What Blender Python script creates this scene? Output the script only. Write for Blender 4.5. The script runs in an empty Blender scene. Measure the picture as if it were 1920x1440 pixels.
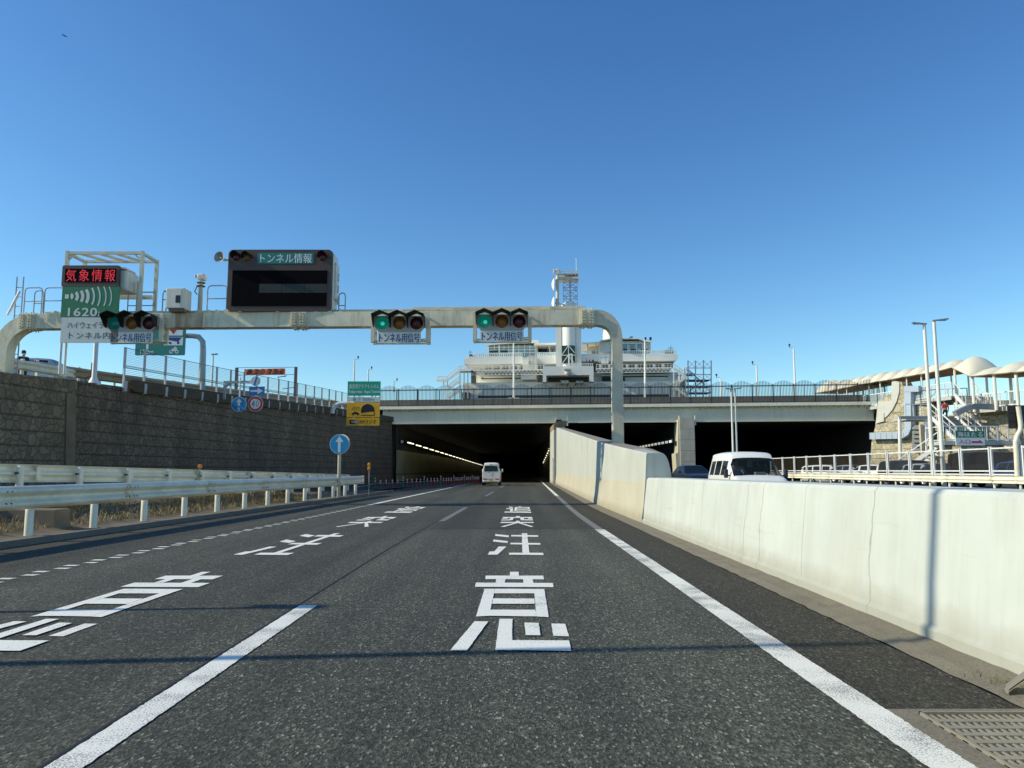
import bpy, bmesh, math, random
from mathutils import Vector, Matrix
random.seed(7)
SC = bpy.context.scene
COL = SC.collection

# ---------------------------------------------------------------- camera
F = 1440.0                       # focal length in photo pixels (1920 wide)
TH = math.atan(162 / 1440.0)     # camera tipped up: horizon sits at row 882
H = 1.25                         # eye height above the road
cam_d = bpy.data.cameras.new('camera')
cam_d.sensor_width = 36.0
cam_d.lens = 36.0 * F / 1920.0
cam_d.clip_start = 0.05
cam_d.clip_end = 20000
cam = bpy.data.objects.new('camera', cam_d)
COL.objects.link(cam)
cam.location = (0, 0, H)
cam.rotation_euler = (math.pi / 2 + TH, 0, 0)
SC.camera = cam

# ---------------------------------------------------------------- light
SUN_EL = math.radians(31)
SUN_TRAVEL = Vector((1.0, 0.10, 0)).normalized()     # sunlight travels to the right and a little forward
sun_dir = Vector((SUN_TRAVEL.x * math.cos(SUN_EL), SUN_TRAVEL.y * math.cos(SUN_EL), -math.sin(SUN_EL)))
sl = bpy.data.lights.new('sun', 'SUN')
sl.energy = 4.3
sl.angle = math.radians(0.5)
sl.color = (1.0, 0.92, 0.72)
sun = bpy.data.objects.new('sun', sl)
COL.objects.link(sun)
sun.location = (-40, -10, 60)
sun.rotation_euler = sun_dir.to_track_quat('-Z', 'Y').to_euler()
W = bpy.data.worlds.new('World')
SC.world = W
W.use_nodes = True
wn = W.node_tree
bg = wn.nodes['Background']
sky = wn.nodes.new('ShaderNodeTexSky')
sky.sky_type = 'NISHITA'
sky.sun_disc = False
sky.sun_elevation = SUN_EL
# direction to the sun is -SUN_TRAVEL; the sky's rotation is measured from +Y clockwise seen from above
sky.sun_rotation = math.atan2(-SUN_TRAVEL.x, -SUN_TRAVEL.y)
sky.altitude = 0
sky.air_density = 1.0
sky.dust_density = 0.15
sky.ozone_density = 3.0
bg.inputs['Strength'].default_value = 0.116
# the clear winter sky of the photograph: deepen the sky texture's blue (per-channel power curve)
_sp = wn.nodes.new('ShaderNodeSeparateColor'); _cb = wn.nodes.new('ShaderNodeCombineColor')
wn.links.new(sky.outputs[0], _sp.inputs[0])
for _i, (_p, _a) in enumerate(((1.45, 1.62), (1.28, 1.62), (1.05, 1.46))):
    _m0 = wn.nodes.new('ShaderNodeMath'); _m0.operation = 'MULTIPLY'; _m0.inputs[1].default_value = .12
    _m1 = wn.nodes.new('ShaderNodeMath'); _m1.operation = 'POWER'; _m1.inputs[1].default_value = _p
    _m2 = wn.nodes.new('ShaderNodeMath'); _m2.operation = 'MULTIPLY'; _m2.inputs[1].default_value = _a / .12
    wn.links.new(_sp.outputs[_i], _m0.inputs[0]); wn.links.new(_m0.outputs[0], _m1.inputs[0]); wn.links.new(_m1.outputs[0], _m2.inputs[0]); wn.links.new(_m2.outputs[0], _cb.inputs[_i])
wn.links.new(_cb.outputs[0], bg.inputs['Color'])
SC.view_settings.view_transform = 'Standard'
SC.view_settings.look = 'None'
SC.view_settings.exposure = 0.0
SC.view_settings.gamma = 1.0
SC.view_settings.use_curve_mapping = False
SC.cycles.max_bounces = 6
SC.cycles.transparent_max_bounces = 12

# ---------------------------------------------------------------- pixel -> world helpers (surveying the photo)
CT, ST = math.cos(TH), math.sin(TH)
def ray(px, py):
    u = (px - 960) / F; v = (720 - py) / F
    return Vector((u, CT - v * ST, ST + v * CT))
def P(px, py, Y):
    d = ray(px, py); t = Y / d.y
    return Vector((d.x * t, Y, H + d.z * t))
def G(px, py, z=0.0):
    d = ray(px, py); t = (z - H) / d.z
    return Vector((d.x * t, d.y * t, z))
def PX(px, py, X):
    d = ray(px, py); t = X / d.x
    return Vector((X, d.y * t, H + d.z * t))
def PL(px, py, a, b):
    """point of the pixel ray on the vertical plane through ground points a, b"""
    d = ray(px, py)
    nx, ny = -(b[1] - a[1]), (b[0] - a[0])
    t = (nx * a[0] + ny * a[1]) / (nx * d.x + ny * d.y)
    return Vector((d.x * t, d.y * t, H + d.z * t))
def rect(x0, y0, x1, y1, Y):
    """upright rectangle at depth Y covering that part of the photo: centre x, centre z, width, height"""
    ym = (y0 + y1) / 2; xm = (x0 + x1) / 2
    a = P(x0, ym, Y); b = P(x1, ym, Y); t = P(xm, y0, Y); u = P(xm, y1, Y)
    return (a.x + b.x) / 2, (t.z + u.z) / 2, b.x - a.x, t.z - u.z
def zat(py, Y, px=960):
    return P(px, py, Y).z
V = Vector

# ---------------------------------------------------------------- materials
MATS = {}
def newmat(name):
    m = bpy.data.materials.new(name); m.use_nodes = True
    MATS[name] = m
    nt = m.node_tree
    return m, nt, nt.nodes['Principled BSDF']
def N(nt, t, **kw):
    n = nt.nodes.new(t)
    for k, v in kw.items():
        if k.startswith('i_'):
            n.inputs[k[2:].replace('_', ' ')].default_value = v
        else:
            setattr(n, k, v)
    return n
def c4(c): return (c[0], c[1], c[2], 1)
def mul(c, f): return (min(1, c[0] * f), min(1, c[1] * f), min(1, c[2] * f))
def coords(nt, scale=(1, 1, 1), kind='Object'):
    tc = N(nt, 'ShaderNodeTexCoord')
    mp = N(nt, 'ShaderNodeMapping'); mp.inputs['Scale'].default_value = scale
    nt.links.new(tc.outputs[kind], mp.inputs['Vector'])
    return mp.outputs[0]
def ramp(nt, fac, stops):
    r = N(nt, 'ShaderNodeValToRGB'); e = r.color_ramp.elements
    e[0].position, e[0].color = stops[0][0], c4(stops[0][1])
    e[1].position, e[1].color = stops[-1][0], c4(stops[-1][1])
    for p, c in stops[1:-1]:
        q = e.new(p); q.color = c4(c)
    nt.links.new(fac, r.inputs[0]); return r.outputs[0]
def mixc(nt, fac, a, b, mode='MIX'):
    m = N(nt, 'ShaderNodeMix', data_type='RGBA', blend_type=mode)
    for s, v in ((0, fac), (6, a), (7, b)):
        if isinstance(v, (int, float)): m.inputs[s].default_value = v
        elif isinstance(v, tuple): m.inputs[s].default_value = c4(v)
        else: nt.links.new(v, m.inputs[s])
    return m.outputs[2]
def noise(nt, vec, scale, detail=4, rough=0.55):
    n = N(nt, 'ShaderNodeTexNoise'); n.inputs['Scale'].default_value = scale
    n.inputs['Detail'].default_value = detail; n.inputs['Roughness'].default_value = rough
    nt.links.new(vec, n.inputs['Vector']); return n.outputs[0]
def bump(nt, b, h, strength, dist=0.01):
    n = N(nt, 'ShaderNodeBump'); n.inputs['Strength'].default_value = strength; n.inputs['Distance'].default_value = dist
    nt.links.new(h, n.inputs['Height']); nt.links.new(n.outputs[0], b.inputs['Normal'])

def pm(name, c, rough=0.6, metal=0.0, var=0.12, scale=2.0, bmp=0.0, streak=0.0, streak_c=None, spec=0.5, fine=0.0):
    """plain procedural surface: two scales of tone variation, optional run-down streaks"""
    m, nt, b = newmat(name)
    v = coords(nt)
    n1 = noise(nt, v, scale)
    col = ramp(nt, n1, [(0.25, mul(c, 1 - var)), (0.75, mul(c, 1 + var))])
    if fine:
        n3 = noise(nt, v, scale * 25, 2)
        col = mixc(nt, fine, col, ramp(nt, n3, [(0.35, mul(c, .5)), (.65, mul(c, 1.4))]))
    if streak:
        v2 = coords(nt, (2.2, 2.2, 0.12))
        n2 = noise(nt, v2, 3.0, 5, 0.6)
        f = ramp(nt, n2, [(0.50, (0, 0, 0)), (0.78, (streak, streak, streak))])
        col = mixc(nt, f, col, streak_c or mul(c, 0.45))
    nt.links.new(col, b.inputs['Base Color'])
    b.inputs['Roughness'].default_value = rough
    b.inputs['Metallic'].default_value = metal
    b.inputs['Specular IOR Level'].default_value = spec
    if bmp: bump(nt, b, noise(nt, v, scale * 12, 5), bmp)
    return m

def asphalt(name, c, specks=0.5, sc=1.0, warm=0.0, wear=True):
    m, nt, b = newmat(name)
    v = coords(nt)
    vg = coords(nt, (1, .42, 1))                     # stones combed along the lane by traffic
    vo = N(nt, 'ShaderNodeTexVoronoi'); vo.inputs['Scale'].default_value = 98 * sc
    nt.links.new(vg, vo.inputs['Vector'])
    sepx = N(nt, 'ShaderNodeSeparateColor'); nt.links.new(vo.outputs['Color'], sepx.inputs[0])
    col = ramp(nt, sepx.outputs[0], [(0.0, mul(c, 0.12)), (0.30, mul(c, 0.45)), (0.6, mul(c, 1.15)), (0.85, mul(c, 2.0)), (0.95, mul(c, 3.0)), (1.0, mul(c, 3.0 + 4.5 * specks))])
    n2 = noise(nt, vg, 150 * sc, 3, .7)
    col = mixc(nt, 0.42, col, ramp(nt, n2, [(0.38, mul(c, 0.1)), (0.62, mul(c, 2.0))]), 'MIX')
    # long patches: tyre polish along the lane, blotches
    vl = coords(nt, (1.0, 0.05, 1))
    n3 = noise(nt, vl, 1.6, 3)
    col = mixc(nt, 1.0, col, ramp(nt, n3, [(0.3, (0.86, 0.86, 0.86)), (0.7, (1.12, 1.12, 1.1))]), 'MULTIPLY')
    vt = coords(nt, (1.0, 0.012, 1)); n5 = noise(nt, vt, 1.15, 2)      # polished wheel tracks
    col = mixc(nt, 1.0, col, ramp(nt, n5, [(0.35, (0.80, 0.80, 0.80)), (0.65, (1.16, 1.16, 1.14))]), 'MULTIPLY')
    n6 = noise(nt, coords(nt, (1, .4, 1)), 2.6, 6, .7)                 # oil spots and tar
    col = mixc(nt, ramp(nt, n6, [(.66, (0, 0, 0)), (.74, (.45, .45, .45))]), col, mul(c, .35))
    n4 = noise(nt, v, 0.5, 5, .65)
    col = mixc(nt, 1.0, col, ramp(nt, n4, [(0.3, (0.88, 0.89, 0.9)), (0.7, (1.1, 1.09, 1.06))]), 'MULTIPLY')
    nt.links.new(col, b.inputs['Base Color'])
    b.inputs['Roughness'].default_value = 0.85
    b.inputs['Specular IOR Level'].default_value = 0.3
    h = mixc(nt, 0.5, vo.outputs['Distance'], n2)
    bump(nt, b, h, 0.55, 0.012)
    return m

def stone(name, c, joint, scale=1.0, dirt=0.35):
    """irregular moulded stone pattern with horizontal panel joints"""
    m, nt, b = newmat(name)
    v = coords(nt)
    nz = N(nt, 'ShaderNodeTexNoise'); nz.inputs['Scale'].default_value = 1.1 * scale
    nt.links.new(v, nz.inputs['Vector'])
    off = N(nt, 'ShaderNodeVectorMath', operation='SCALE'); off.inputs['Scale'].default_value = 0.35
    nt.links.new(nz.outputs['Color'], off.inputs[0])
    add = N(nt, 'ShaderNodeVectorMath', operation='ADD'); nt.links.new(v, add.inputs[0]); nt.links.new(off.outputs[0], add.inputs[1])
    vo = N(nt, 'ShaderNodeTexVoronoi', feature='DISTANCE_TO_EDGE', distance='CHEBYCHEV') if False else N(nt, 'ShaderNodeTexVoronoi', feature='DISTANCE_TO_EDGE')
    vo.inputs['Scale'].default_value = 1.25 * scale
    nt.links.new(add.outputs[0], vo.inputs['Vector'])
    vc = N(nt, 'ShaderNodeTexVoronoi'); vc.inputs['Scale'].default_value = 1.25 * scale
    nt.links.new(add.outputs[0], vc.inputs['Vector'])
    sp = N(nt, 'ShaderNodeSeparateColor'); nt.links.new(vc.outputs['Color'], sp.inputs[0])
    base = ramp(nt, sp.outputs[0], [(0, mul(c, 0.8)), (1, mul(c, 1.2))])
    n1 = noise(nt, v, 9, 6, .65)
    base = mixc(nt, 1, base, ramp(nt, n1, [(.3, (.75, .75, .75)), (.7, (1.2, 1.2, 1.2))]), 'MULTIPLY')
    n2 = noise(nt, coords(nt, (1, 1, .25)), .7, 5)
    base = mixc(nt, 1, base, ramp(nt, n2, [(.3, (1 - dirt, 1 - dirt, 1 - dirt)), (.7, (1.12, 1.12, 1.12))]), 'MULTIPLY')
    jf = ramp(nt, vo.outputs['Distance'], [(0.0, (1, 1, 1)), (0.055, (0, 0, 0))])
    col = mixc(nt, jf, base, joint)
    # panel joints every 1.1 m of height
    sx = N(nt, 'ShaderNodeSeparateXYZ'); nt.links.new(v, sx.inputs[0])
    md = N(nt, 'ShaderNodeMath', operation='PINGPONG'); md.inputs[1].default_value = 0.62 / scale
    nt.links.new(sx.outputs['Z'], md.inputs[0])
    pf = ramp(nt, md.outputs[0], [(0.0, (.9, .9, .9)), (0.05, (0, 0, 0))])
    col = mixc(nt, pf, col, mul(joint, .4))
    nt.links.new(col, b.inputs['Base Color'])
    b.inputs['Roughness'].default_value = 0.9
    hh = ramp(nt, vo.outputs['Distance'], [(0, (0, 0, 0)), (0.1, (1, 1, 1))])
    hh = mixc(nt, .25, hh, n1)
    bump(nt, b, hh, 0.9, 0.06)
    return m

def concrete_paint(name, c, dirt, crack=True, streak=0.5):
    """weathered white painted concrete: vertical runs, hairline cracks, rubbed patches"""
    m, nt, b = newmat(name)
    v = coords(nt)
    n1 = noise(nt, v, .9, 5, .6)
    col = ramp(nt, n1, [(.3, mul(c, .9)), (.7, mul(c, 1.06))])
    v2 = coords(nt, (1.4, 1.4, .07)); n2 = noise(nt, v2, 2.4, 6, .65)
    col = mixc(nt, ramp(nt, n2, [(.5, (0, 0, 0)), (.8, (streak,) * 3)]), col, dirt)
    v4 = coords(nt, (6, 6, .15)); n4 = noise(nt, v4, 3, 4, .6)
    col = mixc(nt, ramp(nt, n4, [(.55, (0, 0, 0)), (.8, (streak * .5,) * 3)]), col, mul(dirt, .9))
    # dirt splashed up along the foot
    sx = N(nt, 'ShaderNodeSeparateXYZ'); nt.links.new(v, sx.inputs[0])
    n5 = noise(nt, v, 5, 5)
    ad = N(nt, 'ShaderNodeMath', operation='MULTIPLY_ADD'); ad.inputs[1].default_value = -.2
    nt.links.new(n5, ad.inputs[0]); nt.links.new(sx.outputs['Z'], ad.inputs[2])
    foot = ramp(nt, ad.outputs[0], [(0.0, (.55, .55, .55)), (.22, (0, 0, 0))])
    col = mixc(nt, foot, col, mul(dirt, .7))
    if crack:
        v3 = coords(nt, (.0, .21, .003))
        nn = N(nt, 'ShaderNodeTexNoise'); nn.inputs['Scale'].default_value = 2.2; nn.inputs['Detail'].default_value = 8
        nt.links.new(coords(nt, (1, 1, 1)), nn.inputs['Vector'])
        sc = N(nt, 'ShaderNodeVectorMath', operation='SCALE'); sc.inputs['Scale'].default_value = .03
        nt.links.new(nn.outputs['Color'], sc.inputs[0])
        aa = N(nt, 'ShaderNodeVectorMath', operation='ADD'); nt.links.new(v3, aa.inputs[0]); nt.links.new(sc.outputs[0], aa.inputs[1])
        vo = N(nt, 'ShaderNodeTexVoronoi', feature='DISTANCE_TO_EDGE'); vo.inputs['Scale'].default_value = 1.7
        nt.links.new(aa.outputs[0], vo.inputs['Vector'])
        col = mixc(nt, ramp(nt, vo.outputs['Distance'], [(0, (.8, .8, .8)), (.0032, (0, 0, 0))]), col, (.30, .25, .15))
    n7 = noise(nt, v, 45, 3, .7)
    col = mixc(nt, ramp(nt, n7, [(.66, (0, 0, 0)), (.74, (.35, .35, .35))]), col, mul(dirt, .75))
    n8 = noise(nt, coords(nt, (1, .35, 5)), 1.7, 6, .7)
    col = mixc(nt, ramp(nt, n8, [(.60, (0, 0, 0)), (.72, (.30, .30, .30))]), col, mul(dirt, .85))
    vb = coords(nt, (0, .42, .08)); n9 = noise(nt, vb, 1.3, 2)      # broad rain stains running down from the coping
    col = mixc(nt, ramp(nt, n9, [(.60, (0, 0, 0)), (.70, (.38, .38, .38))]), col, dirt)
    nt.links.new(col, b.inputs['Base Color'])
    b.inputs['Roughness'].default_value = .75
    bump(nt, b, noise(nt, v, 14, 5), .15)
    return m

def rusty(name, c, amount=0.5, rust=(.22, .1, .04), t0=.52, rough=.6):
    m, nt, b = newmat(name)
    v = coords(nt)
    n1 = noise(nt, v, 1.4, 5, .65)
    col = ramp(nt, n1, [(.3, mul(c, .82)), (.7, mul(c, 1.08))])
    v2 = coords(nt, (2.5, 2.5, .35)); n2 = noise(nt, v2, 1.6, 7, .7)
    f = ramp(nt, n2, [(t0, (0, 0, 0)), (t0 + .14, (amount * .55,) * 3), (t0 + .28, (amount,) * 3)])
    col = mixc(nt, f, col, rust)
    n3 = noise(nt, v, 12, 6, .7)
    f3 = ramp(nt, n3, [(.60, (0, 0, 0)), (.72, (amount * .8,) * 3)])
    col = mixc(nt, f3, col, mul(rust, .7))
    nt.links.new(col, b.inputs['Base Color'])
    b.inputs['Roughness'].default_value = rough
    bump(nt, b, n3, .12)
    return m

def emis(name, c, s, base=None):
    m, nt, b = newmat(name)
    v = coords(nt)
    n = noise(nt, v, 6)
    nt.links.new(ramp(nt, n, [(.3, mul(base or c, .9)), (.7, mul(base or c, 1.05))]), b.inputs['Base Color'])
    b.inputs['Emission Color'].default_value = c4(c)
    b.inputs['Emission Strength'].default_value = s
    b.inputs['Roughness'].default_value = .25
    return m

def glassy(name, c, rough=.06, alpha=1.0, spec=.5):
    m, nt, b = newmat(name)
    v = coords(nt)
    n = noise(nt, v, 3)
    nt.links.new(ramp(nt, n, [(.3, mul(c, .85)), (.7, mul(c, 1.1))]), b.inputs['Base Color'])
    b.inputs['Roughness'].default_value = rough
    b.inputs['Alpha'].default_value = alpha
    b.inputs['Specular IOR Level'].default_value = spec
    return m

asphalt('asphalt_near', (.078, .080, .061), 1.0)
asphalt('asphalt_left', (.068, .069, .053), .75)
asphalt('asphalt_far', (.056, .056, .043), .5)
asphalt('asphalt_shoulder', (.044, .041, .030), .7)
asphalt('asphalt_plain', (.062, .061, .048), .45)
pm('seal', (.015, .015, .016), .7)
def road_paint(name='road_paint', h0=.835, h1=.93):
    m, nt, b = newmat(name)
    v = coords(nt)
    n1 = noise(nt, v, 95, 4, .75)
    n2 = noise(nt, v, 2.2, 5, .6)
    base = ramp(nt, n2, [(.3, (.86, .85, .74)), (.7, (.95, .94, .83))])
    vo = N(nt, 'ShaderNodeTexVoronoi'); vo.inputs['Scale'].default_value = 60
    nt.links.new(v, vo.inputs['Vector'])
    wn_ = N(nt, 'ShaderNodeMath', operation='MULTIPLY_ADD'); wn_.inputs[1].default_value = .55
    nt.links.new(n2, wn_.inputs[0]); nt.links.new(n1, wn_.inputs[2])
    f = ramp(nt, wn_.outputs[0], [(h0, (0, 0, 0)), (h1, (.85, .85, .85))])
    col = mixc(nt, f, base, (.09, .09, .09))
    nt.links.new(col, b.inputs['Base Color']); b.inputs['Roughness'].default_value = .7
    bump(nt, b, n1, .35, .006)
    return m
road_paint()
road_paint('line_paint', .775, .88)
def worn_paint():
    m, nt, b = newmat('worn_paint')
    v = coords(nt)
    n1 = noise(nt, v, 60, 4, .75)
    col = ramp(nt, n1, [(.42, (.26, .26, .25)), (.6, (.09, .09, .09))])
    nt.links.new(col, b.inputs['Base Color']); b.inputs['Roughness'].default_value = .8
    return m
worn_paint()
concrete_paint('wall_white', (.60, .63, .56), (.44, .40, .28), True, .36)
concrete_paint('wall_tall', (.55, .565, .485), (.42, .38, .27), False, .5)
concrete_paint('wall_cream', (.57, .53, .39), (.44, .37, .24), False, .55)
pm('pier_brown', (.30, .22, .13), .9, var=.3, scale=3, bmp=.3)
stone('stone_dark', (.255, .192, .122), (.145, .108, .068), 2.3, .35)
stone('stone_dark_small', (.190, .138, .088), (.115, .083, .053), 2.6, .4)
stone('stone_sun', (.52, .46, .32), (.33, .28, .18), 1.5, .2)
pm('parapet_grey', (.20, .19, .165), .9, var=.2, scale=2, bmp=.3, streak=.4)
pm('wall_top', (.30, .25, .19), .9, var=.2, scale=2)
pm('reflection_blue', (.10, .36, .62), .5)  # painted reflection on the round arrow sign
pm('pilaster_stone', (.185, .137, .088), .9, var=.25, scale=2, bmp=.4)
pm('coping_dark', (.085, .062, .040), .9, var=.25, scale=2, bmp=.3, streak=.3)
pm('smooth_light', (.58, .57, .50), .85, var=.08, scale=1)
pm('concrete', (.40, .38, .32), .9, var=.2, scale=1.5, bmp=.3, streak=.5, fine=.25)
pm('concrete_dark', (.19, .165, .125), .9, var=.25, scale=2, bmp=.3, streak=.5)
pm('concrete_light', (.50, .49, .44), .85, var=.12, scale=1.5, bmp=.2, streak=.45)
pm('kerb_stone', (.17, .155, .12), .9, var=.25, scale=2, bmp=.4, fine=.4)
pm('gutter', (.20, .175, .125), .9, var=.3, scale=3, bmp=.5, fine=.5)
rusty('gantry_paint', (.80, .73, .53), .6, t0=.50)
rusty('gantry_rust', (.66, .54, .36), .95, (.30, .13, .04), .40)
rusty('gantry_clean', (.60, .55, .41), .25)
rusty('bracket_paint', (.74, .68, .50), .45)
rusty('ramp_rail', (.52, .38, .22), .5)
rusty('rust_post', (.16, .10, .07), .7)
rusty('rail_paint', (.88, .84, .67), .25, rough=.38)
rusty('rail_blue', (.88, .80, .61), .25, (.2, .15, .1), .50, .36)
pm('galv', (.38, .39, .38), .5, .3, var=.15, scale=4)
pm('galv_bright', (.70, .71, .70), .4, .2, var=.1, scale=4)
pm('white_paint', (.78, .78, .74), .45, var=.06, scale=2, streak=.2)
pm('pole_white', (.80, .77, .67), .5, var=.06, scale=1, streak=.2)
pm('cabinet_white', (.74, .71, .60), .5, var=.08, scale=2, streak=.35)
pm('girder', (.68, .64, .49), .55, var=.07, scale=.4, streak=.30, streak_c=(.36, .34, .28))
pm('girder_light', (.78, .75, .60), .6, var=.1, scale=.6, streak=.4)
pm('black_metal', (.022, .023, .025), .5, var=.2, scale=3)
pm('dark_wire', (.08, .09, .10), .5, var=.1)
pm('wire', (.33, .36, .38), .45, .3, var=.1)
pm('board_brown', (.080, .050, .037), .55, var=.12, scale=2, streak=.25)
pm('display_black', (.004, .004, .005), .8, var=.3, scale=4, spec=.05)
pm('display_grey', (.050, .058, .056), .7, var=.1, scale=4, spec=.1)
pm('sign_green', (.004, .36, .21), .45, var=.06)
pm('sign_green_dark', (.012, .185, .075), .45, var=.06)
pm('sign_teal', (.01, .21, .165), .45, var=.06)
pm('sign_white', (.72, .72, .64), .45, var=.05, scale=1, streak=.15)
pm('sign_white_bright', (.78, .78, .76), .45, var=.04)
pm('sign_blue', (.012, .17, .48), .45, var=.06)
pm('sign_cyan', (.015, .30, .60), .45, var=.06)
pm('sign_red', (.40, .035, .035), .5, var=.1)
pm('sign_yellow', (1.0, .46, .008), .45, var=.07, streak=.2)
pm('sign_back', (.55, .55, .50), .5, .2, var=.1)
pm('ink_blue', (.012, .035, .22), .5)
pm('ink_black', (.012, .012, .012), .6)
pm('ink_grey_green', (.16, .24, .23), .5)
pm('ink_dark_green', (.03, .09, .065), .5)
pm('arrow_red', (.48, .03, .10), .5)
pm('banner_orange', (.72, .16, .06), .8, var=.2, scale=3, bmp=.5)
emis('led_red', (1.0, .02, .035), .5, (.3, .02, .02))
emis('signal_green', (.0, .33, .24), .30, (.004, .09, .065))
emis('signal_green_dim', (.0, .20, .20), .16, (.004, .06, .07))
emis('signal_core', (.08, .75, .52), .45)
glassy('lens_amber', (.24, .095, .004), .35)
glassy('lens_red', (.075, .004, .010), .35)
glassy('lens_amber_dark', (.12, .055, .004), .35)
pm('signal_body', (.40, .39, .36), .5, var=.06)
pm('hood_black', (.010, .011, .012), .6)
emis('tube_light', (1.0, .93, .62), 2.6)
emis('tube_light_dim', (.9, .95, .85), .5)
emis('tube_light_white', (.9, 1.0, .92), 2.2)
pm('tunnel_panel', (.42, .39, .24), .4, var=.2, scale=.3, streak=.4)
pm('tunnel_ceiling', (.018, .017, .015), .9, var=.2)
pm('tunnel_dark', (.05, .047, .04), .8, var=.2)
pm('tunnel_rust', (.19, .12, .08), .8, var=.3, scale=2)
pm('van_white', (.86, .84, .77), .22, var=.02, spec=.5)
pm('car_dark', (.02, .022, .027), .2, var=.1)
pm('car_blue', (.03, .06, .14), .2, var=.1)
pm('car_silver', (.45, .47, .48), .25, .3, var=.05)
pm('car_black', (.012, .012, .014), .18, var=.1)
pm('rubber', (.015, .015, .015), .8)
pm('plastic_dark', (.03, .03, .03), .6)
pm('rim', (.35, .36, .37), .35, .7)
glassy('car_glass', (.010, .018, .026), .06, 1.0, .22)
glassy('windshield', (.012, .018, .018), .03, .58, .3)
glassy('tail_red', (.30, .01, .01), .25)
glassy('lamp_clear', (.55, .57, .58), .12)
pm('plate_yellow', (.75, .50, .02), .5)
pm('plate_white', (.8, .8, .78), .5)
pm('skin', (.45, .27, .18), .6, var=.06)
pm('mask_white', (.75, .75, .73), .8)
pm('cloth_navy', (.02, .025, .06), .85, var=.2, scale=8)
pm('cloth_khaki', (.42, .40, .30), .85, var=.2, scale=8)
pm('cloth_red', (.55, .06, .035), .85, var=.2, scale=8)
pm('cloth_grey', (.35, .36, .38), .85, var=.2, scale=8)
pm('cloth_blue', (.30, .42, .55), .85, var=.2, scale=8)
pm('hair_black', (.01, .009, .008), .7)
pm('tissue_box', (.62, .70, .64), .7)
pm('delineator_red', (.33, .025, .020), .5, var=.1)
pm('delineator_green', (.02, .16, .07), .5, var=.1)
pm('reflector_white', (.75, .75, .72), .4)
pm('reflector_orange', (.85, .30, .02), .35)
pm('canopy', (.72, .67, .52), .7, var=.05, scale=.5)
pm('canopy_shaded', (.40, .27, .15), .8, var=.1)  # same canopy fabric, browned to paint its shaded underside
pm('tile_blue', (.42, .50, .58), .4, var=.06, scale=1)
pm('louver', (.20, .205, .20), .6, var=.1)
pm('stair_grey', (.22, .23, .22), .7, var=.15)
pm('beam_grey', (.26, .28, .29), .6, var=.1)
pm('bld_panel', (.86, .83, .72), .55, var=.06, scale=.15, streak=.15)
pm('bld_white', (.92, .89, .78), .5, var=.04, scale=.2)
pm('bld_cream', (.66, .63, .53), .6, var=.06, scale=.2)
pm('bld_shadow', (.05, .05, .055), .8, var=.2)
pm('bld_brown', (.28, .22, .15), .7, var=.15)
glassy('bld_glass', (.02, .06, .055), .12, 1.0, .3)
glassy('bld_glass_pale', (.25, .40, .46), .12)
glassy('rail_glass', (.55, .68, .72), .08, .32)
glassy('panel_glass', (.10, .085, .06), .05, .14)
pm('steel_scaffold', (.42, .44, .47), .4, .5, var=.1)
pm('scaffold_plank', (.07, .075, .09), .7)
pm('iron_grate', (.30, .275, .21), .65, .2, var=.2, scale=6, bmp=.2)
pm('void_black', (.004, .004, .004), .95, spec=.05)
pm('grass_dry', (.33, .25, .11), .9, var=.4, scale=3)
pm('grass_green', (.10, .13, .035), .9, var=.4, scale=3)
pm('soil', (.15, .12, .075), .95, var=.4, scale=2, bmp=.6)
pm('sea_water', (.02, .07, .11), .15, var=.3, scale=.01, bmp=.2)
pm('mat_rubber', (.24, .22, .17), .8, var=.25, scale=3, bmp=.3)
pm('plane_grey', (.10, .12, .15), .5)
M = MATS

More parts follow.
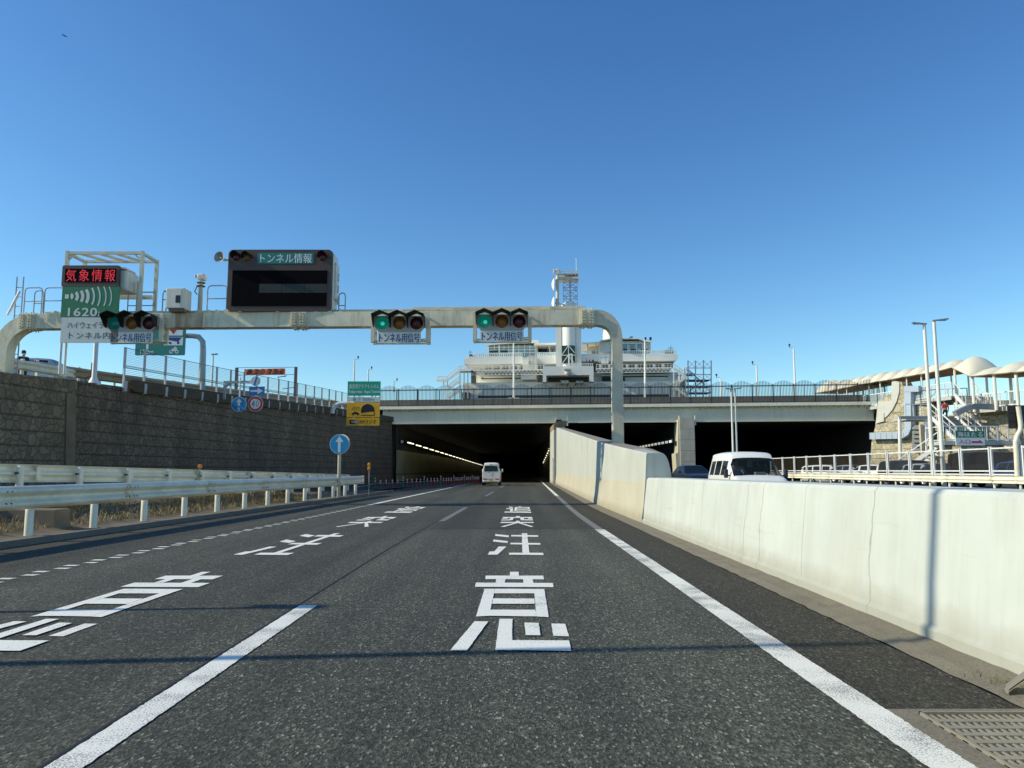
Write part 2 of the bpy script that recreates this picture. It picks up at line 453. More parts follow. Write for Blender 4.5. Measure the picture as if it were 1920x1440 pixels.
# ---------------------------------------------------------------- mesh builder
ORG = {}          # world position of each thing's own origin
class MB:
    def __init__(s): s.v = []; s.f = []; s.m = []; s.mi = 0
    def mat(s, i): s.mi = i; return s
    def add(s, vs, fs):
        o = len(s.v); s.v += [tuple(v) for v in vs]
        for f in fs: s.f.append(tuple(o + i for i in f)); s.m.append(s.mi)
        return s
    def box(s, c, d, rz=0.0, rx=0.0, ry=0.0):
        x, y, z = d[0] / 2, d[1] / 2, d[2] / 2
        pts = [V((a, b, e)) for a in (-x, x) for b in (-y, y) for e in (-z, z)]
        if rz or rx or ry:
            R = Matrix.Rotation(rz, 3, 'Z') @ Matrix.Rotation(ry, 3, 'Y') @ Matrix.Rotation(rx, 3, 'X')
            pts = [R @ p for p in pts]
        c = V(c)
        return s.add([p + c for p in pts], [(0, 1, 3, 2), (4, 6, 7, 5), (0, 4, 5, 1), (2, 3, 7, 6), (0, 2, 6, 4), (1, 5, 7, 3)])
    def cbox(s, c, d, ch=.01):
        """box with its vertical and top edges chamfered (a prism with cut corners)"""
        x, y, z = d[0] / 2, d[1] / 2, d[2] / 2; c = V(c); h = min(ch, x * .9, y * .9, z * .9)
        def ringp(i, zz): 
            a, b = x - i, y - i
            return [V((-a + h, -b, zz)), V((a - h, -b, zz)), V((a, -b + h, zz)), V((a, b - h, zz)), V((a - h, b, zz)), V((-a + h, b, zz)), V((-a, b - h, zz)), V((-a, -b + h, zz))]
        rs = [ringp(h * .6, -z), ringp(0, -z + h), ringp(0, z - h), ringp(h * .6, z)]
        vs = [p + c for r in rs for p in r]
        fs = [tuple(range(7, -1, -1)), tuple(range(24, 32))]
        for k in range(3):
            for i in range(8):
                j = (i + 1) % 8
                fs.append((k * 8 + i, k * 8 + j, k * 8 + 8 + j, k * 8 + 8 + i))
        return s.add(vs, fs)
    def bar(s, p, q, w, h=None, up=(0, 0, 1)):
        """rectangular bar from p to q: w across, h along up"""
        p, q = V(p), V(q); h = h or w
        d = (q - p).normalized(); u = V(up)
        if abs(d.dot(u)) > .98: u = V((0, 1, 0))
        sd = d.cross(u).normalized(); u = sd.cross(d).normalized()
        vs = [e + sd * a * w / 2 + u * b * h / 2 for e in (p, q) for a, b in ((-1, -1), (1, -1), (1, 1), (-1, 1))]
        return s.add(vs, [(3, 2, 1, 0), (4, 5, 6, 7), (0, 1, 5, 4), (1, 2, 6, 5), (2, 3, 7, 6), (3, 0, 4, 7)])
    def tube(s, pts, r, n=8, cap=True):
        pts = [V(p) for p in pts]; rings = []
        rs = r if isinstance(r, (list, tuple)) else [r] * len(pts)
        prev = None
        for i, p in enumerate(pts):
            d = ((pts[min(i + 1, len(pts) - 1)] - pts[max(i - 1, 0)])).normalized()
            if prev is None:
                u = V((0, 0, 1)) if abs(d.z) < .9 else V((0, 1, 0))
            else: u = prev
            a = d.cross(u)
            if a.length < 1e-6: a = d.cross(V((1, 0, 0)))
            a.normalize(); u = a.cross(d).normalized(); prev = u
            rings.append([p + (a * math.cos(2 * math.pi * k / n) + u * math.sin(2 * math.pi * k / n)) * rs[i] for k in range(n)])
        vs = [q for rg in rings for q in rg]; fs = []
        for i in range(len(pts) - 1):
            for k in range(n):
                k2 = (k + 1) % n
                fs.append((i * n + k, i * n + k2, (i + 1) * n + k2, (i + 1) * n + k))
        if cap:
            fs.append(tuple(range(n - 1, -1, -1))); fs.append(tuple((len(pts) - 1) * n + k for k in range(n)))
        return s.add(vs, fs)
    def cyl(s, p, q, r, n=12, r2=None): return s.tube([p, q], [r, r if r2 is None else r2], n)
    def prism(s, poly, ext):
        """polygon of 3-D points pushed along ext"""
        n = len(poly); e = V(ext); vs = [V(p) for p in poly] + [V(p) + e for p in poly]
        fs = [tuple(range(n)), tuple(range(2 * n - 1, n - 1, -1))]
        for i in range(n):
            j = (i + 1) % n; fs.append((i, i + n, j + n, j))
        return s.add(vs, fs)
    def poly(s, pts): return s.add(pts, [tuple(range(len(pts)))])
    def grid(s, rows):
        n = len(rows[0]); vs = [p for r in rows for p in r]; fs = []
        for i in range(len(rows) - 1):
            for k in range(n - 1): fs.append((i * n + k, i * n + k + 1, (i + 1) * n + k + 1, (i + 1) * n + k))
        return s.add(vs, fs)
    def lathe(s, c, axis, prof, n=16):
        """prof: (radius, distance along axis)"""
        c = V(c); ax = V(axis).normalized(); u = V((0, 0, 1)) if abs(ax.z) < .9 else V((1, 0, 0))
        a = ax.cross(u).normalized(); u = a.cross(ax)
        rows = []
        for r, t in prof:
            rows.append([c + ax * t + (a * math.cos(2 * math.pi * k / n) + u * math.sin(2 * math.pi * k / n)) * r for k in range(n + 1)])
        return s.grid(rows)
    def disc(s, c, axis, r, n=24, t=.01): return s.cyl(V(c), V(c) + V(axis).normalized() * t, r, n)
    def build(s, name, mats, parent=None, smooth=False, bevel=0.0):
        if not isinstance(mats, (list, tuple)): mats = [mats]
        mats = [MATS[m] if isinstance(m, str) else m for m in mats]
        if parent is not None: org = ORG[parent.name]
        else:
            xs = [v[0] for v in s.v]; ys = [v[1] for v in s.v]; zs = [v[2] for v in s.v]
            org = V(((min(xs) + max(xs)) / 2, (min(ys) + max(ys)) / 2, min(zs)))
        me = bpy.data.meshes.new(name)
        me.from_pydata([(v[0] - org.x, v[1] - org.y, v[2] - org.z) for v in s.v], [], s.f)
        for m in mats: me.materials.append(m)
        me.polygons.foreach_set('material_index', s.m)
        bm = bmesh.new(); bm.from_mesh(me)
        bmesh.ops.recalc_face_normals(bm, faces=bm.faces)
        bm.to_mesh(me); bm.free()
        if smooth:
            me.polygons.foreach_set('use_smooth', [True] * len(me.polygons))
            me.set_sharp_from_angle(angle=math.radians(smooth if smooth is not True else 40))
        me.update()
        o = bpy.data.objects.new(name, me); COL.objects.link(o)
        if parent is not None: o.parent = parent
        else: o.location = org
        ORG[o.name] = org.copy()
        if bevel:
            b = o.modifiers.new('bevel', 'BEVEL'); b.width = bevel; b.segments = 2; b.limit_method = 'ANGLE'
        return o

def each(mb, name, mats, parent=None, **kw):
    """every connected piece of the builder as a part of its own"""
    par = list(range(len(mb.v)))
    def find(i):
        while par[i] != i: par[i] = par[par[i]]; i = par[i]
        return i
    for f in mb.f:
        for i in f[1:]: par[find(f[0])] = find(i)
    gr = {}
    for f, mi in zip(mb.f, mb.m): gr.setdefault(find(f[0]), []).append((f, mi))
    out = []
    for fs in gr.values():
        m = MB(); mp = {}
        for f, mi in fs:
            for i in f:
                if i not in mp: mp[i] = len(m.v); m.v.append(mb.v[i])
            m.f.append(tuple(mp[i] for i in f)); m.m.append(mi)
        out.append(m.build(name, mats, parent, **kw))
    return out
def tag(o, label=None, cat=None, group=None, kind=None):
    if label: o['label'] = label
    if cat: o['category'] = cat
    if group: o['group'] = group
    if kind: o['kind'] = kind
    return o
def thing(name, loc, label, cat, group=None):
    o = bpy.data.objects.new(name, None); COL.objects.link(o)
    o.empty_display_size = .2
    o.location = loc; ORG[o.name] = V(loc)
    return tag(o, label, cat, group)
def struct(o): return tag(o, kind='structure')
def kids(o): return [c for c in bpy.data.objects if c.parent == o]
def dup(root, loc, label=None, rz=0.0, group=None):
    """copy of a thing with copies of its parts and sub-parts"""
    r = root.copy(); COL.objects.link(r); r.location = loc; r.rotation_euler = (0, 0, rz)
    if label: r['label'] = label
    if group: r['group'] = group
    for ch in kids(root):
        c = ch.copy(); COL.objects.link(c); c.parent = r
        for g in kids(ch):
            d = g.copy(); COL.objects.link(d); d.parent = c
    return r
ORD = ['first', 'second', 'third', 'fourth', 'fifth', 'sixth', 'seventh', 'eighth', 'ninth', 'tenth', 'eleventh', 'twelfth', 'thirteenth', 'fourteenth', 'fifteenth', 'sixteenth', 'seventeenth', 'eighteenth', 'nineteenth', 'twentieth']
ORD += ['twenty-' + w for w in ORD[:9]] + ['thirtieth'] + ['thirty-' + w for w in ORD[:9]] + ['fortieth'] + ['forty-' + w for w in ORD[:9]]

_txt = {}
def glyphs(s, fat=0.0, space=1.0):
    k = (s, fat, space)
    if k in _txt: return _txt[k]
    cu = bpy.data.curves.new('t', 'FONT'); cu.body = s; cu.offset = fat; cu.resolution_u = 3; cu.space_character = space
    ob = bpy.data.objects.new('t', cu); COL.objects.link(ob)
    dg = bpy.context.evaluated_depsgraph_get(); dg.update()
    me = bpy.data.meshes.new_from_object(ob.evaluated_get(dg))
    vs = [(v.co.x, v.co.y) for v in me.vertices]; fs = [tuple(p.vertices) for p in me.polygons]
    bpy.data.objects.remove(ob); bpy.data.curves.remove(cu); bpy.data.meshes.remove(me)
    x0 = min(v[0] for v in vs); x1 = max(v[0] for v in vs); y0 = min(v[1] for v in vs); y1 = max(v[1] for v in vs)
    r = ([((x - x0) / (x1 - x0), (y - y0) / (y1 - y0)) for x, y in vs], fs)
    _txt[k] = r; return r
def write(mb, s, o, ux, uy, fat=0.0, space=1.0, bold=0.0):
    """lettering s filling the parallelogram o + a*ux + b*uy"""
    vs, fs = glyphs(s, fat, space); o, ux, uy = V(o), V(ux), V(uy)
    if bold:          # heavier strokes: the same lettering laid again a hair aside and a millimetre behind
        e = ux.normalized() * uy.length * bold; nrm = ux.cross(uy).normalized()
        for k, s_ in ((1, 1), (2, -1)):
            mb.add([o + ux * a + uy * b + e * s_ - nrm * .0009 * k for a, b in vs], fs)
    return mb.add([o + ux * a + uy * b for a, b in vs], fs)
def write_px(mb, s, x0, y0, x1, y1, Y, fat=0.0, space=1.0, bold=0.0):
    cx, cz, w, h = rect(x0, y0, x1, y1, Y)
    return write(mb, s, (cx - w / 2, Y, cz - h / 2), (w, 0, 0), (0, 0, h), fat, space, bold)
def rrect(cx, cz, w, h, Y, r, n=4):
    pts = []
    for sx, sz, a0 in ((1, 1, 0), (-1, 1, 90), (-1, -1, 180), (1, -1, 270)):
        for k in range(n + 1):
            a = math.radians(a0 + 90 * k / n)
            pts.append(V((cx + sx * (w / 2 - r) + r * math.cos(a), Y, cz + sz * (h / 2 - r) + r * math.sin(a))))
    return pts
def plate_px(mb, x0, y0, x1, y1, Y, t=.03, r=.03):
    cx, cz, w, h = rect(x0, y0, x1, y1, Y)
    mb.prism(rrect(cx, cz, w, h, Y, min(r, w * .3, h * .3)), (0, t, 0)); return cx, cz, w, h

# =====================================================================================================
#  SETTING: ground, roads, markings
# =====================================================================================================
def sm(Y, y0, k, w=8.0):
    """0 before y0, then slope k, with a soft knee"""
    t = Y - y0
    if t <= -w / 2: return 0.0
    if t >= w / 2: return k * t
    return k * (t + w / 2) ** 2 / (2 * w)
def lerp(a, b, t): return a + (b - a) * t
def interp(tab, y):
    if y <= tab[0][0]: 
        (a, p), (b, q) = tab[0], tab[1]
    elif y >= tab[-1][0]:
        (a, p), (b, q) = tab[-2], tab[-1]
    else:
        for (a, p), (b, q) in zip(tab, tab[1:]):
            if a <= y <= b: break
    return p + (q - p) * (y - a) / (b - a)
def wall_x(Y): return 3.04 + sm(Y, 27, .0215)
def rline(Y): return 1.86 + sm(Y, 22, .0222)
def cline(Y): return -1.89 + sm(Y, 13, .0245)
LEFT_TAB = [(-10, -6.45), (4, -6.0), (8.74, -5.83), (16, -5.56), (28.6, -5.16), (54.5, -4.5), (75, -3.9), (300, 1.2)]
def lline(Y): return interp(LEFT_TAB, Y)
def kerb_x(Y): return interp([(-10, -8.9), (12.2, -8.2), (38, -7.1), (46, -7.0), (300, -2)], Y)

struct(MB().box((0, 0, -4.2), (9000, 9000, .4)).build('sea', 'sea_water'))
g = MB()
g.grid([[V((x, y, -.035)) for x in (-160, -60, 0, 60, 160)] for y in (-60, 0, 60, 120, 300, 420)])
struct(g.build('ground', 'concrete_dark'))

YS = [-8, 0, 3, 6, 9, 12, 16.7, 20, 24, 28, 32, 37, 42, 48, 54, 60, 68, 76, 84, 95, 110, 130, 160, 200, 240]
def strip(name, fa, fb, mat, ys=YS, z=0.0, za=None, zb=None):
    return MB().grid([[V((fa(y), y, z if za is None else za(y))), V((fb(y), y, z if zb is None else zb(y)))] for y in ys]).build(name, mat)
mb = MB()
def lanes(ys, a, b, mi):
    mb.mi = mi
    mb.grid([[V((a(y), y, 0)), V((b(y), y, 0))] for y in ys])
near = [y for y in YS if y <= 16.7]; far = [y for y in YS if y >= 16.7]
gut = lambda y: wall_x(y) - .34
lanes(near, cline, lambda y: 1.80 + sm(y, 22, .0222), 0)
lanes(far, cline, lambda y: 1.80 + sm(y, 22, .0222), 2)
lanes(YS, lline, cline, 1)
lanes(YS, lambda y: 1.80 + sm(y, 22, .0222), gut, 3)
lanes(YS, lambda y: kerb_x(y) - .6, lline, 4)
struct(mb.build('road', ['asphalt_near', 'asphalt_left', 'asphalt_far', 'asphalt_shoulder', 'asphalt_plain']))
# sealed joint between the lanes
struct(MB().grid([[V((cline(y) - .115, y, .004)), V((cline(y) - .095, y, .004))] for y in YS if 0 <= y <= 60]).build('road_joint', 'seal'))
struct(MB().grid([[V((cline(16.6) + .1, 16.68, .004)), V((1.7, 16.68, .004))], [V((cline(16.6) + .1, 16.72, .004)), V((1.7, 16.72, .004))]]).build('road_joint', 'asphalt_shoulder'))

# gutter along the wall: broken concrete strip
def gutter():
    m = MB(); rows = []
    y = -2.0; rnd = random.Random(3)
    while y < 90:
        x0 = gut(y) + rnd.uniform(-.012, .012); x1 = wall_x(y) + .02
        rows.append([V((x0, y, .006)), V((x0 + .12, y, .018 + rnd.uniform(-.006, .006))), V((x0 + .2, y, .012 + rnd.uniform(0, .01))), V((x1, y, .03 + rnd.uniform(0, .008)))])
        y += .15 if y < 14 else 1.2
    m.grid(rows); return m
struct(gutter().build('gutter', 'gutter'))

# painted lines, about 4 mm over the asphalt, with slightly ragged edges
def ragged(fc, y0, y1, w, step=.025, z=.006, rnd=random.Random(11), jag=.0035):
    rows = []; y = y0
    while y < y1 + 1e-6:
        s = jag if y < 20 else 0
        rows.append([V((fc(y) - w / 2 + rnd.uniform(-s, s), y, z)), V((fc(y) + w / 2 + rnd.uniform(-s, s), y, z))])
        y += (step if y < 9 else .08) if y < 18 else 1.5
    rows.append([V((fc(y1) - w / 2, y1, z)), V((fc(y1) + w / 2, y1, z))])
    return rows
m = MB()
m.grid(ragged(rline, -3, 16.55, .205))
m.mat(1).grid(ragged(rline, 16.55, 38, .17))
m.mat(0).grid(ragged(rline, 38, 56, .17)); m.grid(ragged(rline, 56, 120, .15))
struct(m.build('road_edge_line', ['line_paint', 'worn_paint']))
for a, b, mt in ((-2, 7.32, 'line_paint'), (19.2, 26.4, 'worn_paint'), (37.5, 45.5, 'worn_paint'), (56, 64, 'worn_paint')):
    struct(MB().grid(ragged(cline, a, b, .165)).build('road_lane_dash', mt))
m = MB()
y = 5.0; k = 0
while y < 27.5:
    k += 1; xc = lline(y) + (.035 if k % 2 else -.035)
    m.add([(xc - .09, y, .006), (xc + .08, y, .006), (xc + .09, y + .12, .006), (xc - .08, y + .12, .006)], [(0, 1, 2, 3)])
    y += .31
m.grid(ragged(lline, 28, 57, .2))
m.grid(ragged(lambda q: lline(q) - .05, 59, 74, .15))
struct(m.build('road_merge_line', 'line_paint'))

# painted words on the lanes: strokes surveyed in the right lane, repeated one lane to the left
def zq(*pts): return [(760 + x / 4.0, 880 + y / 4.0) for x, y in pts]
WORD = []
# chi-u-i (last two characters, nearest)
WORD += [zq((785, 772), (850, 772), (852, 803), (784, 803)), zq((603, 801), (1034, 801), (1040, 829), (599, 827)),
         zq((683, 827), (752, 827), (744, 858), (676, 858)), zq((884, 827), (954, 827), (962, 858), (886, 858)),
         zq((531, 854), (1106, 857), (1112, 888), (521, 886)),
         zq((594, 901), (672, 901), (628, 1105), (531, 1110)), zq((966, 903), (1042, 903), (1076, 1115), (982, 1110)),
         zq((672, 901), (966, 903), (970, 936), (665, 936)), zq((660, 974), (969, 976), (971, 1016), (650, 1014)),
         zq((640, 1060), (975, 1060), (982, 1110), (628, 1106)),
         zq((520, 1147), (622, 1149), (462, 1367), (336, 1367)), zq((706, 1129), (804, 1130), (800, 1367), (674, 1365)),
         zq((800, 1290), (1228, 1293), (1245, 1371), (800, 1365)), zq((893, 1158), (1000, 1161), (1014, 1254), (902, 1253)),
         zq((1096, 1162), (1200, 1164), (1228, 1258), (1108, 1255))]
WORD += [zq((676, 488), (778, 498), (774, 512), (672, 501)), zq((662, 529), (770, 541), (766, 556), (656, 544)),
         zq((700, 582), (758, 583), (690, 644), (618, 643), (632, 620), (668, 618)),
         zq((874, 482), (914, 482), (932, 645), (878, 645)), zq((795, 495), (995, 497), (997, 509), (793, 506)),
         zq((789, 554), (1012, 556), (1014, 569), (787, 566)), zq((780, 629), (1034, 630), (1037, 647), (776, 644))]
WORD += [zq((832, 352), (858, 352), (858, 362), (830, 362)), zq((732, 360), (950, 360), (952, 367), (730, 367)),
         zq((728, 367), (770, 367), (766, 373), (724, 373)), zq((920, 367), (953, 367), (956, 373), (922, 373)),
         zq((790, 367), (812, 367), (806, 383), (778, 386), (720, 386), (722, 380), (778, 379)),
         zq((862, 367), (888, 367), (892, 377), (955, 378), (957, 386), (866, 385)),
         zq((716, 396), (962, 396), (963, 404), (713, 404)), zq((830, 388), (856, 388), (858, 396), (828, 396)),
         zq((820, 404), (845, 404), (740, 434), (714, 431)), zq((845, 404), (868, 404), (962, 431), (940, 434))]
WORD += [zq((772, 282), (800, 282), (812, 290), (784, 290)), zq((758, 294), (808, 294), (808, 315), (786, 318), (786, 300), (757, 300)),
         zq((746, 318), (944, 320), (944, 328), (742, 326)),
         zq((852, 280), (874, 280), (862, 285), (842, 285)), zq((822, 285), (838, 285), (834, 314), (816, 314)),
         zq((838, 285), (930, 285), (932, 290), (837, 290)), zq((916, 290), (932, 290), (934, 299), (918, 299)), zq((836, 296), (918, 296), (918, 301), (836, 301)),
         zq((834, 304), (938, 304), (938, 308), (834, 308)), zq((922, 308), (938, 308), (940, 314), (924, 314)), zq((834, 312), (924, 312), (924, 316), (834, 316))]
def word(dx_f, name):
    mm = MB()
    for pi, pg in enumerate(WORD):
        pts = []
        for (a, b) in pg:
            q = G(a, b); pts.append(V((q.x + dx_f(q.y), q.y, .0062 + .0003 * (pi % 14))))
        # subdivide long edges and roughen them a little where they are near
        out = []
        for i, p in enumerate(pts):
            q = pts[(i + 1) % len(pts)]; n = max(1, int((q - p).length / .07)) if p.y < 9 else 1
            for k in range(n):
                r = p.lerp(q, k / n)
                if n > 1: r += V((random.uniform(-.002, .002), random.uniform(-.003, .003), 0))
                out.append(r)
        mm.poly(out)
    return struct(mm.build(name, 'road_paint'))
word(lambda y: 0, 'road_lettering')
word(lambda y: interp([(0, -3.82), (5.3, -3.82), (9, -3.81), (15, -3.74), (18, -3.66), (25, -3.55), (30, -3.45)], y), 'road_lettering')

# road on the far side of the wall, slightly banked, and the slip road beyond the screen fence
def opp_z(x): return .0 + max(0, (x - 4)) * .016
struct(MB().grid([[V((x, y, opp_z(x) + .004)) for x in (3.3, 10, 17, 24, 25.2)] for y in (-6, 10, 25, 45, 60, 78, 110, 160, 240)]).build('opposite_road', 'asphalt_plain'))
for xl in (4.6, 8.1, 11.7, 15.4, 23.2):
    struct(MB().grid([[V((xl - .08 + sm(y, 25, .015), y, opp_z(xl) + .012)), V((xl + .08 + sm(y, 25, .015), y, opp_z(xl) + .012))] for y in (2, 20, 40, 70, 120)]).build('road_lane_line', 'road_paint'))
struct(MB().grid([[V((x, y, .25)) for x in (25.25, 30, 36, 60)] for y in (-6, 30, 60, 90)]).build('slip_road', 'asphalt_plain'))

# left: retaining wall line, merging road below it, ramp road on top
WA, WB = (-17.9, 27.5), (-12.3, 78.0)
def wl(Y, off=0.0):
    """x of the retaining wall face at Y (off = metres behind the face)"""
    return WA[0] + (WB[0] - WA[0]) * (Y - WA[1]) / (WB[1] - WA[1]) - off
def frail_x(Y): return -11.15 + (Y - 16.7) * .095
def frail_z(Y): return interp([(0, .62), (16.7, .55), (42, .2), (60, .02), (300, .0)], Y)
ys = [-6, 4, 10, 16, 22, 28, 34, 40, 46, 52, 60, 70, 80]
struct(MB().grid([[V((wl(y) - .4, y, frail_z(y) + .0)), V((frail_x(y) - .2 if y < 43 else kerb_x(y) - .62, y, frail_z(y) - .004))] for y in ys]).build('merging_road', 'asphalt_plain'))
# island between the two guardrails
rows = []
for y in [-6, 2, 6] + [8 + .5 * i for i in range(64)] + [41, 43, 46]:
    x0, x1 = kerb_x(y) - .16, min(kerb_x(y) - .7, frail_x(y) + .25); z1 = frail_z(y)
    rr = random.Random(int(y * 10))
    if y > 40: x1 = x0 - .6 * (46.2 - y) / 6
    rows.append([V((x0, y, .1)), V((x0 - .35, y, .105)), V((lerp(x0 - .3, x1, .5), y, lerp(.1, z1, .45) + rr.uniform(0, .05))), V((x1, y, z1 + rr.uniform(-.02, .02)))])
struct(MB().grid(rows).build('traffic_island', 'soil'))
m = MB()
kp = [V((kerb_x(y), y, 0)) for y in (-6, 4, 8, 12, 16, 20, 24, 28, 32, 36, 40, 44, 46)]
for a, b in zip(kp, kp[1:]):
    n = max(1, int((b - a).length / 2)); 
    for i in range(n):
        p, q = a.lerp(b, i / n), a.lerp(b, (i + 1) / n); q = p + (q - p) * .995
        m.add([(p.x - .17, p.y, -.02), (p.x, p.y, -.02), (p.x - .02, p.y, .108), (p.x - .17, p.y, .112), (q.x - .17, q.y, -.02), (q.x, q.y, -.02), (q.x - .02, q.y, .108), (q.x - .17, q.y, .112)],
              [(0, 1, 2, 3), (7, 6, 5, 4), (0, 4, 5, 1), (1, 5, 6, 2), (2, 6, 7, 3), (3, 7, 4, 0)])
struct(m.build('kerb', 'kerb_stone'))
def tuft_field(name, mat, n, ylo, yhi, hmin, hmax, seed, u0=.1, u1=.95, clump=6):
    rnd = random.Random(seed); t = MB()
    cl = [(rnd.uniform(ylo, yhi), rnd.uniform(u0, u1)) for _ in range(clump)]
    for _ in range(n):
        cy, cu = rnd.choice(cl)
        y = min(yhi, max(ylo, rnd.gauss(cy, 1.0))); u = min(u1, max(u0, rnd.gauss(cu, .18)))
        x0, x1 = kerb_x(y) - .55, frail_x(y) + .3; z = lerp(.1, frail_z(y), u)
        x = lerp(x0, x1, u); h = rnd.uniform(hmin, hmax) * (.6 + .4 * rnd.random())
        a = rnd.uniform(0, 6.28); ln = rnd.uniform(.2, .9) * h; w = rnd.uniform(.006, .014)
        d = V((math.cos(a), math.sin(a), 0)); s_ = V((-d.y, d.x, 0)) * w; b = V((x, y, z - .01))
        mid = b + d * ln * .35 + V((0, 0, h * .65)); tip = b + d * ln + V((0, 0, h * rnd.uniform(.55, 1)))
        t.add([b - s_, b + s_, mid + s_ * .7, mid - s_ * .7, tip], [(0, 1, 2, 3), (3, 2, 4)])
    return tag(t.build(name, mat), 'dry tan grass growing under the two guardrails on the island' if mat == 'grass_dry' else 'low green weeds among the dry grass on the island', 'grass', kind='stuff')
tuft_field('dry_grass', 'grass_dry', 9000, 13.5, 31, .05, .24, 5, clump=22)
tuft_field('green_weeds', 'grass_green', 1500, 13.5, 24, .05, .14, 8, clump=12)
# weeds in the gutter beside the grate
t = MB(); rnd = random.Random(4)
for _ in range(45):
    b = V((rnd.gauss(2.84, .06), rnd.gauss(4.62, .12), .02)); a = rnd.uniform(0, 6.28); h = rnd.uniform(.012, .04)
    d = V((math.cos(a), math.sin(a), 0)); s_ = V((-d.y, d.x, 0)) * .004
    t.add([b - s_, b + s_, b + d * h * .8 + V((0, 0, h))], [(0, 1, 2)])
tag(t.build('gutter_weeds', 'grass_green'), 'small green weeds growing in the gutter beside the iron grate', 'weeds', kind='stuff')

# drain grate
dg_ = thing('drain_grate', (2.55, 3.2, 0), 'pale iron drain grate set in concrete at the foot of the white barrier', 'drain grate')
m = MB()
m.box((2.03, 3.1, -.06), (.12, 2.2, .13)); m.box((2.97, 3.1, -.06), (.16, 2.2, .13)); m.box((2.5, 4.16, -.061), (.82, .09, .13))
m.build('concrete_frame', 'gutter', dg_)
m = MB(); m.box((2.49, 3.06, -.10), (.80, 2.1, .02)); m.build('pit', 'void_black', dg_)
m = MB()
y = 2.1
while y < 4.1:
    m.box((2.49, y, .002), (.80, .045, .016)); y += .1
x = 2.11
while x < 2.88:
    m.box((x, 3.1, -.004), (.011, 2.02, .024)); x += .037
m.box((2.097, 3.1, .004), (.014, 2.04, .03)); m.box((2.883, 3.1, .004), (.014, 2.04, .03)); m.box((2.49, 4.108, .004), (.8, .014, .03))
m.build('grating', 'iron_grate', dg_)

# curled rubber mat lying in the corner by the wall
rows = []
for i in range(9):
    t_ = i / 8; a = t_ * 2.0
    rows.append([V((2.74 + .30 * t_ + .10 * s * (1 - t_) , 4.42 + .12 * s - .05 * t_ + .05 * math.sin(3 * s), .02 + .16 * math.sin(a * .75) * (1 - .25 * s) + .012 * math.sin(7 * s))) for s in (0, .25, .5, .75, 1)])
m = MB(); m.grid(rows); m.grid([[p + V((.012, .004, .018)) for p in r] for r in rows])
tag(m.build('rubber_mat', 'mat_rubber', smooth=True), 'curled grey rubber mat lying against the foot of the white barrier', 'mat')

# =====================================================================================================
#  WHITE BARRIER and the tall divider wall
# =====================================================================================================
def wall_mesh(sections, joints=True):
    m = MB(); m.grid(sections); return m
def bar_sec(y, zt):
    x = wall_x(y)
    return [V((x, y, -.02)), V((x, y, .10)), V((x + .035, y, .13)), V((x + .06, y, .45)), V((x + .13, y, zt - .04)), V((x + .17, y, zt)), V((x + .62, y, zt + .005)), V((x + .66, y, zt - .04)), V((x + .78, y, .05)), V((x + .8, y, -.02))]
bw = thing('barrier_wall', (3.4, 8, 0), 'long low white concrete barrier with a shadow bar, right of the road', 'barrier wall')
yy = -2.0; k = 0
edges = [-2, 3.9, 8.35, 11.9, 15.2, 18.2]
for a, b in zip(edges, edges[1:]):
    zt = lambda y: 1.115 - .0025 * (y - 4)
    g_ = .0025
    secs = [bar_sec(lerp(a + g_, b - g_, t), zt(lerp(a, b, t))) for t in (0, .25, .5, .75, 1)]
    m = MB(); m.grid(secs); m.poly(secs[0]); m.poly(list(reversed(secs[-1])))
    m.build('panel', 'wall_white', bw, smooth=30)
MB().grid([[V((wall_x(y) + .075, y, -.02)), V((wall_x(y) + .085, y, .4)), V((wall_x(y) + .165, y, 1.07)), V((wall_x(y) + .6, y, 1.07))] for y in (-1.9, 8, 18.1)]).build('joint_filler', 'tunnel_rust', bw)

tw = thing('divider_wall', (3.8, 40, 0), 'tall off-white concrete wall rising towards the tunnel, gantry leg standing on it', 'divider wall')
def top_z(y): return interp([(18.3, 1.66), (27, 2.2), (72, 5.25)], y)
def tw_sec(y, th=.62):
    x = wall_x(y) ; z = top_z(y)
    if y < 21: th = .62 * (.55 + .45 * (y - 18.2) / 2.8)
    return [V((x, y, -.02)), V((x, y, .12)), V((x + .05, y, .42)), V((x + .10, y, .95)), V((x + .14, y, z - .03)), V((x + .17, y, z)), V((x + .17 + th, y, z)), V((x + .2 + th, y, z - .03)), V((x + .26 + th, y, .1)), V((x + .26 + th, y, -.02))]
edges = [18.25, 21, 24, 27.5, 31, 36, 41, 47, 54, 62, 71.5]
for i, (a, b) in enumerate(zip(edges, edges[1:])):
    secs = [tw_sec(lerp(a + .005, b - .005, t)) for t in (0, .5, 1)]
    m = MB()
    m.mat(1).grid([s[:4] for s in secs]); m.mat(0).grid([s[3:6] for s in secs]); m.mat(2).grid([s[5:7] for s in secs]); m.mat(0).grid([s[6:] for s in secs])
    if i == 0: m.poly(secs[0])
    if i == len(edges) - 2: m.poly(secs[-1])
    m.build('panel', ['wall_tall', 'wall_cream', 'wall_top'], tw, smooth=30)
# rounded nose where the tall wall meets the low one
m = MB(); rows = []
for t_ in [i / 8 for i in range(9)]:
    a = t_ * math.pi / 2
    y = 18.24
    x = wall_x(y) + .16 + .34 + .22 * math.sin(a) ; z = lerp(1.02, 1.62, 1 - (1 - math.cos(a)) ) if False else .98 + .68 * math.cos(a)
    rows.append([V((x, y, z)), V((x, y + 2.6, z + .17))])
rows = [[V((wall_x(18.24) + .17, 18.235, 1.655)), V((wall_x(21) + .17, 20.9, 1.82))]] + rows
m.grid(rows); m.poly([r[0] for r in rows] + [V((wall_x(18.24) + .14, 18.235, .98))])
m.build('nose', 'wall_tall', tw, smooth=40)

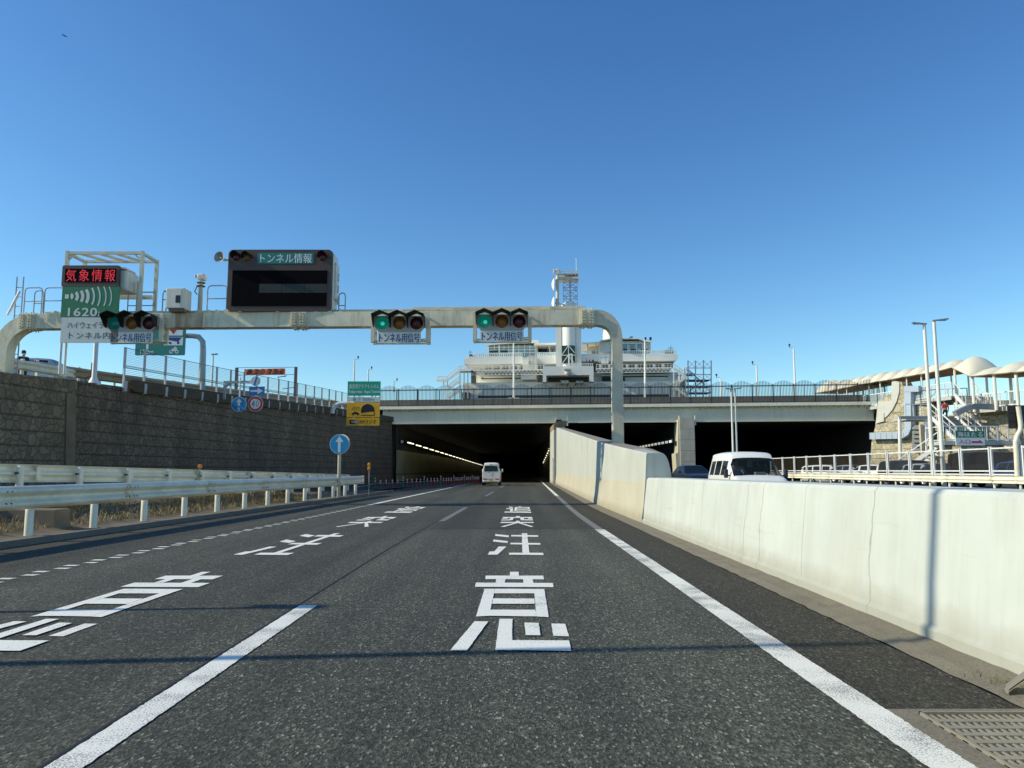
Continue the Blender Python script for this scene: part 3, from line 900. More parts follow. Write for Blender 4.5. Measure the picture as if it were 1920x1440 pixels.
# =====================================================================================================
#  RETAINING WALL on the left with the ramp on top
# =====================================================================================================
def ramp_z(Y): return interp([(0, 4.1), (27.5, 4.72), (30.6, 4.86), (41.8, 5.17), (60, 5.83), (78, 6.35), (90, 6.6), (120, 7.0)], Y)
rw = thing('retaining_wall', (-15, 50, 0), 'dark stone-patterned retaining wall in shade carrying the ramp on the left', 'retaining wall')
def rw_piece(ys, o0, mat, name):
    m = MB()
    m.grid([[V((wl(y, o0), y, frail_z(y) - .1)), V((wl(y, o0 + .18), y, ramp_z(y))), V((wl(y, o0 + .9), y, ramp_z(y))), V((wl(y, o0 + .9), y, 0))] for y in ys])
    return m.build(name, mat, rw)
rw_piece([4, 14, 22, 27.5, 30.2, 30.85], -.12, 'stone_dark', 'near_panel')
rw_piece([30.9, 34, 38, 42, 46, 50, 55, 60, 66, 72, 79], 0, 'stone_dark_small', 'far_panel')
m = MB(); m.grid([[V((wl(y, -.2), y, frail_z(y) - .1)), V((wl(y, -.02), y, ramp_z(y) - .55)), V((wl(y, .8), y, ramp_z(y) - .55))] for y in (30.2, 30.45, 30.7)])
m.poly([V((wl(30.2, -.2), 30.2, 0)), V((wl(30.2, -.02), 30.2, ramp_z(30.2) - .55)), V((wl(30.2, .8), 30.2, 4)), V((wl(30.2, .8), 30.2, 0))])
m.poly([V((wl(30.7, -.2), 30.7, 0)), V((wl(30.7, -.02), 30.7, ramp_z(30.7) - .55)), V((wl(30.7, .8), 30.7, 4)), V((wl(30.7, .8), 30.7, 0))])
m.build('pilaster', 'pilaster_stone', rw)
# concrete coping that carries the fence
m = MB(); cy = [34.6, 38, 42, 46, 50, 55, 60, 66, 72, 79]
m.grid([[V((wl(y, .10), y, ramp_z(y) - .18)), V((wl(y, -.02), y, ramp_z(y) - .18)), V((wl(y, .0), y, ramp_z(y) + .36)), V((wl(y, .35), y, ramp_z(y) + .36)), V((wl(y, .35), y, ramp_z(y) - .1))] for y in cy])
m.poly([V((wl(34.6, -.02), 34.6, ramp_z(34.6) - .18)), V((wl(34.6, 0), 34.6, ramp_z(34.6) + .36)), V((wl(34.6, .35), 34.6, ramp_z(34.6) + .36)), V((wl(34.6, .35), 34.6, ramp_z(34.6) - .18))])
m.build('coping', 'coping_dark', rw)
# return wall at the tunnel corner
m = MB(); m.grid([[V((wl(78, 0), 78, -.05)), V((wl(78, .18), 78, 6.2))], [V((-12.35, 79.0, -.05)), V((-12.55, 79.0, 6.2))], [V((-12.6, 81, -.05)), V((-12.6, 81, 6.2))]])
m.build('corner', 'concrete_dark', rw)
struct(MB().grid([[V((wl(y, .85), y, ramp_z(y) - .02)), V((wl(y, 14), y, ramp_z(y) - .02))] for y in (0, 14, 27.5, 42, 60, 78)]).build('ramp_road', 'asphalt_plain'))
m = MB(); m.grid([[V((wl(y, .86), y, -.03)), V((wl(y, .86), y, ramp_z(y) - .04)), V((wl(y, 15), y, ramp_z(y) - .04)), V((wl(y, 28), y, -.03))] for y in (0, 14, 27.5, 42, 60, 78)])
struct(m.build('ramp_embankment', 'concrete_dark'))

# wire fence on the coping
FX = [227, 265, 305, 340, 373, 402.5, 429, 454.6, 478, 499.6, 520, 538, 555, 571, 587.5, 601.7, 615.6, 628, 639.6, 651, 662, 672, 681, 690]
FP = [PL(x, 760, (WA[0] - .18, WA[1]), (WB[0] - .18, WB[1])) for x in FX]
wf = thing('wire_fence', (FP[8].x, FP[8].y, ramp_z(FP[8].y)), 'grey wire mesh fence along the top of the left retaining wall', 'fence')
fh = 1.78
def ftop(y): return ramp_z(y) + fh + .02
m = MB()
for a, b in zip(FP, FP[1:]):
    za, zb = ramp_z(a.y), ramp_z(b.y)
    for h in [.25 + .075 * i for i in range(20)]:
        m.tube([(a.x, a.y, za + h), (b.x, b.y, zb + h)], .0075, 4, False)
m.build('wire_mesh', 'wire', wf)
m = MB()
for a, b in zip(FP, FP[1:]):
    za, zb = ramp_z(a.y), ramp_z(b.y)
    for h, r in ((fh - .02, .018), (.88, .017), (.96, .015), (.2, .014)):
        m.tube([(a.x, a.y, za + h), (b.x, b.y, zb + h)], r, 5, False)
m.build('rail', 'dark_wire', wf)
for i, p in enumerate(FP):
    z = ramp_z(p.y)
    po = MB().box((p.x + .05, p.y, z + fh / 2 - .12), (.07, .12, fh + .24)).build('post', 'galv', wf)
    if i < 21:
        m = MB().cyl((p.x + .12, p.y - .12, z - .05), (p.x + .12, p.y - .12, z + .80), .045, 8)
        m.build('stub_post', 'galv_bright', wf)
        MB().box((p.x + .19, p.y - .06, z + .02), (.02, .26, .46)).build('bracket_plate', 'galv', wf)

# =====================================================================================================
#  SIGN GANTRY over the road
# =====================================================================================================
def gY(px): return 27.0 + (1160 - px) / 1140 * .8
def GP(px, py, dy=0.0): return P(px, py, gY(px) + dy)
zt = (GP(1086, 583.5).z + GP(60, 591).z) / 2
zb = (GP(1060, 612.5).z + GP(60, 617).z) / 2
xr, xl_ = GP(1156.5, 700).x, GP(8, 650).x
gan = thing('sign_gantry', (xr, 27, 2.2), 'off-white steel sign gantry with bent corners spanning the whole road', 'sign gantry')
bh = zt - zb
def gpt(s, z, d=0.0):
    """s: metres along the beam from the right leg axis towards the left; d: metres towards the viewer"""
    t = s / (xr - xl_)
    return V((xr - s, 27.0 + .8 * t - d, z))
L_ = xr - xl_
def sweep(path, dep, name, mat):
    """path: list of (s, z, ns, nz) outer side points given as centre and in-plane normal; box section bh by dep"""
    m = MB(); rows = []
    for q_ in path:
        s, z, ns, nz = q_[:4]; h = (q_[4] if len(q_) > 4 else bh) / 2
        rows.append([gpt(s + ns * h, z + nz * h, dep / 2), gpt(s + ns * h, z + nz * h, -dep / 2), gpt(s - ns * h, z - nz * h, -dep / 2), gpt(s - ns * h, z - nz * h, dep / 2), gpt(s + ns * h, z + nz * h, dep / 2)])
    m.grid(rows); m.poly(rows[0][:4]); m.poly(rows[-1][:4])
    return m.build(name, mat, gan, smooth=50)
zc = (zt + zb) / 2
R1, R2 = .72, 1.15
LW = .36
rp = [(0, 2.1, -1, 0, LW), (0, zc - R1, -1, 0, LW)]
rp += [(R1 - R1 * math.cos(a), zc - R1 + R1 * math.sin(a), -math.cos(a), math.sin(a), lerp(LW, bh, math.sin(a) ** 2)) for a in [math.pi / 2 * k / 10 for k in range(1, 11)]]
sr = R1 + .28
rp.append((sr, zc, 0, 1))
sweep(rp, .5, 'right_leg', 'gantry_clean')
sl2 = L_ - R2 - .55
sA, sB = xr - GP(386, 600).x, xr - GP(334, 600).x
sweep([(sr, zc, 0, 1), (5.5, zc, 0, 1), (sA, zc, 0, 1)], .496, 'beam', 'gantry_paint')
sweep([(sA, zc, 0, 1), (sB, zc, 0, 1)], .496, 'beam', 'gantry_rust')
sweep([(sB, zc, 0, 1), (sl2, zc, 0, 1)], .496, 'beam', 'gantry_paint')
lp = [(sl2, zc, 0, 1)] + [(L_ - R2 + R2 * math.sin(a), zc - R2 + R2 * math.cos(a), math.sin(a), math.cos(a)) for a in [math.pi / 2 * k / 10 for k in range(0, 11)]] + [(L_, 4.6, 1, 0)]
sweep(lp, .5, 'left_leg', 'gantry_paint')
def splice(px0, px1):
    a, b = GP(px0, 600), GP(px1, 600); s0, s1 = xr - a.x, xr - b.x
    m = MB()
    m.prism([gpt(s0, zt - .01, .25), gpt(s1, zt - .01, .25), gpt(s1, zb + .01, .25), gpt(s0, zb + .01, .25)], (0, -.045, 0))
    for zz, t in ((zt, 1), (zb, -1)):
        m.prism([gpt(s0, zz, .24), gpt(s1, zz, .24), gpt(s1, zz, -.24), gpt(s0, zz, -.24)], (0, 0, .022 * t))
    w = s1 - s0
    for f in (.16, .32, .66, .82):
        s = s0 + w * f
        for k in range(5):
            z = lerp(zb + .07, zt - .07, k / 4)
            m.cyl(gpt(s, z, .26), gpt(s, z, .37), .038, 6)
        for k in range(3):
            for zz, t in ((zt, 1), (zb, -1)):
                q = gpt(s, zz, .17 - .17 * k); m.cyl(q, q + V((0, 0, .08 * t)), .022, 6)
    m.build('splice_plate', 'bracket_paint', gan)
splice(1086, 1114); splice(547.7, 578); splice(44.5, 74)
# maintenance rail and brackets along the top of the beam
m = MB()
for px in (110, 160, 395, 410, 426, 455, 524, 600, 619, 640, 850, 1030):
    q = GP(px, 588); s = xr - q.x
    m.box(gpt(s, zt + .05, .12), (.07, .2, .12))
each(m, 'rail_bracket', 'bracket_paint', gan); m = MB()
m.bar(gpt(sr + .1, zt + .11, -.1), gpt(sl2 + .3, zt + .11, -.1), .10, .05)
m.bar(gpt(sr + .1, zt + .13, .12), gpt(7.3, zt + .13, .12), .06, .05)
each(m, 'top_rail', 'bracket_paint', gan)
def hoop(px0, px1, ytop, ymid=None, ybot=583, d=-.2, r=.022):
    m = MB()
    a, b = GP(px0, ybot, -d), GP(px1, ybot, -d)
    z1 = GP((px0 + px1) / 2, ytop, -d).z; z0 = zt + .02
    e = .12 if b.x > a.x else -.12
    m.tube([(a.x, a.y, z0), (a.x, a.y, z1 - .12), (a.x + .035, a.y, z1 - .035), (a.x + e, a.y, z1), (b.x - e, b.y, z1), (b.x - .035, b.y, z1 - .035), (b.x, b.y, z1 - .12), (b.x, b.y, z0)], r, 6)
    if ymid:
        zm = GP((px0 + px1) / 2, ymid, -d).z
        m.tube([(a.x, a.y, zm), (b.x, b.y, zm)], r * .85, 6)
    return m.build('hand_rail', 'galv', gan)
hoop(388, 424, 535.5, 560); hoop(635, 647, 549, 573); hoop(44.5, 77, 539.5, 565); hoop(82, 118, 539.5, 564, d=-.3); hoop(239, 290, 548, 573, d=-.4); hoop(304, 311, 545, 562, d=-.4); hoop(63, 80, 545, 569, d=.35)
# ladder and stay at the left corner, caged ladder beside the leg
m = MB()
for px in (27, 39.5):
    a = GP(px, 590, .3); m.tube([(a.x, a.y, 4.7), (a.x, a.y, GP(px, 519, .3).z)], .025, 6)
a, b = GP(27, 590, .3), GP(39.5, 590, .3)
z = 4.8
while z < GP(33, 522, .3).z:
    m.tube([(a.x, a.y, z), (b.x, b.y, z)], .016, 5); z += .36
m.build('ladder', 'galv', gan)
m = MB(); p, q = GP(14, 591, -.1), GP(37, 546, -.1); m.tube([p, q], .05, 8); m.build('stay', 'white_paint', gan)

# ------------------------------------------------------------------ weather information sign
WY = 26.9
ws = thing('information_sign', P(169, 642, WY), 'weather sign with red glowing characters over a green radio panel, left', 'information sign')
m = MB(); cx, cz, w, h = plate_px(m, 116, 497.5, 223, 537.5, WY, .12, .06); m.build('led_cabinet', 'board_brown', ws)
m = MB(); plate_px(m, 121.7, 503.7, 217, 528.8, WY - .012, .011, .01); led = m.build('led_display', 'display_black', ws)
m = MB(); write_px(m, '気象情報', 123.5, 505, 216, 527.5, WY - .016, 0, 1.30, 0); m.build('red_characters', 'led_red', led)
m = MB(); plate_px(m, 115.3, 537, 222.8, 595.2, WY, .05, .005); gp_ = m.build('green_panel', 'sign_green_dark', ws)
m = MB(); write_px(m, '1620', 127.5, 577, 182, 593, WY - .005, .012, 1.1, .02); write_px(m, 'kHz', 184.5, 584, 208, 593, WY - .005, .01)
cx, cz, w, h = rect(122, 552, 129, 560, WY); m.add([(cx - w / 2, WY - .005, cz - h / 2), (cx + w / 2, WY - .005, cz - h / 2), (cx + w / 2, WY - .005, cz + h / 2), (cx - w / 2, WY - .005, cz + h / 2)], [(0, 1, 2, 3)])
for xc, hh, th in ((815, 37, 36), (875, 56, 34), (935, 72, 34), (995, 84, 34), (1055, 98, 20), (1118, 112, 15), (1185, 112, 13), (1245, 110, 11)):
    bulge = 26; R = (hh * hh + bulge * bulge) / (2 * bulge); a1 = math.asin(min(1, hh / R)); rows = []
    xo = (xc + 14) / 6
    for k in range(9):
        a = -a1 + 2 * a1 * k / 8; r = []
        for rr in (R, R - th):
            q = P(xo - (R - rr * math.cos(a)) / 6, 440 + (693 - rr * math.sin(a)) / 6, WY - .005); r.append(q)
        rows.append(r)
    m.grid(rows)
m.build('white_lettering', 'sign_white', gp_)
m = MB(); plate_px(m, 114, 595.2, 222, 642.5, WY, .05, .02); wp = m.build('white_panel', 'sign_white', ws)
m = MB(); write_px(m, 'ハイウェイラジオ', 126, 603.5, 217, 615.5, WY - .005, .0, 1.0, .008); write_px(m, 'トンネル内', 129, 622.5, 206, 635.5, WY - .005, 0, 1.1, .012); m.build('dark_lettering', 'ink_dark_green', wp)
a = P(223, 520, WY); m = MB(); zt1, zb1 = P(223, 504, WY).z, P(223, 541, WY).z
m.cbox((a.x - .75, WY + .62, (zt1 + zb1) / 2), (1.9, .9, zt1 - zb1), .05); m.box((a.x - .7, WY + .5, zt1 + .06), (1.7, .8, .06)); m.build('rear_cabinet', 'cabinet_white', ws)
m = MB()      # portal frame behind the sign
yf, yr = WY + .35, WY + 1.45
fz, rz_ = P(190, 472, yf).z, P(200, 488, yr).z
xa, xb = P(123.5, 530, yf).x, P(264.5, 530, yf).x
for x in (xa, xb):
    m.box((x, yf, (fz + zt) / 2), (.11, .11, fz - zt + .05)); m.box((x + .02, yr, (rz_ + zt) / 2 - .1), (.11, .11, rz_ - zt + .2))
    m.bar((x, yf, fz - .06), (x + .02, yr, rz_ - .06), .09)
m.bar((xa - .05, yf, fz - .05), (xb + .05, yf, fz - .05), .1); m.bar((xa, yr, rz_ - .05), (xb, yr, rz_ - .05), .1)
for f in (.25, .5, .72): m.bar((lerp(xa, xb, f) - .25, yf, fz - .06), (lerp(xa, xb, f) + .25, yr, rz_ - .06), .08)
m.bar((xa + .05, yf, fz - .3), (xa + .3, yf, fz - .08), .05); m.bar((xb - .05, yf, fz - .3), (xb - .3, yf, fz - .08), .05)
m.bar((xa, yr + .05, P(230, 557, yr).z), (xb - .1, yr + .05, P(230, 557, yr).z), .13); m.bar((xb - .25, yf + .4, zt), (xb - .25, yf + .4, P(262, 523, yf).z), .13)
m.build('frame', 'bracket_paint', ws)
m = MB()
for px in (114, 123): q = P(px, 660, WY + .6); m.tube([(q.x, q.y, 4.7), (q.x, q.y, P(px, 640, WY + .6).z)], .045, 8)
q = P(117, 634, WY + .4); m.lathe((q.x, q.y, q.z), (0, -1, 0), [(0, 0), (.1, -.02), (.13, -.1), (.13, -.3), (0, -.3)], 12)
each(m, 'support_pipe', 'white_paint', ws)

# ------------------------------------------------------------------ tunnel message board
BY = 27.1
vb = thing('message_board', P(525, 584, BY), 'big brown message board with dark screen and green header on the gantry', 'message board')
cx, cz, w, h = rect(426.5, 468, 622.7, 583.7, BY)
m = MB(); m.prism(rrect(cx, cz, w, h, BY, .17, 5), (0, .10, 0)); m.build('front_panel', 'board_brown', vb)
m = MB(); m.cbox((cx + .0, BY + .58, cz + .03), (w - .06, .95, h - .04), .1); m.box((cx + w / 2 - .0, BY + .7, cz + .1), (.06, .5, h * .6))
for k in range(3): m.box((cx + w / 2 + .05, BY + .75, cz - .6 + .45 * k), (.06, .1, .25))
m.build('housing', 'cabinet_white', vb)
m = MB(); plate_px(m, 434.6, 507, 613, 574, BY - .012, .011, .008); ds = m.build('screen', 'display_black', vb)
m = MB()
for a, b in ((486, 527.5), (528.2, 570), (570.7, 613)): plate_px(m, a, 532.3, b, 549, BY - .016, .003, .002)
m.build('grey_band', 'display_grey', ds)
m = MB(); plate_px(m, 483, 474, 588, 494, BY - .012, .011, .008); hd = m.build('header', 'sign_teal', vb)
m = MB(); write_px(m, 'トンネル情報', 488, 475.5, 584.5, 493, BY - .016, 0, 1.05, .016); m.build('lettering', 'sign_white_bright', hd)
for px, py, mt in ((442.5, 481.7, 'lens_red'), (463, 482.7, 'lens_amber_dark'), (605, 481.7, 'lens_red')):
    c = P(px, py, BY)
    m = MB(); m.lathe(c, (0, -1, 0), [(0, .06), (.09, .05), (.155, .012), (.155, 0)], 18); lm = m.build('warning_lamp', mt, vb, smooth=True)
    m = MB(); rows = []
    for k in range(15):
        a = math.radians(-15 + 210 * k / 14); x, z = math.cos(a) * .17, math.sin(a) * .17
        ln = .05 + .22 * max(0, math.sin(a) * .6 + .4)
        rows.append([V((c.x + x, BY - .005, c.z + z)), V((c.x + x, BY - ln, c.z + z)), V((c.x + x * .96, BY - ln, c.z + z * .96)), V((c.x + x * .96, BY - .005, c.z + z * .96))])
    m.grid(rows); m.build('hood', 'hood_black', lm)
m = MB()
for px in (453, 523, 595, 620): q = P(px, 586, BY + .2); m.box((q.x, BY + .3, (zt + cz - h / 2) / 2), (.1, .6, cz - h / 2 - zt + .02))
each(m, 'mounting_foot', 'bracket_paint', vb)

hs = thing('horn_speaker', P(415, 484, BY), 'grey horn loudspeaker on the left side of the brown message board', 'loudspeaker')
c = P(414, 483.5, BY); ax = V((-.25, -1, .05))
m = MB(); m.lathe(c, ax, [(.045, -.3), (.05, -.15), (.08, -.05), (.13, .04), (.20, .10), (.205, .105), (.19, .09), (.12, .03), (.06, -.05), (0, -.06)], 20); m.build('horn', 'galv', hs, smooth=True)
m = MB(); m.lathe(c, ax, [(0, .05), (.035, .03), (.045, -.05), (.03, -.1)], 10); m.build('driver', 'bracket_paint', hs, smooth=True)
m = MB(); m.bar(c + V((0, .25, 0)), c + V((.3, .25, -.02)), .05); m.build('bracket', 'galv', hs)

eb = thing('equipment_cabinet', GP(328, 584), 'white equipment cabinet with small door window on top of the gantry', 'cabinet')
cx, cz, w, h = rect(311, 539.6, 344.6, 577.5, 26.95)
m = MB(); m.cbox((cx, 26.95 + .33, cz), (w, .66, h), .02); bx = m.build('box', 'cabinet_white', eb)
m = MB(); plate_px(m, 312.5, 542, 339, 576.5, 26.938, .011, .004); dr = m.build('door', 'cabinet_white', eb)
m = MB(); plate_px(m, 329, 553.5, 338, 567.5, 26.93, .007, .005); m.build('door_window', 'display_grey', dr)
m = MB(); m.box((cx + .03, 26.95 + .36, (cz - h / 2 + zt) / 2), (w * .85, .55, cz - h / 2 - zt + .02)); m.build('base', 'concrete_dark', eb)

cp = thing('camera_post', GP(375, 584), 'short post with small surveillance camera standing on the gantry beam', 'camera post')
b = GP(374.5, 584); zc0 = P(375, 535, b.y).z; zc1 = P(375, 517.5, b.y).z
m = MB(); m.tube([(b.x, b.y, zt), (b.x, b.y, zt + .1), (b.x, b.y, zt + .13), (b.x, b.y, zc0 + .12)], [.22, .17, .085, .075], 12); m.build('post', 'gantry_clean', cp, smooth=40)
m = MB()
for zz in (zc0 - .05, zc0 + .08): m.cyl((b.x, b.y, zz), (b.x, b.y, zz + .03), .15, 12)
m.tube([(b.x - .12, b.y - .05, zc0 - .05), (b.x - .2, b.y - .05, zc0 - .25), (b.x - .1, b.y - .05, zc0 - .35)], .02, 6); m.build('clamp', 'rust_post', cp)
m = MB(); m.cbox((b.x + .03, b.y, (zc0 + zc1) / 2 + .12), (.26, .32, zc1 - zc0 - .14), .04); m.cyl((b.x - .1, b.y - .05, (zc0 + zc1) / 2 + .15), (b.x - .2, b.y - .1, (zc0 + zc1) / 2 + .15), .06, 10); m.build('camera_head', 'cabinet_white', cp)

# ------------------------------------------------------------------ traffic signals
SY = 26.35
def signal_proto():
    """built round x=0, front of the head at y=SY, lens row at z=0"""
    s = P(941, 603, SY)
    r = thing('traffic_signal', (s.x, SY, s.z), 'tunnel traffic signal with bright green light, nearest the right gantry leg', 'traffic signal', 'three-lamp tunnel signals hung on the gantry')
    k = SY / 1440 * (1 / (CT ** 2)) if False else SY / 1440
    def q(dx, dy): return V((s.x + dx * k, SY, s.z - dy * k))
    outline = [q(-49, -14), q(49, -14), q(49, 4), q(38, 17.5), q(-39, 17.5), q(-49, 4)]
    m = MB(); m.prism(outline, (0, .22, 0)); m.build('housing', 'signal_body', r)
    for i, mt in ((-1, 'signal_green'), (0, 'lens_amber'), (1, 'lens_red')):
        c = q(33 * i, 0)
        m = MB(); m.lathe(c, (0, -1, 0), [(0, .075), (.08, .07), (.16, .045), (.225, .006), (.228, 0)], 28); ln = m.build('lens', mt, r, smooth=True)
        if i == -1:
            m = MB(); m.lathe(c + V((.03, -.07, -.03)), (0, -1, 0), [(0, .012), (.03, .011), (.07, .003)], 14); m.build('lit_core', 'signal_core', ln, smooth=True)
        m = MB(); rows = []
        prof = [(-16.4, 8), (-16.4, -13), (0, -19.5), (16.4, -13), (16.4, 8)]
        dep = [.16, .56, .62, .56, .16]
        for (dx, dy), dd in zip(prof, dep):
            b = q(33 * i + dx, dy); rows.append([b, b + V((0, -dd, 0)), b + V((-dx * .0006, -dd, -.02)), b + V((-dx * .0006, 0, -.02))])
        m.grid(rows); m.build('hood', 'hood_black', r)
    m = MB(); m.prism([q(-40.5, 17.2), q(41.5, 17.2), q(41.5, 39), q(-40.5, 39)], (0, .03, 0)); npl = m.build('name_plate', 'sign_white', r)
    m = MB(); a = q(-38, 37); b = q(39, 37); c = q(-38, 19.5); a.y = b.y = c.y = SY - .005
    write(m, 'トンネル用信号', a, b - a, c - a, 0, .95, .02); m.build('lettering', 'ink_blue', npl)
    m = MB()
    for dx in (-52, 53.5):
        for dep_ in (.12, .55):
            m.box(q(dx, 8) + V((0, dep_ + .05, 0)), (.12, .12, 1.02))
        for dz in (-.42, -.1, .42): m.bar(q(dx, 8) + V((0, .15, dz)), q(dx, 8) + V((0, .65, dz)), .06, .05)
    for dy, yy in ((-21, .15), (-26, .6)): m.bar(q(-50, dy) + V((0, yy, 0)), q(56, dy) + V((0, yy, 0)), .07, .05)
    m.bar(q(-52, 33) + V((0, .2, 0)), q(53, 33) + V((0, .2, 0)), .06); m.bar(q(-52, 34) + V((0, .6, 0)), q(53, 34) + V((0, .6, 0)), .06)
    m.bar(q(40, 30) + V((0, .2, 0)), q(54, 24) + V((0, .6, 0)), .05)
    m.build('bracket', 'bracket_paint', r)
    return r
sig = signal_proto()
b2 = P(748.8, 606, SY + .15); dup(sig, b2, 'tunnel traffic signal with bright green light, between message board and right-hand signal')
b3 = P(247.5, 606, SY + .55); s3 = dup(sig, b3, 'tunnel traffic signal seen from one side, in front of the radio information sign')
for ch in kids(s3):                                   # its green lamp points away from us and looks dim
    if ch.name.startswith('lens') and ch.data.materials[0].name == 'signal_green':
        ch.data = ch.data.copy(); ch.data.materials[0] = MATS['signal_green_dim']
        for g_c in kids(ch): g_c.scale = (.55, 1, .55); g_c.location = ((b3.x - b3.x) + .0, 0, 0); bpy.data.objects.remove(g_c)

# =====================================================================================================
#  GUARDRAILS, delineators and small signs on the left island
# =====================================================================================================
WP = [(.0, 0), (.02, -.004), (.085, -.050), (.095, -.075), (.085, -.10), (.0, -.158), (-.004, -.176), (.0, -.194), (.085, -.252), (.095, -.277), (.085, -.302), (.02, -.348), (0, -.352)]
def wbeam(m, pts, side, sc=1.15, base=None):
    """corrugated beam through (x, y, z_top); side: +1 bulges towards +x"""
    rows = []
    for i, p in enumerate(pts):
        a, b = V(pts[max(0, i - 1)]), V(pts[min(len(pts) - 1, i + 1)])
        d = (b - a).normalized(); n = V((d.y, -d.x, 0)) * side
        r = [V(p) + n * u * sc + V((0, 0, w * sc)) for u, w in WP]
        r += [V(p) + n * (u * sc - .014) + V((0, 0, w * sc * .985 - .004)) for u, w in reversed(WP)]
        rows.append(r + [r[0]])
    m.grid(rows); return m
def nrx(y): return kerb_x(y) - .33
gr = thing('guardrail', (nrx(14), 14, .1), 'nearer pale guardrail along the road edge of the left island', 'guardrail', 'guardrails on the left island')
nz = lambda y: interp([(0, 1.0), (12.8, .985), (38.5, .985)], y)
ends = [-4, .8, 4.8, 8.8, 12.8, 16.8, 20.8, 24.8, 28.8, 32.8, 38.3]
m = MB()
for a, b in zip(ends, ends[1:]):
    wbeam(m, [(nrx(a - .15), a - .15, nz(a)), (nrx(b), b, nz(b))], 1)
rail = m.build('rail', 'rail_blue', gr, smooth=25)
m = MB()
for a in ends[1:]:
    for dy in (-.22, -.1, .1, .22):
        for dz in (-.09, -.29): q = V((nrx(a + dy) + .1, a + dy, nz(a) + dz)); m.cyl(q - V((.02, 0, 0)), q + V((.012, 0, 0)), .014, 6)
each(m, 'bolt', 'plastic_dark', rail)
m = MB(); q = V((nrx(38.3), 38.35, nz(38.3))); m.cbox((q.x + .02, q.y, q.z - .2), (.16, .06, .42), .02); m.build('end_cap', 'rail_paint', gr)
y = 2.0
while y < 38.4:
    m = MB(); x = nrx(y) - .07; m.tube([(x, y, .05), (x, y, nz(y) - .10), (x, y, nz(y) - .07)], [.07, .07, .045], 12); m.build('post', 'rail_paint', gr, smooth=40); y += 1.96
gf = thing('guardrail', (frail_x(20), 20, frail_z(20)), 'farther cream guardrail with its posts on the near side and orange reflector', 'guardrail', 'guardrails on the left island')
fz_ = lambda y: interp([(0, 1.5), (16.7, 1.40), (42, 1.03)], y)
ends = [6, 10, 14, 18, 21.7, 25.5, 29.3, 33.2, 37, 41.8]
m = MB()
for a, b in zip(ends, ends[1:]): wbeam(m, [(frail_x(a - .15), a - .15, fz_(a)), (frail_x(b), b, fz_(b))], -1)
rail = m.build('rail', 'rail_paint', gf, smooth=25)
m = MB()
for a in ends[2:]:
    q = V((frail_x(a) + .005, a, fz_(a) - .2)); m.box(q, (.03, .16, .3))
each(m, 'joint_plate', 'rail_paint', rail)
for px in (38, 150, 241, 317, 379, 431, 475, 513.5, 548, 579, 606, 630, 652):
    # intersect with the rail line
    d = ray(px, 885); yq = 18.0
    for _ in range(12): yq = (frail_x(yq) + .1) / d.x * d.y
    x = frail_x(yq) + .1
    m = MB(); m.tube([(x, yq, frail_z(yq) - .4), (x, yq, fz_(yq) - .06), (x, yq, fz_(yq) - .035)], [.08, .08, .055], 12); po = m.build('post', 'rail_paint', gf, smooth=40)
    MB().cyl((x - .13, yq, fz_(yq) - .2), (x + .02, yq - .11, fz_(yq) - .2), .022, 6).build('bolt', 'plastic_dark', po)
rf = thing('reflector', (frail_x(25.2), 25.2, fz_(25.2)), 'round orange reflector on a clip above the farther guardrail', 'reflector')
c = V((frail_x(25.5) + .05, 25.4, fz_(25.4) + .11))
m = MB(); m.lathe(c, (.1, -1, 0), [(0, .03), (.06, .025), (.07, .01), (.07, -.03), (.05, -.05), (0, -.05)], 16); m.build('lens', 'reflector_orange', rf, smooth=True)
m = MB(); m.cyl(c - V((0, 0, .25)), c - V((0, 0, .05)), .014, 6); m.box(c - V((0, 0, .28)), (.09, .14, .07)); m.build('clip', 'galv', rf)
# low concrete curb block behind the near rail
tag(MB().box((-11.0, 15.3, .27), (4.4, .5, .46), rz=-.02).build('concrete_block', 'concrete_dark', bevel=.02), 'low grey concrete block between the two guardrails at the left edge', 'concrete block')

# round blue arrow sign
def ring_disc(m, c, r, r0, n=28, y=0):
    rows = [[V((c.x + math.cos(2 * math.pi * k / n) * rr, c.y + y, c.z + math.sin(2 * math.pi * k / n) * rr)) for k in range(n + 1)] for rr in (r, r0)]
    return m.grid(rows)
def arrow_up(m, c, h, w, sh, y):
    """upright arrow centred on c: total height h, head width w, shaft width sh"""
    hh = w * .72
    return m.poly([V((c.x - sh / 2, c.y + y, c.z - h / 2)), V((c.x + sh / 2, c.y + y, c.z - h / 2)), V((c.x + sh / 2, c.y + y, c.z + h / 2 - hh)), V((c.x + w / 2, c.y + y, c.z + h / 2 - hh)), V((c.x, c.y + y, c.z + h / 2)), V((c.x - w / 2, c.y + y, c.z + h / 2 - hh)), V((c.x - sh / 2, c.y + y, c.z + h / 2 - hh))])
SYb = 33.5
c = P(636.3, 832.8, SYb)
bs = thing('arrow_sign', (c.x, SYb + .08, .12), 'round blue sign with white upward arrow on a post behind the guardrail', 'road sign')
r = 18.2 / 1440 * SYb
m = MB(); m.cyl((c.x, SYb + .09, 0.1), (c.x, SYb + .09, c.z + r * .6), .075, 12); m.build('post', 'gantry_clean', bs, smooth=40)
m = MB(); m.disc(c + V((0, .012, 0)), (0, 1, 0), r, 36, .02); dsk = m.build('disc', 'sign_white_bright', bs)
m = MB(); m.disc(c, (0, 1, 0), r * .955, 36, .011); m.build('blue_face', 'sign_cyan', dsk)
m = MB(); arrow_up(m, c, r * 1.66, r * .82, r * .27, -.003); m.build('arrow', 'sign_white_bright', dsk)
m = MB(); m.disc(c + V((.05, .2, .02)), (.35, 1, 0), r, 36, .02); m.build('rear_disc', 'sign_back', bs)

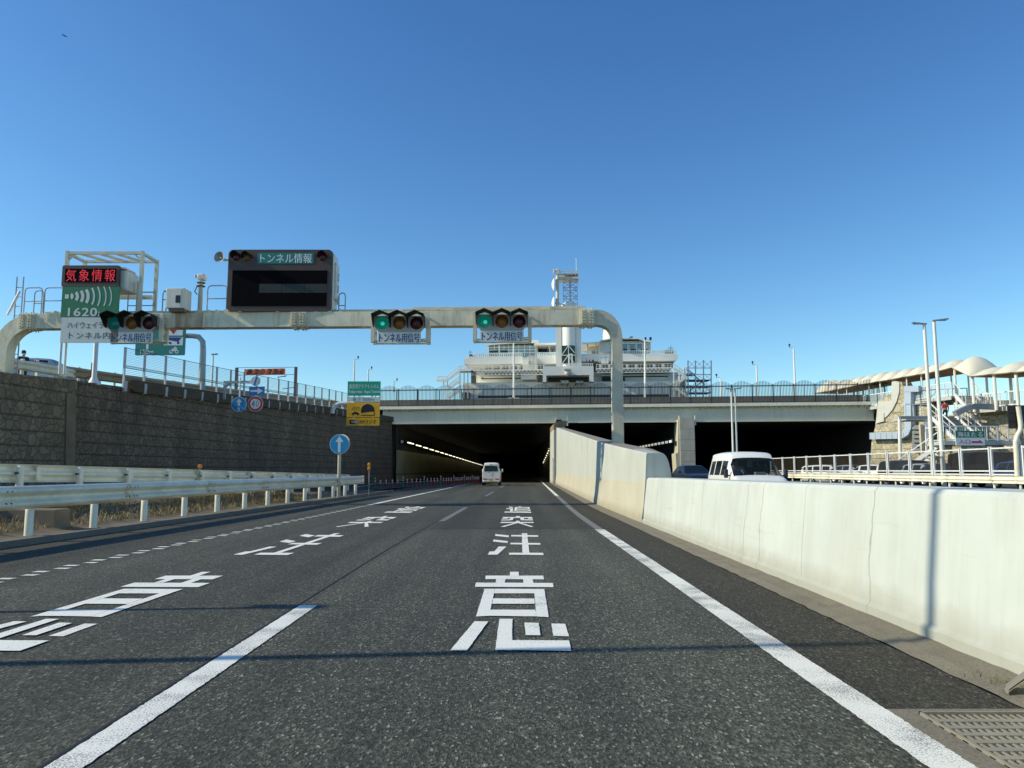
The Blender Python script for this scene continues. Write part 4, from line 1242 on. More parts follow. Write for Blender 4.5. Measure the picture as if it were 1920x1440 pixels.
# twin orange lamps on a thin stake at the rail end
c = P(692.3, 875, 37.5)
ol = thing('warning_lamp_post', (c.x, 37.5, .1), 'thin stake with two orange reflector lamps near the guardrail end', 'marker post')
m = MB(); m.cyl((c.x, 37.5, .05), (c.x, 37.5, c.z + .2), .02, 6); m.build('stake', 'galv', ol)
for dz in (-.09, .1):
    m = MB(); m.cbox((c.x, 37.46, c.z + dz), (.13, .08, .16), .02); m.lathe((c.x, 37.42, c.z + dz), (0, -1, 0), [(0, .02), (.05, .01), (.055, 0)], 12); m.build('orange_lamp', 'reflector_orange', ol)

# delineator posts along the taper
def delin(name, mat, h, label):
    r = thing(name, (0, 0, 0), label, 'delineator post', 'plastic delineator posts along the lane taper')
    m = MB(); m.tube([(0, 0, 0), (0, 0, .025), (0, 0, .03), (0, 0, h), (0, 0, h + .015)], [.11, .10, .042, .04, .025], 10); m.build('tube', mat, r, smooth=40)
    for z in (h * .62, h * .82):
        m = MB(); m.cyl((0, 0, z), (0, 0, z + .07), .0435, 10); m.build('band', 'reflector_white', r, smooth=40)
    return r
dl = [(378, 1), (437, 0), (503, 0), (573, 0), (630, 0), (692, 1), (740, 0), (793, 0), (845, 0), (887, 0), (930, 1), (965, 0), (1007, 0), (1043, 0), (1080, 0), (1117, 1), (1148, 0), (1180, 0), (1205, 0), (1235, 0), (1265, 1), (1290, 0), (1313, 0), (1335, 0), (1358, 0), (1383, 1), (1410, 0), (1430, 0), (1452, 0), (1472, 1), (1492, 0), (1512, 0), (1530, 0), (1545, 0)]
dp = [delin('delineator_post', 'delineator_red', .68, ''), delin('delineator_post', 'delineator_green', .86, '')]
seen = [0, 0]; dpos = []
for x, k in dl:
    px = 640 + x / 6.0; py = interp([(700, 919.2), (795, 913.2), (851, 909.4), (897, 906.2)], px)
    q = G(px, py, 0.0); dpos.append(q)
    kind = 'green' if k else 'red'
    lab = '%s delineator post with white bands, %s %s one from the guardrail end' % (kind, ORD[seen[k]], kind)
    if seen[k] == 0: dp[k].location = (q.x, q.y, 0); dp[k]['label'] = lab
    else: dup(dp[k], (q.x, q.y, 0), lab)
    seen[k] += 1
m = MB(); pts = [(nrx(37) - .1, 37, .45)] + [(q.x, q.y, .42) for q in dpos]
for a, b in zip(pts, pts[1:]):
    a, b = V(a), V(b); mid = (a + b) / 2 - V((0, 0, .03)); m.tube([a, mid, b], .008, 4, False)
tag(m.build('cord', 'galv_bright'), 'thin pale cord strung between the delineator posts', 'cord')

# =====================================================================================================
#  SIGNS on the retaining wall and on the ramp
# =====================================================================================================
CY = 42.2
lp_ = P(420, 748, CY)
ca = thing('cantilever_post', (lp_.x, CY, lp_.z), 'grey angled sign bracket fixed to the retaining wall below the orange banner', 'sign bracket')
m = MB(); zt_ = P(420, 716.5, CY).z
x0 = P(420, 730, CY).x; x1 = P(470, 716, CY).x
m.bar((x0, CY + .1, lp_.z), (x0, CY + .1, zt_ - .1), .13); m.bar((x0 - .06, CY + .1, zt_), (x1, CY + .1, zt_ + .02), .13, .14)
m.bar((x0, CY + .1, zt_ - .3), (x0 + .3, CY + .1, zt_ - .02), .1); m.build('arm', 'galv', ca)
m = MB(); q = P(450, 726, CY); m.cyl((q.x, CY, P(450, 760, CY).z), (q.x, CY, P(450, 708, CY).z), .045, 8); q2 = P(479, 735, CY); m.cyl((q2.x, CY, P(479, 762, CY).z), (q2.x, CY, P(479, 706, CY).z), .04, 8)
m.bar((q.x, CY, zt_ - .02), (q2.x + .2, CY, zt_), .05); m.build('hanger_pipe', 'white_paint', ca)
k = CY / 1440
def sgn(name, px, py, r, label):
    c = P(px, py, CY - .1); t = thing(name, c, label, 'road sign', 'round signs hung on the wall bracket')
    m = MB(); m.disc(c + V((0, .012, 0)), (0, 1, 0), r * k, 32, .02); return c, t, m
c, t, m = sgn('arrow_sign', 448, 758, 14.4, 'round blue sign with a white arrow crossed by a painted pale reflection, low on the wall')
d = m.build('disc', 'sign_cyan', t); r = 14.4 * k
m = MB(); ring_disc(m, c, r * .99, r * .93, 32, -.002); arrow_up(m, c, r * 1.6, r * .75, r * .28, -.004); m.build('arrow', 'sign_white', d)
m = MB()
for off in (.30, -.28):
    m.prism([c + V((-r * .93, -.006, off * r + r * .33)), c + V((r * .93, -.006, off * r - r * .62)), c + V((r * .93, -.006, off * r - r * .36)), c + V((-r * .93, -.006, off * r + r * .59))][::1], (0, -.002, 0)) if off < 0 else None
m.build('reflection_band', 'reflection_blue', d)  # pale reflection on the sign face, painted as a slanting band
c, t, m = sgn('speed_limit_sign', 478.7, 757, 14.4, 'round speed sign reading 40 inside a red ring')
d = m.build('disc', 'sign_white_bright', t)
m = MB(); ring_disc(m, c, r * .95, r * .68, 36, -.003); m.build('red_ring', 'sign_red', d)
m = MB(); write(m, '4', c + V((-r * .47, -.004, -r * .40)), (r * .40, 0, 0), (0, 0, r * .80), 0); m.build('digit', 'ink_blue', d)
m = MB(); write(m, '0', c + V((r * .08, -.004, -r * .40)), (r * .40, 0, 0), (0, 0, r * .80), 0); m.build('digit', 'ink_grey_green', d)
c, t, m = sgn('round_sign', 479, 714.5, 9.2, 'small round white sign with one slanting blue bar above the blue arrow plate')
d = m.build('disc', 'sign_white', t); r9 = 9.2 * k
m = MB(); m.prism([c + V((-r9 * .38, -.003, -r9 * .9)), c + V((-r9 * .02, -.003, -r9 * .97)), c + V((r9 * .45, -.003, r9 * .88)), c + V((r9 * .08, -.003, r9 * .97))], (0, -.002, 0)); m.build('blue_bar', 'sign_blue', d)
t = thing('arrow_plate', P(481, 741, CY - .1), 'rectangular blue plate with a white arrow pointing right', 'road sign')
m = MB(); cx, cz, w, h = plate_px(m, 467, 724.7, 496, 741.5, CY - .1, .03, .02); d = m.build('plate', 'sign_blue', t)
m = MB(); y_ = CY - .104
m.poly([V((cx - w * .42, y_, cz - h * .11)), V((cx + w * .05, y_, cz - h * .11)), V((cx + w * .05, y_, cz - h * .36)), V((cx + w * .4, y_, cz)), V((cx + w * .05, y_, cz + h * .36)), V((cx + w * .05, y_, cz + h * .11)), V((cx - w * .42, y_, cz + h * .11))]); m.build('arrow', 'sign_white', d)

# tunnel name sign cluster
TY = 60.0
ta = thing('signpost', P(627, 773, TY), 'white bent pipe arm reaching out from the wall behind the tunnel signs', 'sign arm')
m = MB(); m.tube([P(623, 775, TY + .3), P(624, 768, TY + .3), P(628, 761, TY + .3), P(636, 756.5, TY + .3), P(652, 756, TY + .3), P(712, 756, TY + .3)], .17, 10)
for px in (664, 698): MB().cyl(P(px, 795, TY + .15), P(px, 716, TY + .15), .07, 8).build('stay', 'white_paint', ta)
m.build('pipe', 'white_paint', ta, smooth=40)
t = thing('tunnel_name_sign', P(683, 742, TY), 'green sign with the tunnel name in Japanese and English beside the portal', 'road sign')
m = MB(); plate_px(m, 651.8, 715, 713.5, 742, TY, .05, .02); d = m.build('panel', 'sign_green', t)
m = MB(); write_px(m, '東京湾アクアトンネル', 654.5, 720.3, 711, 728.7, TY - .005, 0, 1, .012); write_px(m, 'Tokyo wan  Aqua Tunnel', 653.5, 731.6, 711.8, 738.6, TY - .005, .005, 1, .02); m.build('lettering', 'sign_white_bright', d)
t = thing('length_sign', P(681, 753, TY), 'narrow white plate reading 9600m under the green tunnel name sign', 'road sign')
m = MB(); plate_px(m, 650.6, 744.2, 712.3, 753, TY, .05, .02); d = m.build('panel', 'sign_white', t)
m = MB(); write_px(m, '長さ 9600m', 661, 745.4, 702, 751.9, TY - .005, 0, 1, .012); m.build('lettering', 'ink_grey_green', d)
t = thing('tunnel_warning_sign', P(681, 782, TY), 'yellow sign with a black tunnel mouth and a small car', 'road sign')
m = MB(); plate_px(m, 650, 754.8, 712, 782, TY, .05, .02); d = m.build('panel', 'sign_yellow', t)
m = MB(); y_ = TY - .006
arch = [P(689.5 - 12.8 * math.cos(a), 770 - 12.5 * math.sin(a), y_) for a in [math.pi * i / 14 for i in range(15)]]
m.poly([P(676.7, 774.5, y_)] + arch + [P(702.3, 771.5, y_), P(690, 772.5, y_)])
m.prism([P(700.8, 771, y_), P(702.3, 771, y_), P(702.3, 779, y_), P(700.8, 779, y_)], (0, -.002, 0)); m.prism([P(677, 777.8, y_), P(702.3, 777.8, y_), P(702.3, 779.2, y_), P(677, 779.2, y_)], (0, -.002, 0))
write_px(m, '点灯', 658.5, 762.3, 674.5, 769.7, y_, 0)
m.poly([P(659, 776.5, y_), P(659.5, 774.5, y_), P(662, 774, y_), P(664, 772, y_), P(669, 772, y_), P(671, 774, y_), P(673.5, 774.8, y_), P(673.5, 776.5, y_)])
for px in (662, 670.5): m.lathe(P(px, 777, y_), (0, -1, 0), [(0, .003), (.075, .003), (.075, 0)], 12)
m.build('symbol', 'ink_black', d)
t = thing('radio_plate', P(681, 798, TY), 'yellow plate reading AM radio in Japanese under the tunnel warning sign', 'road sign')
m = MB(); plate_px(m, 649.3, 783.3, 711.3, 798, TY, .05, .02); d = m.build('panel', 'sign_yellow', t)
m = MB(); write_px(m, 'AMラジオ', 673, 786.7, 705, 794.5, y_, 0, 1, .01); plate_px(m, 655.5, 787, 671, 795, y_, .003, .01); m.build('lettering', 'ink_black', d)
m = MB()
for i, (px, hh) in enumerate(((659, 1), (661.3, 1.6), (663.5, 2.2), (665.7, 2.6), (667.8, 3), (669.6, 3))): m.prism([P(px - .6, 791 - hh, y_ - .006), P(px + .6, 791 - hh, y_ - .006), P(px + .6, 791 + hh, y_ - .006), P(px - .6, 791 + hh, y_ - .006)], (0, .004, 0))
m.build('waves', 'sign_white', d)

# green exit sign on its bent mast
EY = 45.0
em = thing('sign_mast', (P(376, 716, EY).x, EY + .3, ramp_z(EY)), 'grey mast with a bent-over arm carrying the green toll exit sign', 'sign mast')
xm = P(376, 680, EY).x; z1 = P(360, 628, EY).z
m = MB(); m.tube([(xm, EY + .3, ramp_z(EY) - .1), (xm, EY + .3, z1 - .9), (xm - .05, EY + .3, z1 - .35), (xm - .3, EY + .3, z1 - .06), (xm - .7, EY + .3, z1), (P(258, 628, EY).x, EY + .3, z1 + .05)], [.23, .17, .16, .155, .15, .13], 14); m.build('mast', 'galv', em, smooth=50)
t = thing('exit_sign', P(301, 665, EY), 'green overhead sign with arrow, 50m and a white motorcycle symbol', 'road sign')
m = MB(); plate_px(m, 254.5, 606, 347.5, 666, EY, .06, .08); d = m.build('panel', 'sign_teal', t)
m = MB(); y_ = EY - .006
plate_px(m, 307, 632, 343, 647.5, y_, .003, .05); write_px(m, '150m', 263, 655.3, 287.5, 663.7, y_, 0, 1, .015); plate_px(m, 274.5, 628, 279, 654, y_, .003, .005)
plate_px(m, 307, 611, 343, 629, y_, .003, .05)
for px in (320.5, 331.5): ring_disc(m, P(px, 659.5, y_), 3.4 * EY / 1440, 2.0 * EY / 1440, 16)
m.poly([P(320, 657.5, y_), P(323, 653.5, y_), P(329, 653, y_), P(332, 656, y_), P(328, 658.5, y_)]); m.poly([P(326, 653.5, y_), P(327, 650, y_), P(330, 650.5, y_), P(333, 655, y_), P(330, 655, y_)])
m.build('white_symbols', 'sign_white_bright', d)
m = MB(); m.poly([P(313, 632.5, y_ - .004), P(341, 632.5, y_ - .004), P(334, 641, y_ - .004), P(317, 638, y_ - .004)])
for px in (319, 334): m.lathe(P(px, 643, y_ - .002), (0, -1, 0), [(0, .003), (.08, .003), (.08, 0)], 12)
m.build('blue_symbol', 'ink_blue', d)
m = MB(); m.poly([P(314, 613, y_ - .004), P(336, 613, y_ - .004), P(325, 627, y_ - .004)]); m.build('red_symbol', 'sign_red', d)

# height banner across the ramp
HY = 60.0
hb = thing('height_gate', (P(443, 727, HY).x, HY, ramp_z(HY)), 'rusty two-post gate across the ramp holding wires for a height banner', 'height gate')
for px, y0 in ((443, 689.5), (554, 688)):
    q = P(px, 720, HY); m = MB(); m.box((q.x, HY, (ramp_z(HY) - .1 + P(px, y0, HY).z) / 2), (.2, .2, P(px, y0, HY).z - ramp_z(HY) + .1)); m.build('post', 'rust_post', hb)
m = MB()
for ya, yb in ((689.5, 688.5), (703.5, 702)): m.tube([P(443, ya, HY), P(554, yb, HY)], .02, 5)
m.bar(P(530, 729, HY), P(556, 726, HY), .05); m.build('wires', 'dark_wire', hb)
t = thing('height_banner', P(497, 703, HY), 'orange cloth banner with a 2.5m height limit strung across the ramp', 'banner')
rows = []
for i in range(25):
    f = i / 24; px = lerp(458, 535, f)
    rows.append([P(px, lerp(692, 690, f) + (1 - j / 3) * .6 * abs(math.sin(f * 22)) + j / 3 * lerp(11.3, 11.8, f), HY - .05 + .05 * math.sin(f * 40 + j)) for j in range(4)])
m = MB(); m.grid(rows); m.grid([[p + V((0, .012, 0)) for p in r] for r in rows]); d = m.build('cloth', 'banner_orange', t, smooth=True)
m = MB(); write_px(m, '高さ', 462, 691.8, 489, 702, HY - .13, 0, 1.4, .006); write_px(m, '2.5m', 503.5, 692.5, 530, 701, HY - .13, 0, 1, .012); m.build('lettering', 'ink_black', d)

# ramp guardrail behind the fence
rg = thing('ramp_guardrail', (wl(50, 2.5), 50, ramp_z(50)), 'weathered brownish guardrail on the ramp behind the wire fence', 'guardrail')
ys_ = [31.4, 34, 38, 42, 46, 50, 55, 60, 66, 72, 79]
m = MB(); wbeam(m, [(wl(y, 2.5), y, interp([(31, 5.78), (36, 5.9), (50, 6.5), (71, 7.55), (79, 7.85)], y)) for y in ys_], 1, 1.35); m.build('rail', 'ramp_rail', rg, smooth=25)
for y in [32 + 2.6 * i for i in range(18)]:
    zt_ = interp([(31, 5.78), (36, 5.9), (50, 6.5), (71, 7.55), (79, 7.85)], y); m = MB(); m.cyl((wl(y, 2.56), y, ramp_z(y) - .1), (wl(y, 2.56), y, zt_ + .05), .06, 8); m.build('post', 'rail_paint', rg)
rn = thing('ramp_guardrail', (wl(27, 2.2), 27, ramp_z(27)), 'short pale guardrail on the ramp in front of the standing guard', 'guardrail')
z0 = PL(40, 675, (WA[0] - 1.8, WA[1]), (WB[0] - 1.8, WB[1])); z1 = PL(106, 691, (WA[0] - 1.8, WA[1]), (WB[0] - 1.8, WB[1]))
m = MB(); wbeam(m, [(z0.x - .5, z0.y - 4.5, z0.z + .0), tuple(z0), (z1.x, z1.y, z1.z + .1), (z1.x + .15, z1.y + 1.0, z1.z + .08)], 1, 1.15); m.build('rail', 'rail_paint', rn, smooth=25)
for f in (.08, .52, .9):
    q = z0.lerp(z1, f); MB().cyl((q.x - .06, q.y, ramp_z(q.y) - .2), (q.x - .06, q.y, q.z + .07), .07, 10).build('post', 'rail_paint', rn)
m = MB(); q = z1; m.cbox((q.x + .05, q.y + .3, q.z - .12), (.3, .5, .55), .1); m.build('end_wing', 'rail_paint', rn)
# tall plain post on the wall top
b = PL(176, 716, (WA[0] - .4, WA[1]), (WB[0] - .4, WB[1]))
tp = thing('steel_post', (b.x, b.y, ramp_z(b.y)), 'plain white steel post with flared foot standing on the retaining wall', 'post')
ztp = PL(177, 640, (WA[0] - .4, WA[1]), (WB[0] - .4, WB[1])).z
m = MB(); m.tube([(b.x, b.y, ramp_z(b.y) - .05), (b.x, b.y, ramp_z(b.y) + .04), (b.x, b.y, ramp_z(b.y) + .3), (b.x, b.y, ztp + .4)], [.27, .22, .10, .095], 12); m.build('shaft', 'white_paint', tp, smooth=40)
m = MB(); m.tube([(b.x - .3, b.y, ramp_z(b.y)), (b.x - .38, b.y, ramp_z(b.y) + .2), (b.x - .25, b.y, ramp_z(b.y) + .32), (b.x - .08, b.y, ramp_z(b.y) + .3)], .022, 6); m.cyl((b.x - .13, b.y, ramp_z(b.y) + .3), (b.x - .13, b.y, ramp_z(b.y) + .9), .03, 6); m.build('conduit', 'plastic_dark', tp)

# street lamps beyond the ramp
def lamp(base, top_z, label, arm=(.55, 0), r=.07, group='slender street lamps beyond the walls', head='galv', name='street_lamp'):
    b = V(base); t = thing(name, b, label, 'street lamp', group)
    m = MB(); m.tube([b, V((b.x, b.y, top_z))], [r * 1.25, r * .8], 10); m.build('pole', 'pole_white', t, smooth=40)
    sx = arm[0]
    m = MB(); p, q = V((b.x - .12 * (1 if sx > 0 else -1), b.y, top_z - .02)), V((b.x + sx, b.y, top_z + arm[1]))
    m.bar(p, q, .22, .07); m.box(p.lerp(q, .65) + V((0, 0, -.04)), (abs(sx) * .5, .2, .05)); m.build('lamp_head', head, t)
    return t
q = P(397, 725, 58); lamp((q.x, 58, ramp_z(58)), P(397, 664, 58).z, 'white street lamp with a flat head just right of the green exit sign', (.34, .02), .08)
q = P(521, 742, 85); lamp((q.x, 85, ramp_z(85)), P(509, 707, 85).z, 'small street lamp standing under the orange banner', (.9, .15), .07)
def floodpost(px, ytop, ybot, Y, label, zb_=None, flip=1):
    q = P(px, ybot, Y); zt_ = P(px, ytop, Y).z
    t = thing('camera_pole', (q.x, Y, q.z if zb_ is None else zb_), label, 'camera pole', 'thin white poles with dome cameras')
    m = MB(); m.tube([(q.x, Y, q.z if zb_ is None else zb_), (q.x, Y, zt_)], [.13, .09], 8); m.bar((q.x - .08, Y, zt_), (q.x + .55 * flip, Y, zt_ + .05), .06); m.build('pole', 'pole_white', t)
    m = MB(); c = V((q.x + .5 * flip, Y, zt_ + .35)); m.lathe(c, (0, 0, -1), [(0, -.16), (.10, -.12), (.13, 0), (.08, .14), (0, .18)], 10); m.cyl(c - V((0, 0, .35)), c, .05, 6); m.build('dome', 'plastic_dark', t, smooth=True)
floodpost(663.5, 674, 722, 105, 'thin white camera pole, taller one left above the green tunnel sign')
floodpost(690, 693, 722, 115, 'thin white camera pole, shorter one above the green tunnel sign')
floodpost(738, 715, 735, 120, 'thin white camera pole behind the left end of the black bridge fence')
# round yellow warning sign at the ramp end
t = thing('hazard_sign', P(623, 757, 66), 'round yellow hazard sign with black slashes behind the wire fence', 'road sign')
c = P(622.5, 754.5, 66); m = MB(); m.disc(c, (0, 1, 0), .2, 20, .03); d = m.build('disc', 'sign_yellow', t); m = MB()
for o in (-.07, .07): m.prism([c + V((o - .07, -.003, -.1)), c + V((o, -.003, -.1)), c + V((o + .07, -.003, .1)), c + V((o, -.003, .1))], (0, -.002, 0))
m.build('slashes', 'ink_black', d); MB().cyl((c.x, 66.06, ramp_z(66)), (c.x, 66.06, c.z), .04, 6).build('post', 'galv', t)

# lamp posts out of the picture to the left whose shadows cross the road
s_dir = SUN_TRAVEL
def caster(end_xy, base_x, label, extra=0.0, r=.07):
    y = end_xy[1] - (end_xy[0] - base_x) / s_dir.x * s_dir.y
    h = (end_xy[0] - base_x) / s_dir.x * math.tan(SUN_EL) + extra
    lamp((base_x, y, .1), h, label, (-.6, .05), r)
caster((3.05, 5.80), -9.6, 'white lamp post beside the near guardrail whose shadow climbs the barrier', 1.6, .065)
caster((-1.85, 7.27), -9.3, 'short white lamp post beside the near guardrail casting the second shadow', 0, .05)

# =====================================================================================================
#  OVERPASS with its black picket fence, tunnel mouths behind it
# =====================================================================================================
BA, BB = (-14.2, 80.0), (35.6, 74.0)
def PB(px, py, off=0.0): return PL(px, py, (BA[0], BA[1] + off), (BB[0], BB[1] + off))
def by(x): return BA[1] + (BB[1] - BA[1]) * (x - BA[0]) / (BB[0] - BA[0])
zg0 = PB(1150, 791).z; zg1 = PB(1150, 763.5).z; zf1 = PB(1150, 758).z
ov = thing('overpass', (10, 77, zg0), 'pale grey steel overpass spanning the tunnel mouths', 'overpass')
XL, XR = PB(716, 775).x, PB(1643, 775).x
def slab(m, x0, x1, d0, d1, z0, z1):
    """slab along the bridge line from x0 to x1, d0..d1 metres behind the line"""
    pts = [V((x0, by(x0) + d0, z0)), V((x1, by(x1) + d0, z0)), V((x1, by(x1) + d1, z0)), V((x0, by(x0) + d1, z0))]
    return m.prism(pts, (0, 0, z1 - z0))
m = MB(); slab(m, XL - 1.5, XR, 0, 20, zg1, zf1); m.build('deck', 'girder_light', ov)
m = MB(); slab(m, XL, XR, .55, .60, zg0 + .004, zg1 - .003); slab(m, XL, XR, .30, .80, zg0 - .05, zg0); slab(m, XL, XR, .28, .52, (zg0 * .2 + zg1 * .8), (zg0 * .2 + zg1 * .8) + .0) if False else None
each(m, 'front_girder', 'girder', ov)
x = XL + .4
while x < XR - .2:
    m = MB(); y0 = by(x); m.prism([V((x, y0 + .04, zg1 - .003)), V((x, y0 + .548, zg1 - .003)), V((x, y0 + .548, zg1 - .30)), V((x, y0 + .04, zg1 - .06))], (.03, 0, 0)); x += .56
    m.build('bracket', 'girder_light', ov)
m = MB()
for px in (800, 943, 965, 1045, 1058, 1104, 1275, 1300, 1470, 1560):
    q = PB(px, 775); m.box((q.x, by(q.x) + .535, (zg0 + zg1) / 2), (.03, .03, zg1 - zg0 - .02))
for px0, px1 in ((938, 956), (1045, 1059), (1082, 1106), (1279, 1294), (1232, 1250)):
    a, b = PB(px0, 775), PB(px1, 775); m.prism([V((a.x, by(a.x) + .548, zg0 + .03)), V((b.x, by(b.x) + .548, zg0 + .03)), V((b.x, by(b.x) + .548, zg1 - .02)), V((a.x, by(a.x) + .548, zg1 - .02))], (0, -.02, 0))
each(m, 'stiffener', 'girder', ov)
m = MB()
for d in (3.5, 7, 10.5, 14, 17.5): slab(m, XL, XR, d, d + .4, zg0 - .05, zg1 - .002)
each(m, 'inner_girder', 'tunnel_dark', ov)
for px in (1042, 1064, 1274, 1304):
    m = MB(); q = PB(px, 788); m.box((q.x, by(q.x) + .15, zg0 + .1), (.12, .18, .95))
    m.build('bearing_stop', 'girder_light', ov)
zp = PB(1150, 745.5, 1.3).z
m = MB(); slab(m, XL - 2, XR + 1.5, 1.3, 1.55, zf1 - .002, zp); m.build('parapet', 'parapet_grey', ov)
m = MB(); slab(m, XL - 12, XL - 2.001, 1.3, 1.55, zf1 - .4, zp - .1); m.build('parapet_return', 'parapet_grey', ov)

# black picket fence with a wavy top
pf = thing('picket_fence', (10, by(10) + .15, zf1), 'long black picket fence with a wavy top along the overpass', 'fence')
zr = PB(1150, 725.8).z
m = MB(); XF0, XF1 = PB(712, 740).x, PB(1668, 740).x
per = 1.98
x = XF0; k = 0
while x < XF1:
    f = (x - XF0) / per % 1.0
    top = zr + .10 + .36 * math.sin(math.pi * f) ** 1.0
    m.box((x, by(x) + .2, (zf1 + .06 + top) / 2), (.042, .036, top - zf1 - .06)); x += per / 14
m.build('pickets', 'black_metal', pf)
m = MB()
for z in (zr, zf1 + .12): m.bar((XF0, by(XF0) + .2, z), (XF1, by(XF1) + .2, z), .05)
m.build('rail', 'black_metal', pf)
x = XF0
while x < XF1 + .1:
    m = MB(); m.box((x, by(x) + .2, (zf1 + zr + .12) / 2), (.10, .09, zr + .12 - zf1)); m.build('post', 'black_metal', pf); x += per
# rear fence on the parapet side, dark posts only
rf_ = thing('rear_railing', (10, by(10) + 1.42, zp), 'plain dark railing on the concrete parapet behind the black picket fence', 'railing')
m = MB(); zrr = zp + 1.0
m.bar((XF0 - 3, by(XF0 - 3) + 1.42, zrr), (XF1, by(XF1) + 1.42, zrr), .05)
x = XF0 - 3
while x < XF1: m.box((x, by(x) + 1.42, (zp + zrr) / 2), (.06, .06, zrr - zp)); x += 2.3
m.build('bars', 'black_metal', rf_)

# tunnel: walls, ceilings, panels
tn = thing('tunnel', (0, 95, 0), 'dark tunnel mouths under the overpass with tiled side walls', 'tunnel')
def tdx(y): return .022 * (y - 80)
TYS = [79, 90, 110, 140, 180, 235]
def twall(m, x, z0, z1, t=.5, ys=TYS, dx=0): 
    m.grid([[V((x + tdx(y), y, z0)), V((x + tdx(y), y, z1)), V((x + t + tdx(y), y, z1)), V((x + t + tdx(y), y, z0)), V((x + tdx(y), y, z0))] for y in ys]); return m
cz_ = zg0 - .12
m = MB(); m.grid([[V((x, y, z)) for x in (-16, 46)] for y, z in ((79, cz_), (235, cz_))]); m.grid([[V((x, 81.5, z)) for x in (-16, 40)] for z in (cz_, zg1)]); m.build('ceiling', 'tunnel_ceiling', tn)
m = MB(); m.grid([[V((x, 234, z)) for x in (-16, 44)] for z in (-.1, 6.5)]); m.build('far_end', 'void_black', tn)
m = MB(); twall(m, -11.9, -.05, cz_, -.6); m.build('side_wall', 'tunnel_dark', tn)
m = MB(); twall(m, -11.86, .9, 3.35, .05); twall(m, -11.86, .12, .82, .05); each(m, 'wall_panel', 'tunnel_panel', tn)
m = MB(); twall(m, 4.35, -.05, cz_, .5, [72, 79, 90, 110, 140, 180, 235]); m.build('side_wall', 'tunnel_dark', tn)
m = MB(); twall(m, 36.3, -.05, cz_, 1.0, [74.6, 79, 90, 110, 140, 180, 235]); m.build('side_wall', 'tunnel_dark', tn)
m = MB()
for i, (x, w_) in enumerate(((-12.62, .22), (-12.28, .34))): m.box((x, 79.25 + i * .9, 3.0), (w_, .5, 6.0), ry=.02)
each(m, 'corner_column', 'tunnel_rust', tn)
# piers
a, b = PB(1039, 850, -5), PB(1054, 850, -5)
pr = thing('tunnel_pier', ((a.x + b.x) / 2, a.y, 0), 'white concrete pier end with a brown stained cap left of the tall divider wall', 'pier')
m = MB(); y0 = 72.1; xa, xb = P(1038.5, 850, y0).x, P(1056, 850, y0).x
m.box(((xa + xb) / 2, y0 + 4, 2.55), (xb - xa, 8, 5.1)); m.box((xa - .05, y0 + .5, 1.2), (.12, .5, 2.4)); m.build('shaft', 'wall_tall', pr)
m = MB(); zc_ = P(1047, 789, y0).z; m.prism([V((xa - .02, y0 - .03, 5.1)), V((xb + .1, y0 - .03, 5.1)), V((xb + .42, y0 - .03, zc_ - .15)), V((xb + .42, y0 - .03, zc_)), V((xa + .5, y0 - .03, zc_)), V((xa - .02, y0 - .03, zc_ - .3))], (0, 8, 0)); m.build('cap', 'pier_brown', pr)
a, b = PB(1276, 850, -.6), PB(1303.5, 850, -.6)
pr2 = thing('tunnel_pier', ((a.x + b.x) / 2, a.y, 0), 'grey block-jointed concrete pier between the two oncoming tunnel mouths', 'pier')
zt_ = PB(1289, 784, -.6).z
for i in range(6):
    z0, z1 = zt_ * i / 6 + .01, zt_ * (i + 1) / 6 - .01
    m = MB(); m.prism([V((a.x, a.y, z0)), V((b.x, b.y, z0)), V((b.x, b.y + 2.2, z0)), V((a.x, a.y + 2.2, z0))], (0, 0, z1 - z0)); m.build('block', 'concrete', pr2)
m = MB(); m.prism([V((a.x - .30, a.y + .3, 0)), V((a.x - .01, a.y + .3, 0)), V((a.x - .01, a.y + .3, zt_ * .98)), V((a.x - .08, a.y + .3, zt_ * .98)), V((a.x - .18, a.y + .3, 3.0)), V((a.x - .42, a.y + .3, 2.9))], (0, 1.9, 0)); m.build('sunlit_strip', 'wall_cream', pr2)  # cream strip paints the sunlit sliver of the pier's left side
m = MB(); m.box(((a.x + b.x) / 2, a.y + 14.5, zt_ / 2), (b.x - a.x - .1, 24, zt_ - .02)); m.build('inner_wall', 'tunnel_dark', pr2)  # pier side inside the tunnel, shade painted in with a near-black colour
tag(MB().grid([[V((a.x + .2 + .0 * y, y, -.0)), V((a.x + .2, y, cz_))] for y in (99, 235)]).build('wall', 'tunnel_dark', tn), None)

# tunnel lamps
tl = thing('tunnel_lamp', (0, 0, 0), '', 'tunnel lamp', 'strip lamps along the tunnel side walls')
m = MB(); m.box((0, 2.5, 0), (.10, 4.8, .075)); m.build('tube', 'tube_light', tl)
m = MB(); m.box((-.10, 2.5, .03), (.05, 5.3, .24)); m.build('fitting', 'plastic_dark', tl)
first = True
for i in range(22):
    y = 83 + i * 6.2; x = -11.55 + tdx(y) + .25; z = 4.25 - .012 * (y - 83)
    lab = 'strip lamp on the left tunnel wall, %s from the portal' % ORD[i]
    if first: tl.location = (x, y, z); tl['label'] = lab; first = False
    else: dup(tl, (x, y, z), lab)
for i in range(9):
    y = 82 + i * 6.2
    dup(tl, (4.2 + tdx(y), y, 4.05 - .03 * (y - 82)), 'strip lamp on the right tunnel wall, %s from the portal' % ORD[i], rz=0)
ml = thing('tunnel_lamp', (0, 0, 0), 'short lamp high in the middle tunnel mouth, first from the pier', 'tunnel lamp', 'short lamps deep in the middle tunnel')
m = MB(); m.box((0, 0, 0), (.12, .8, .22)); m.build('tube', 'tube_light_dim', ml)
m = MB(); m.box((.12, 0, .05), (.08, 1.0, .4)); m.build('fitting', 'plastic_dark', ml)
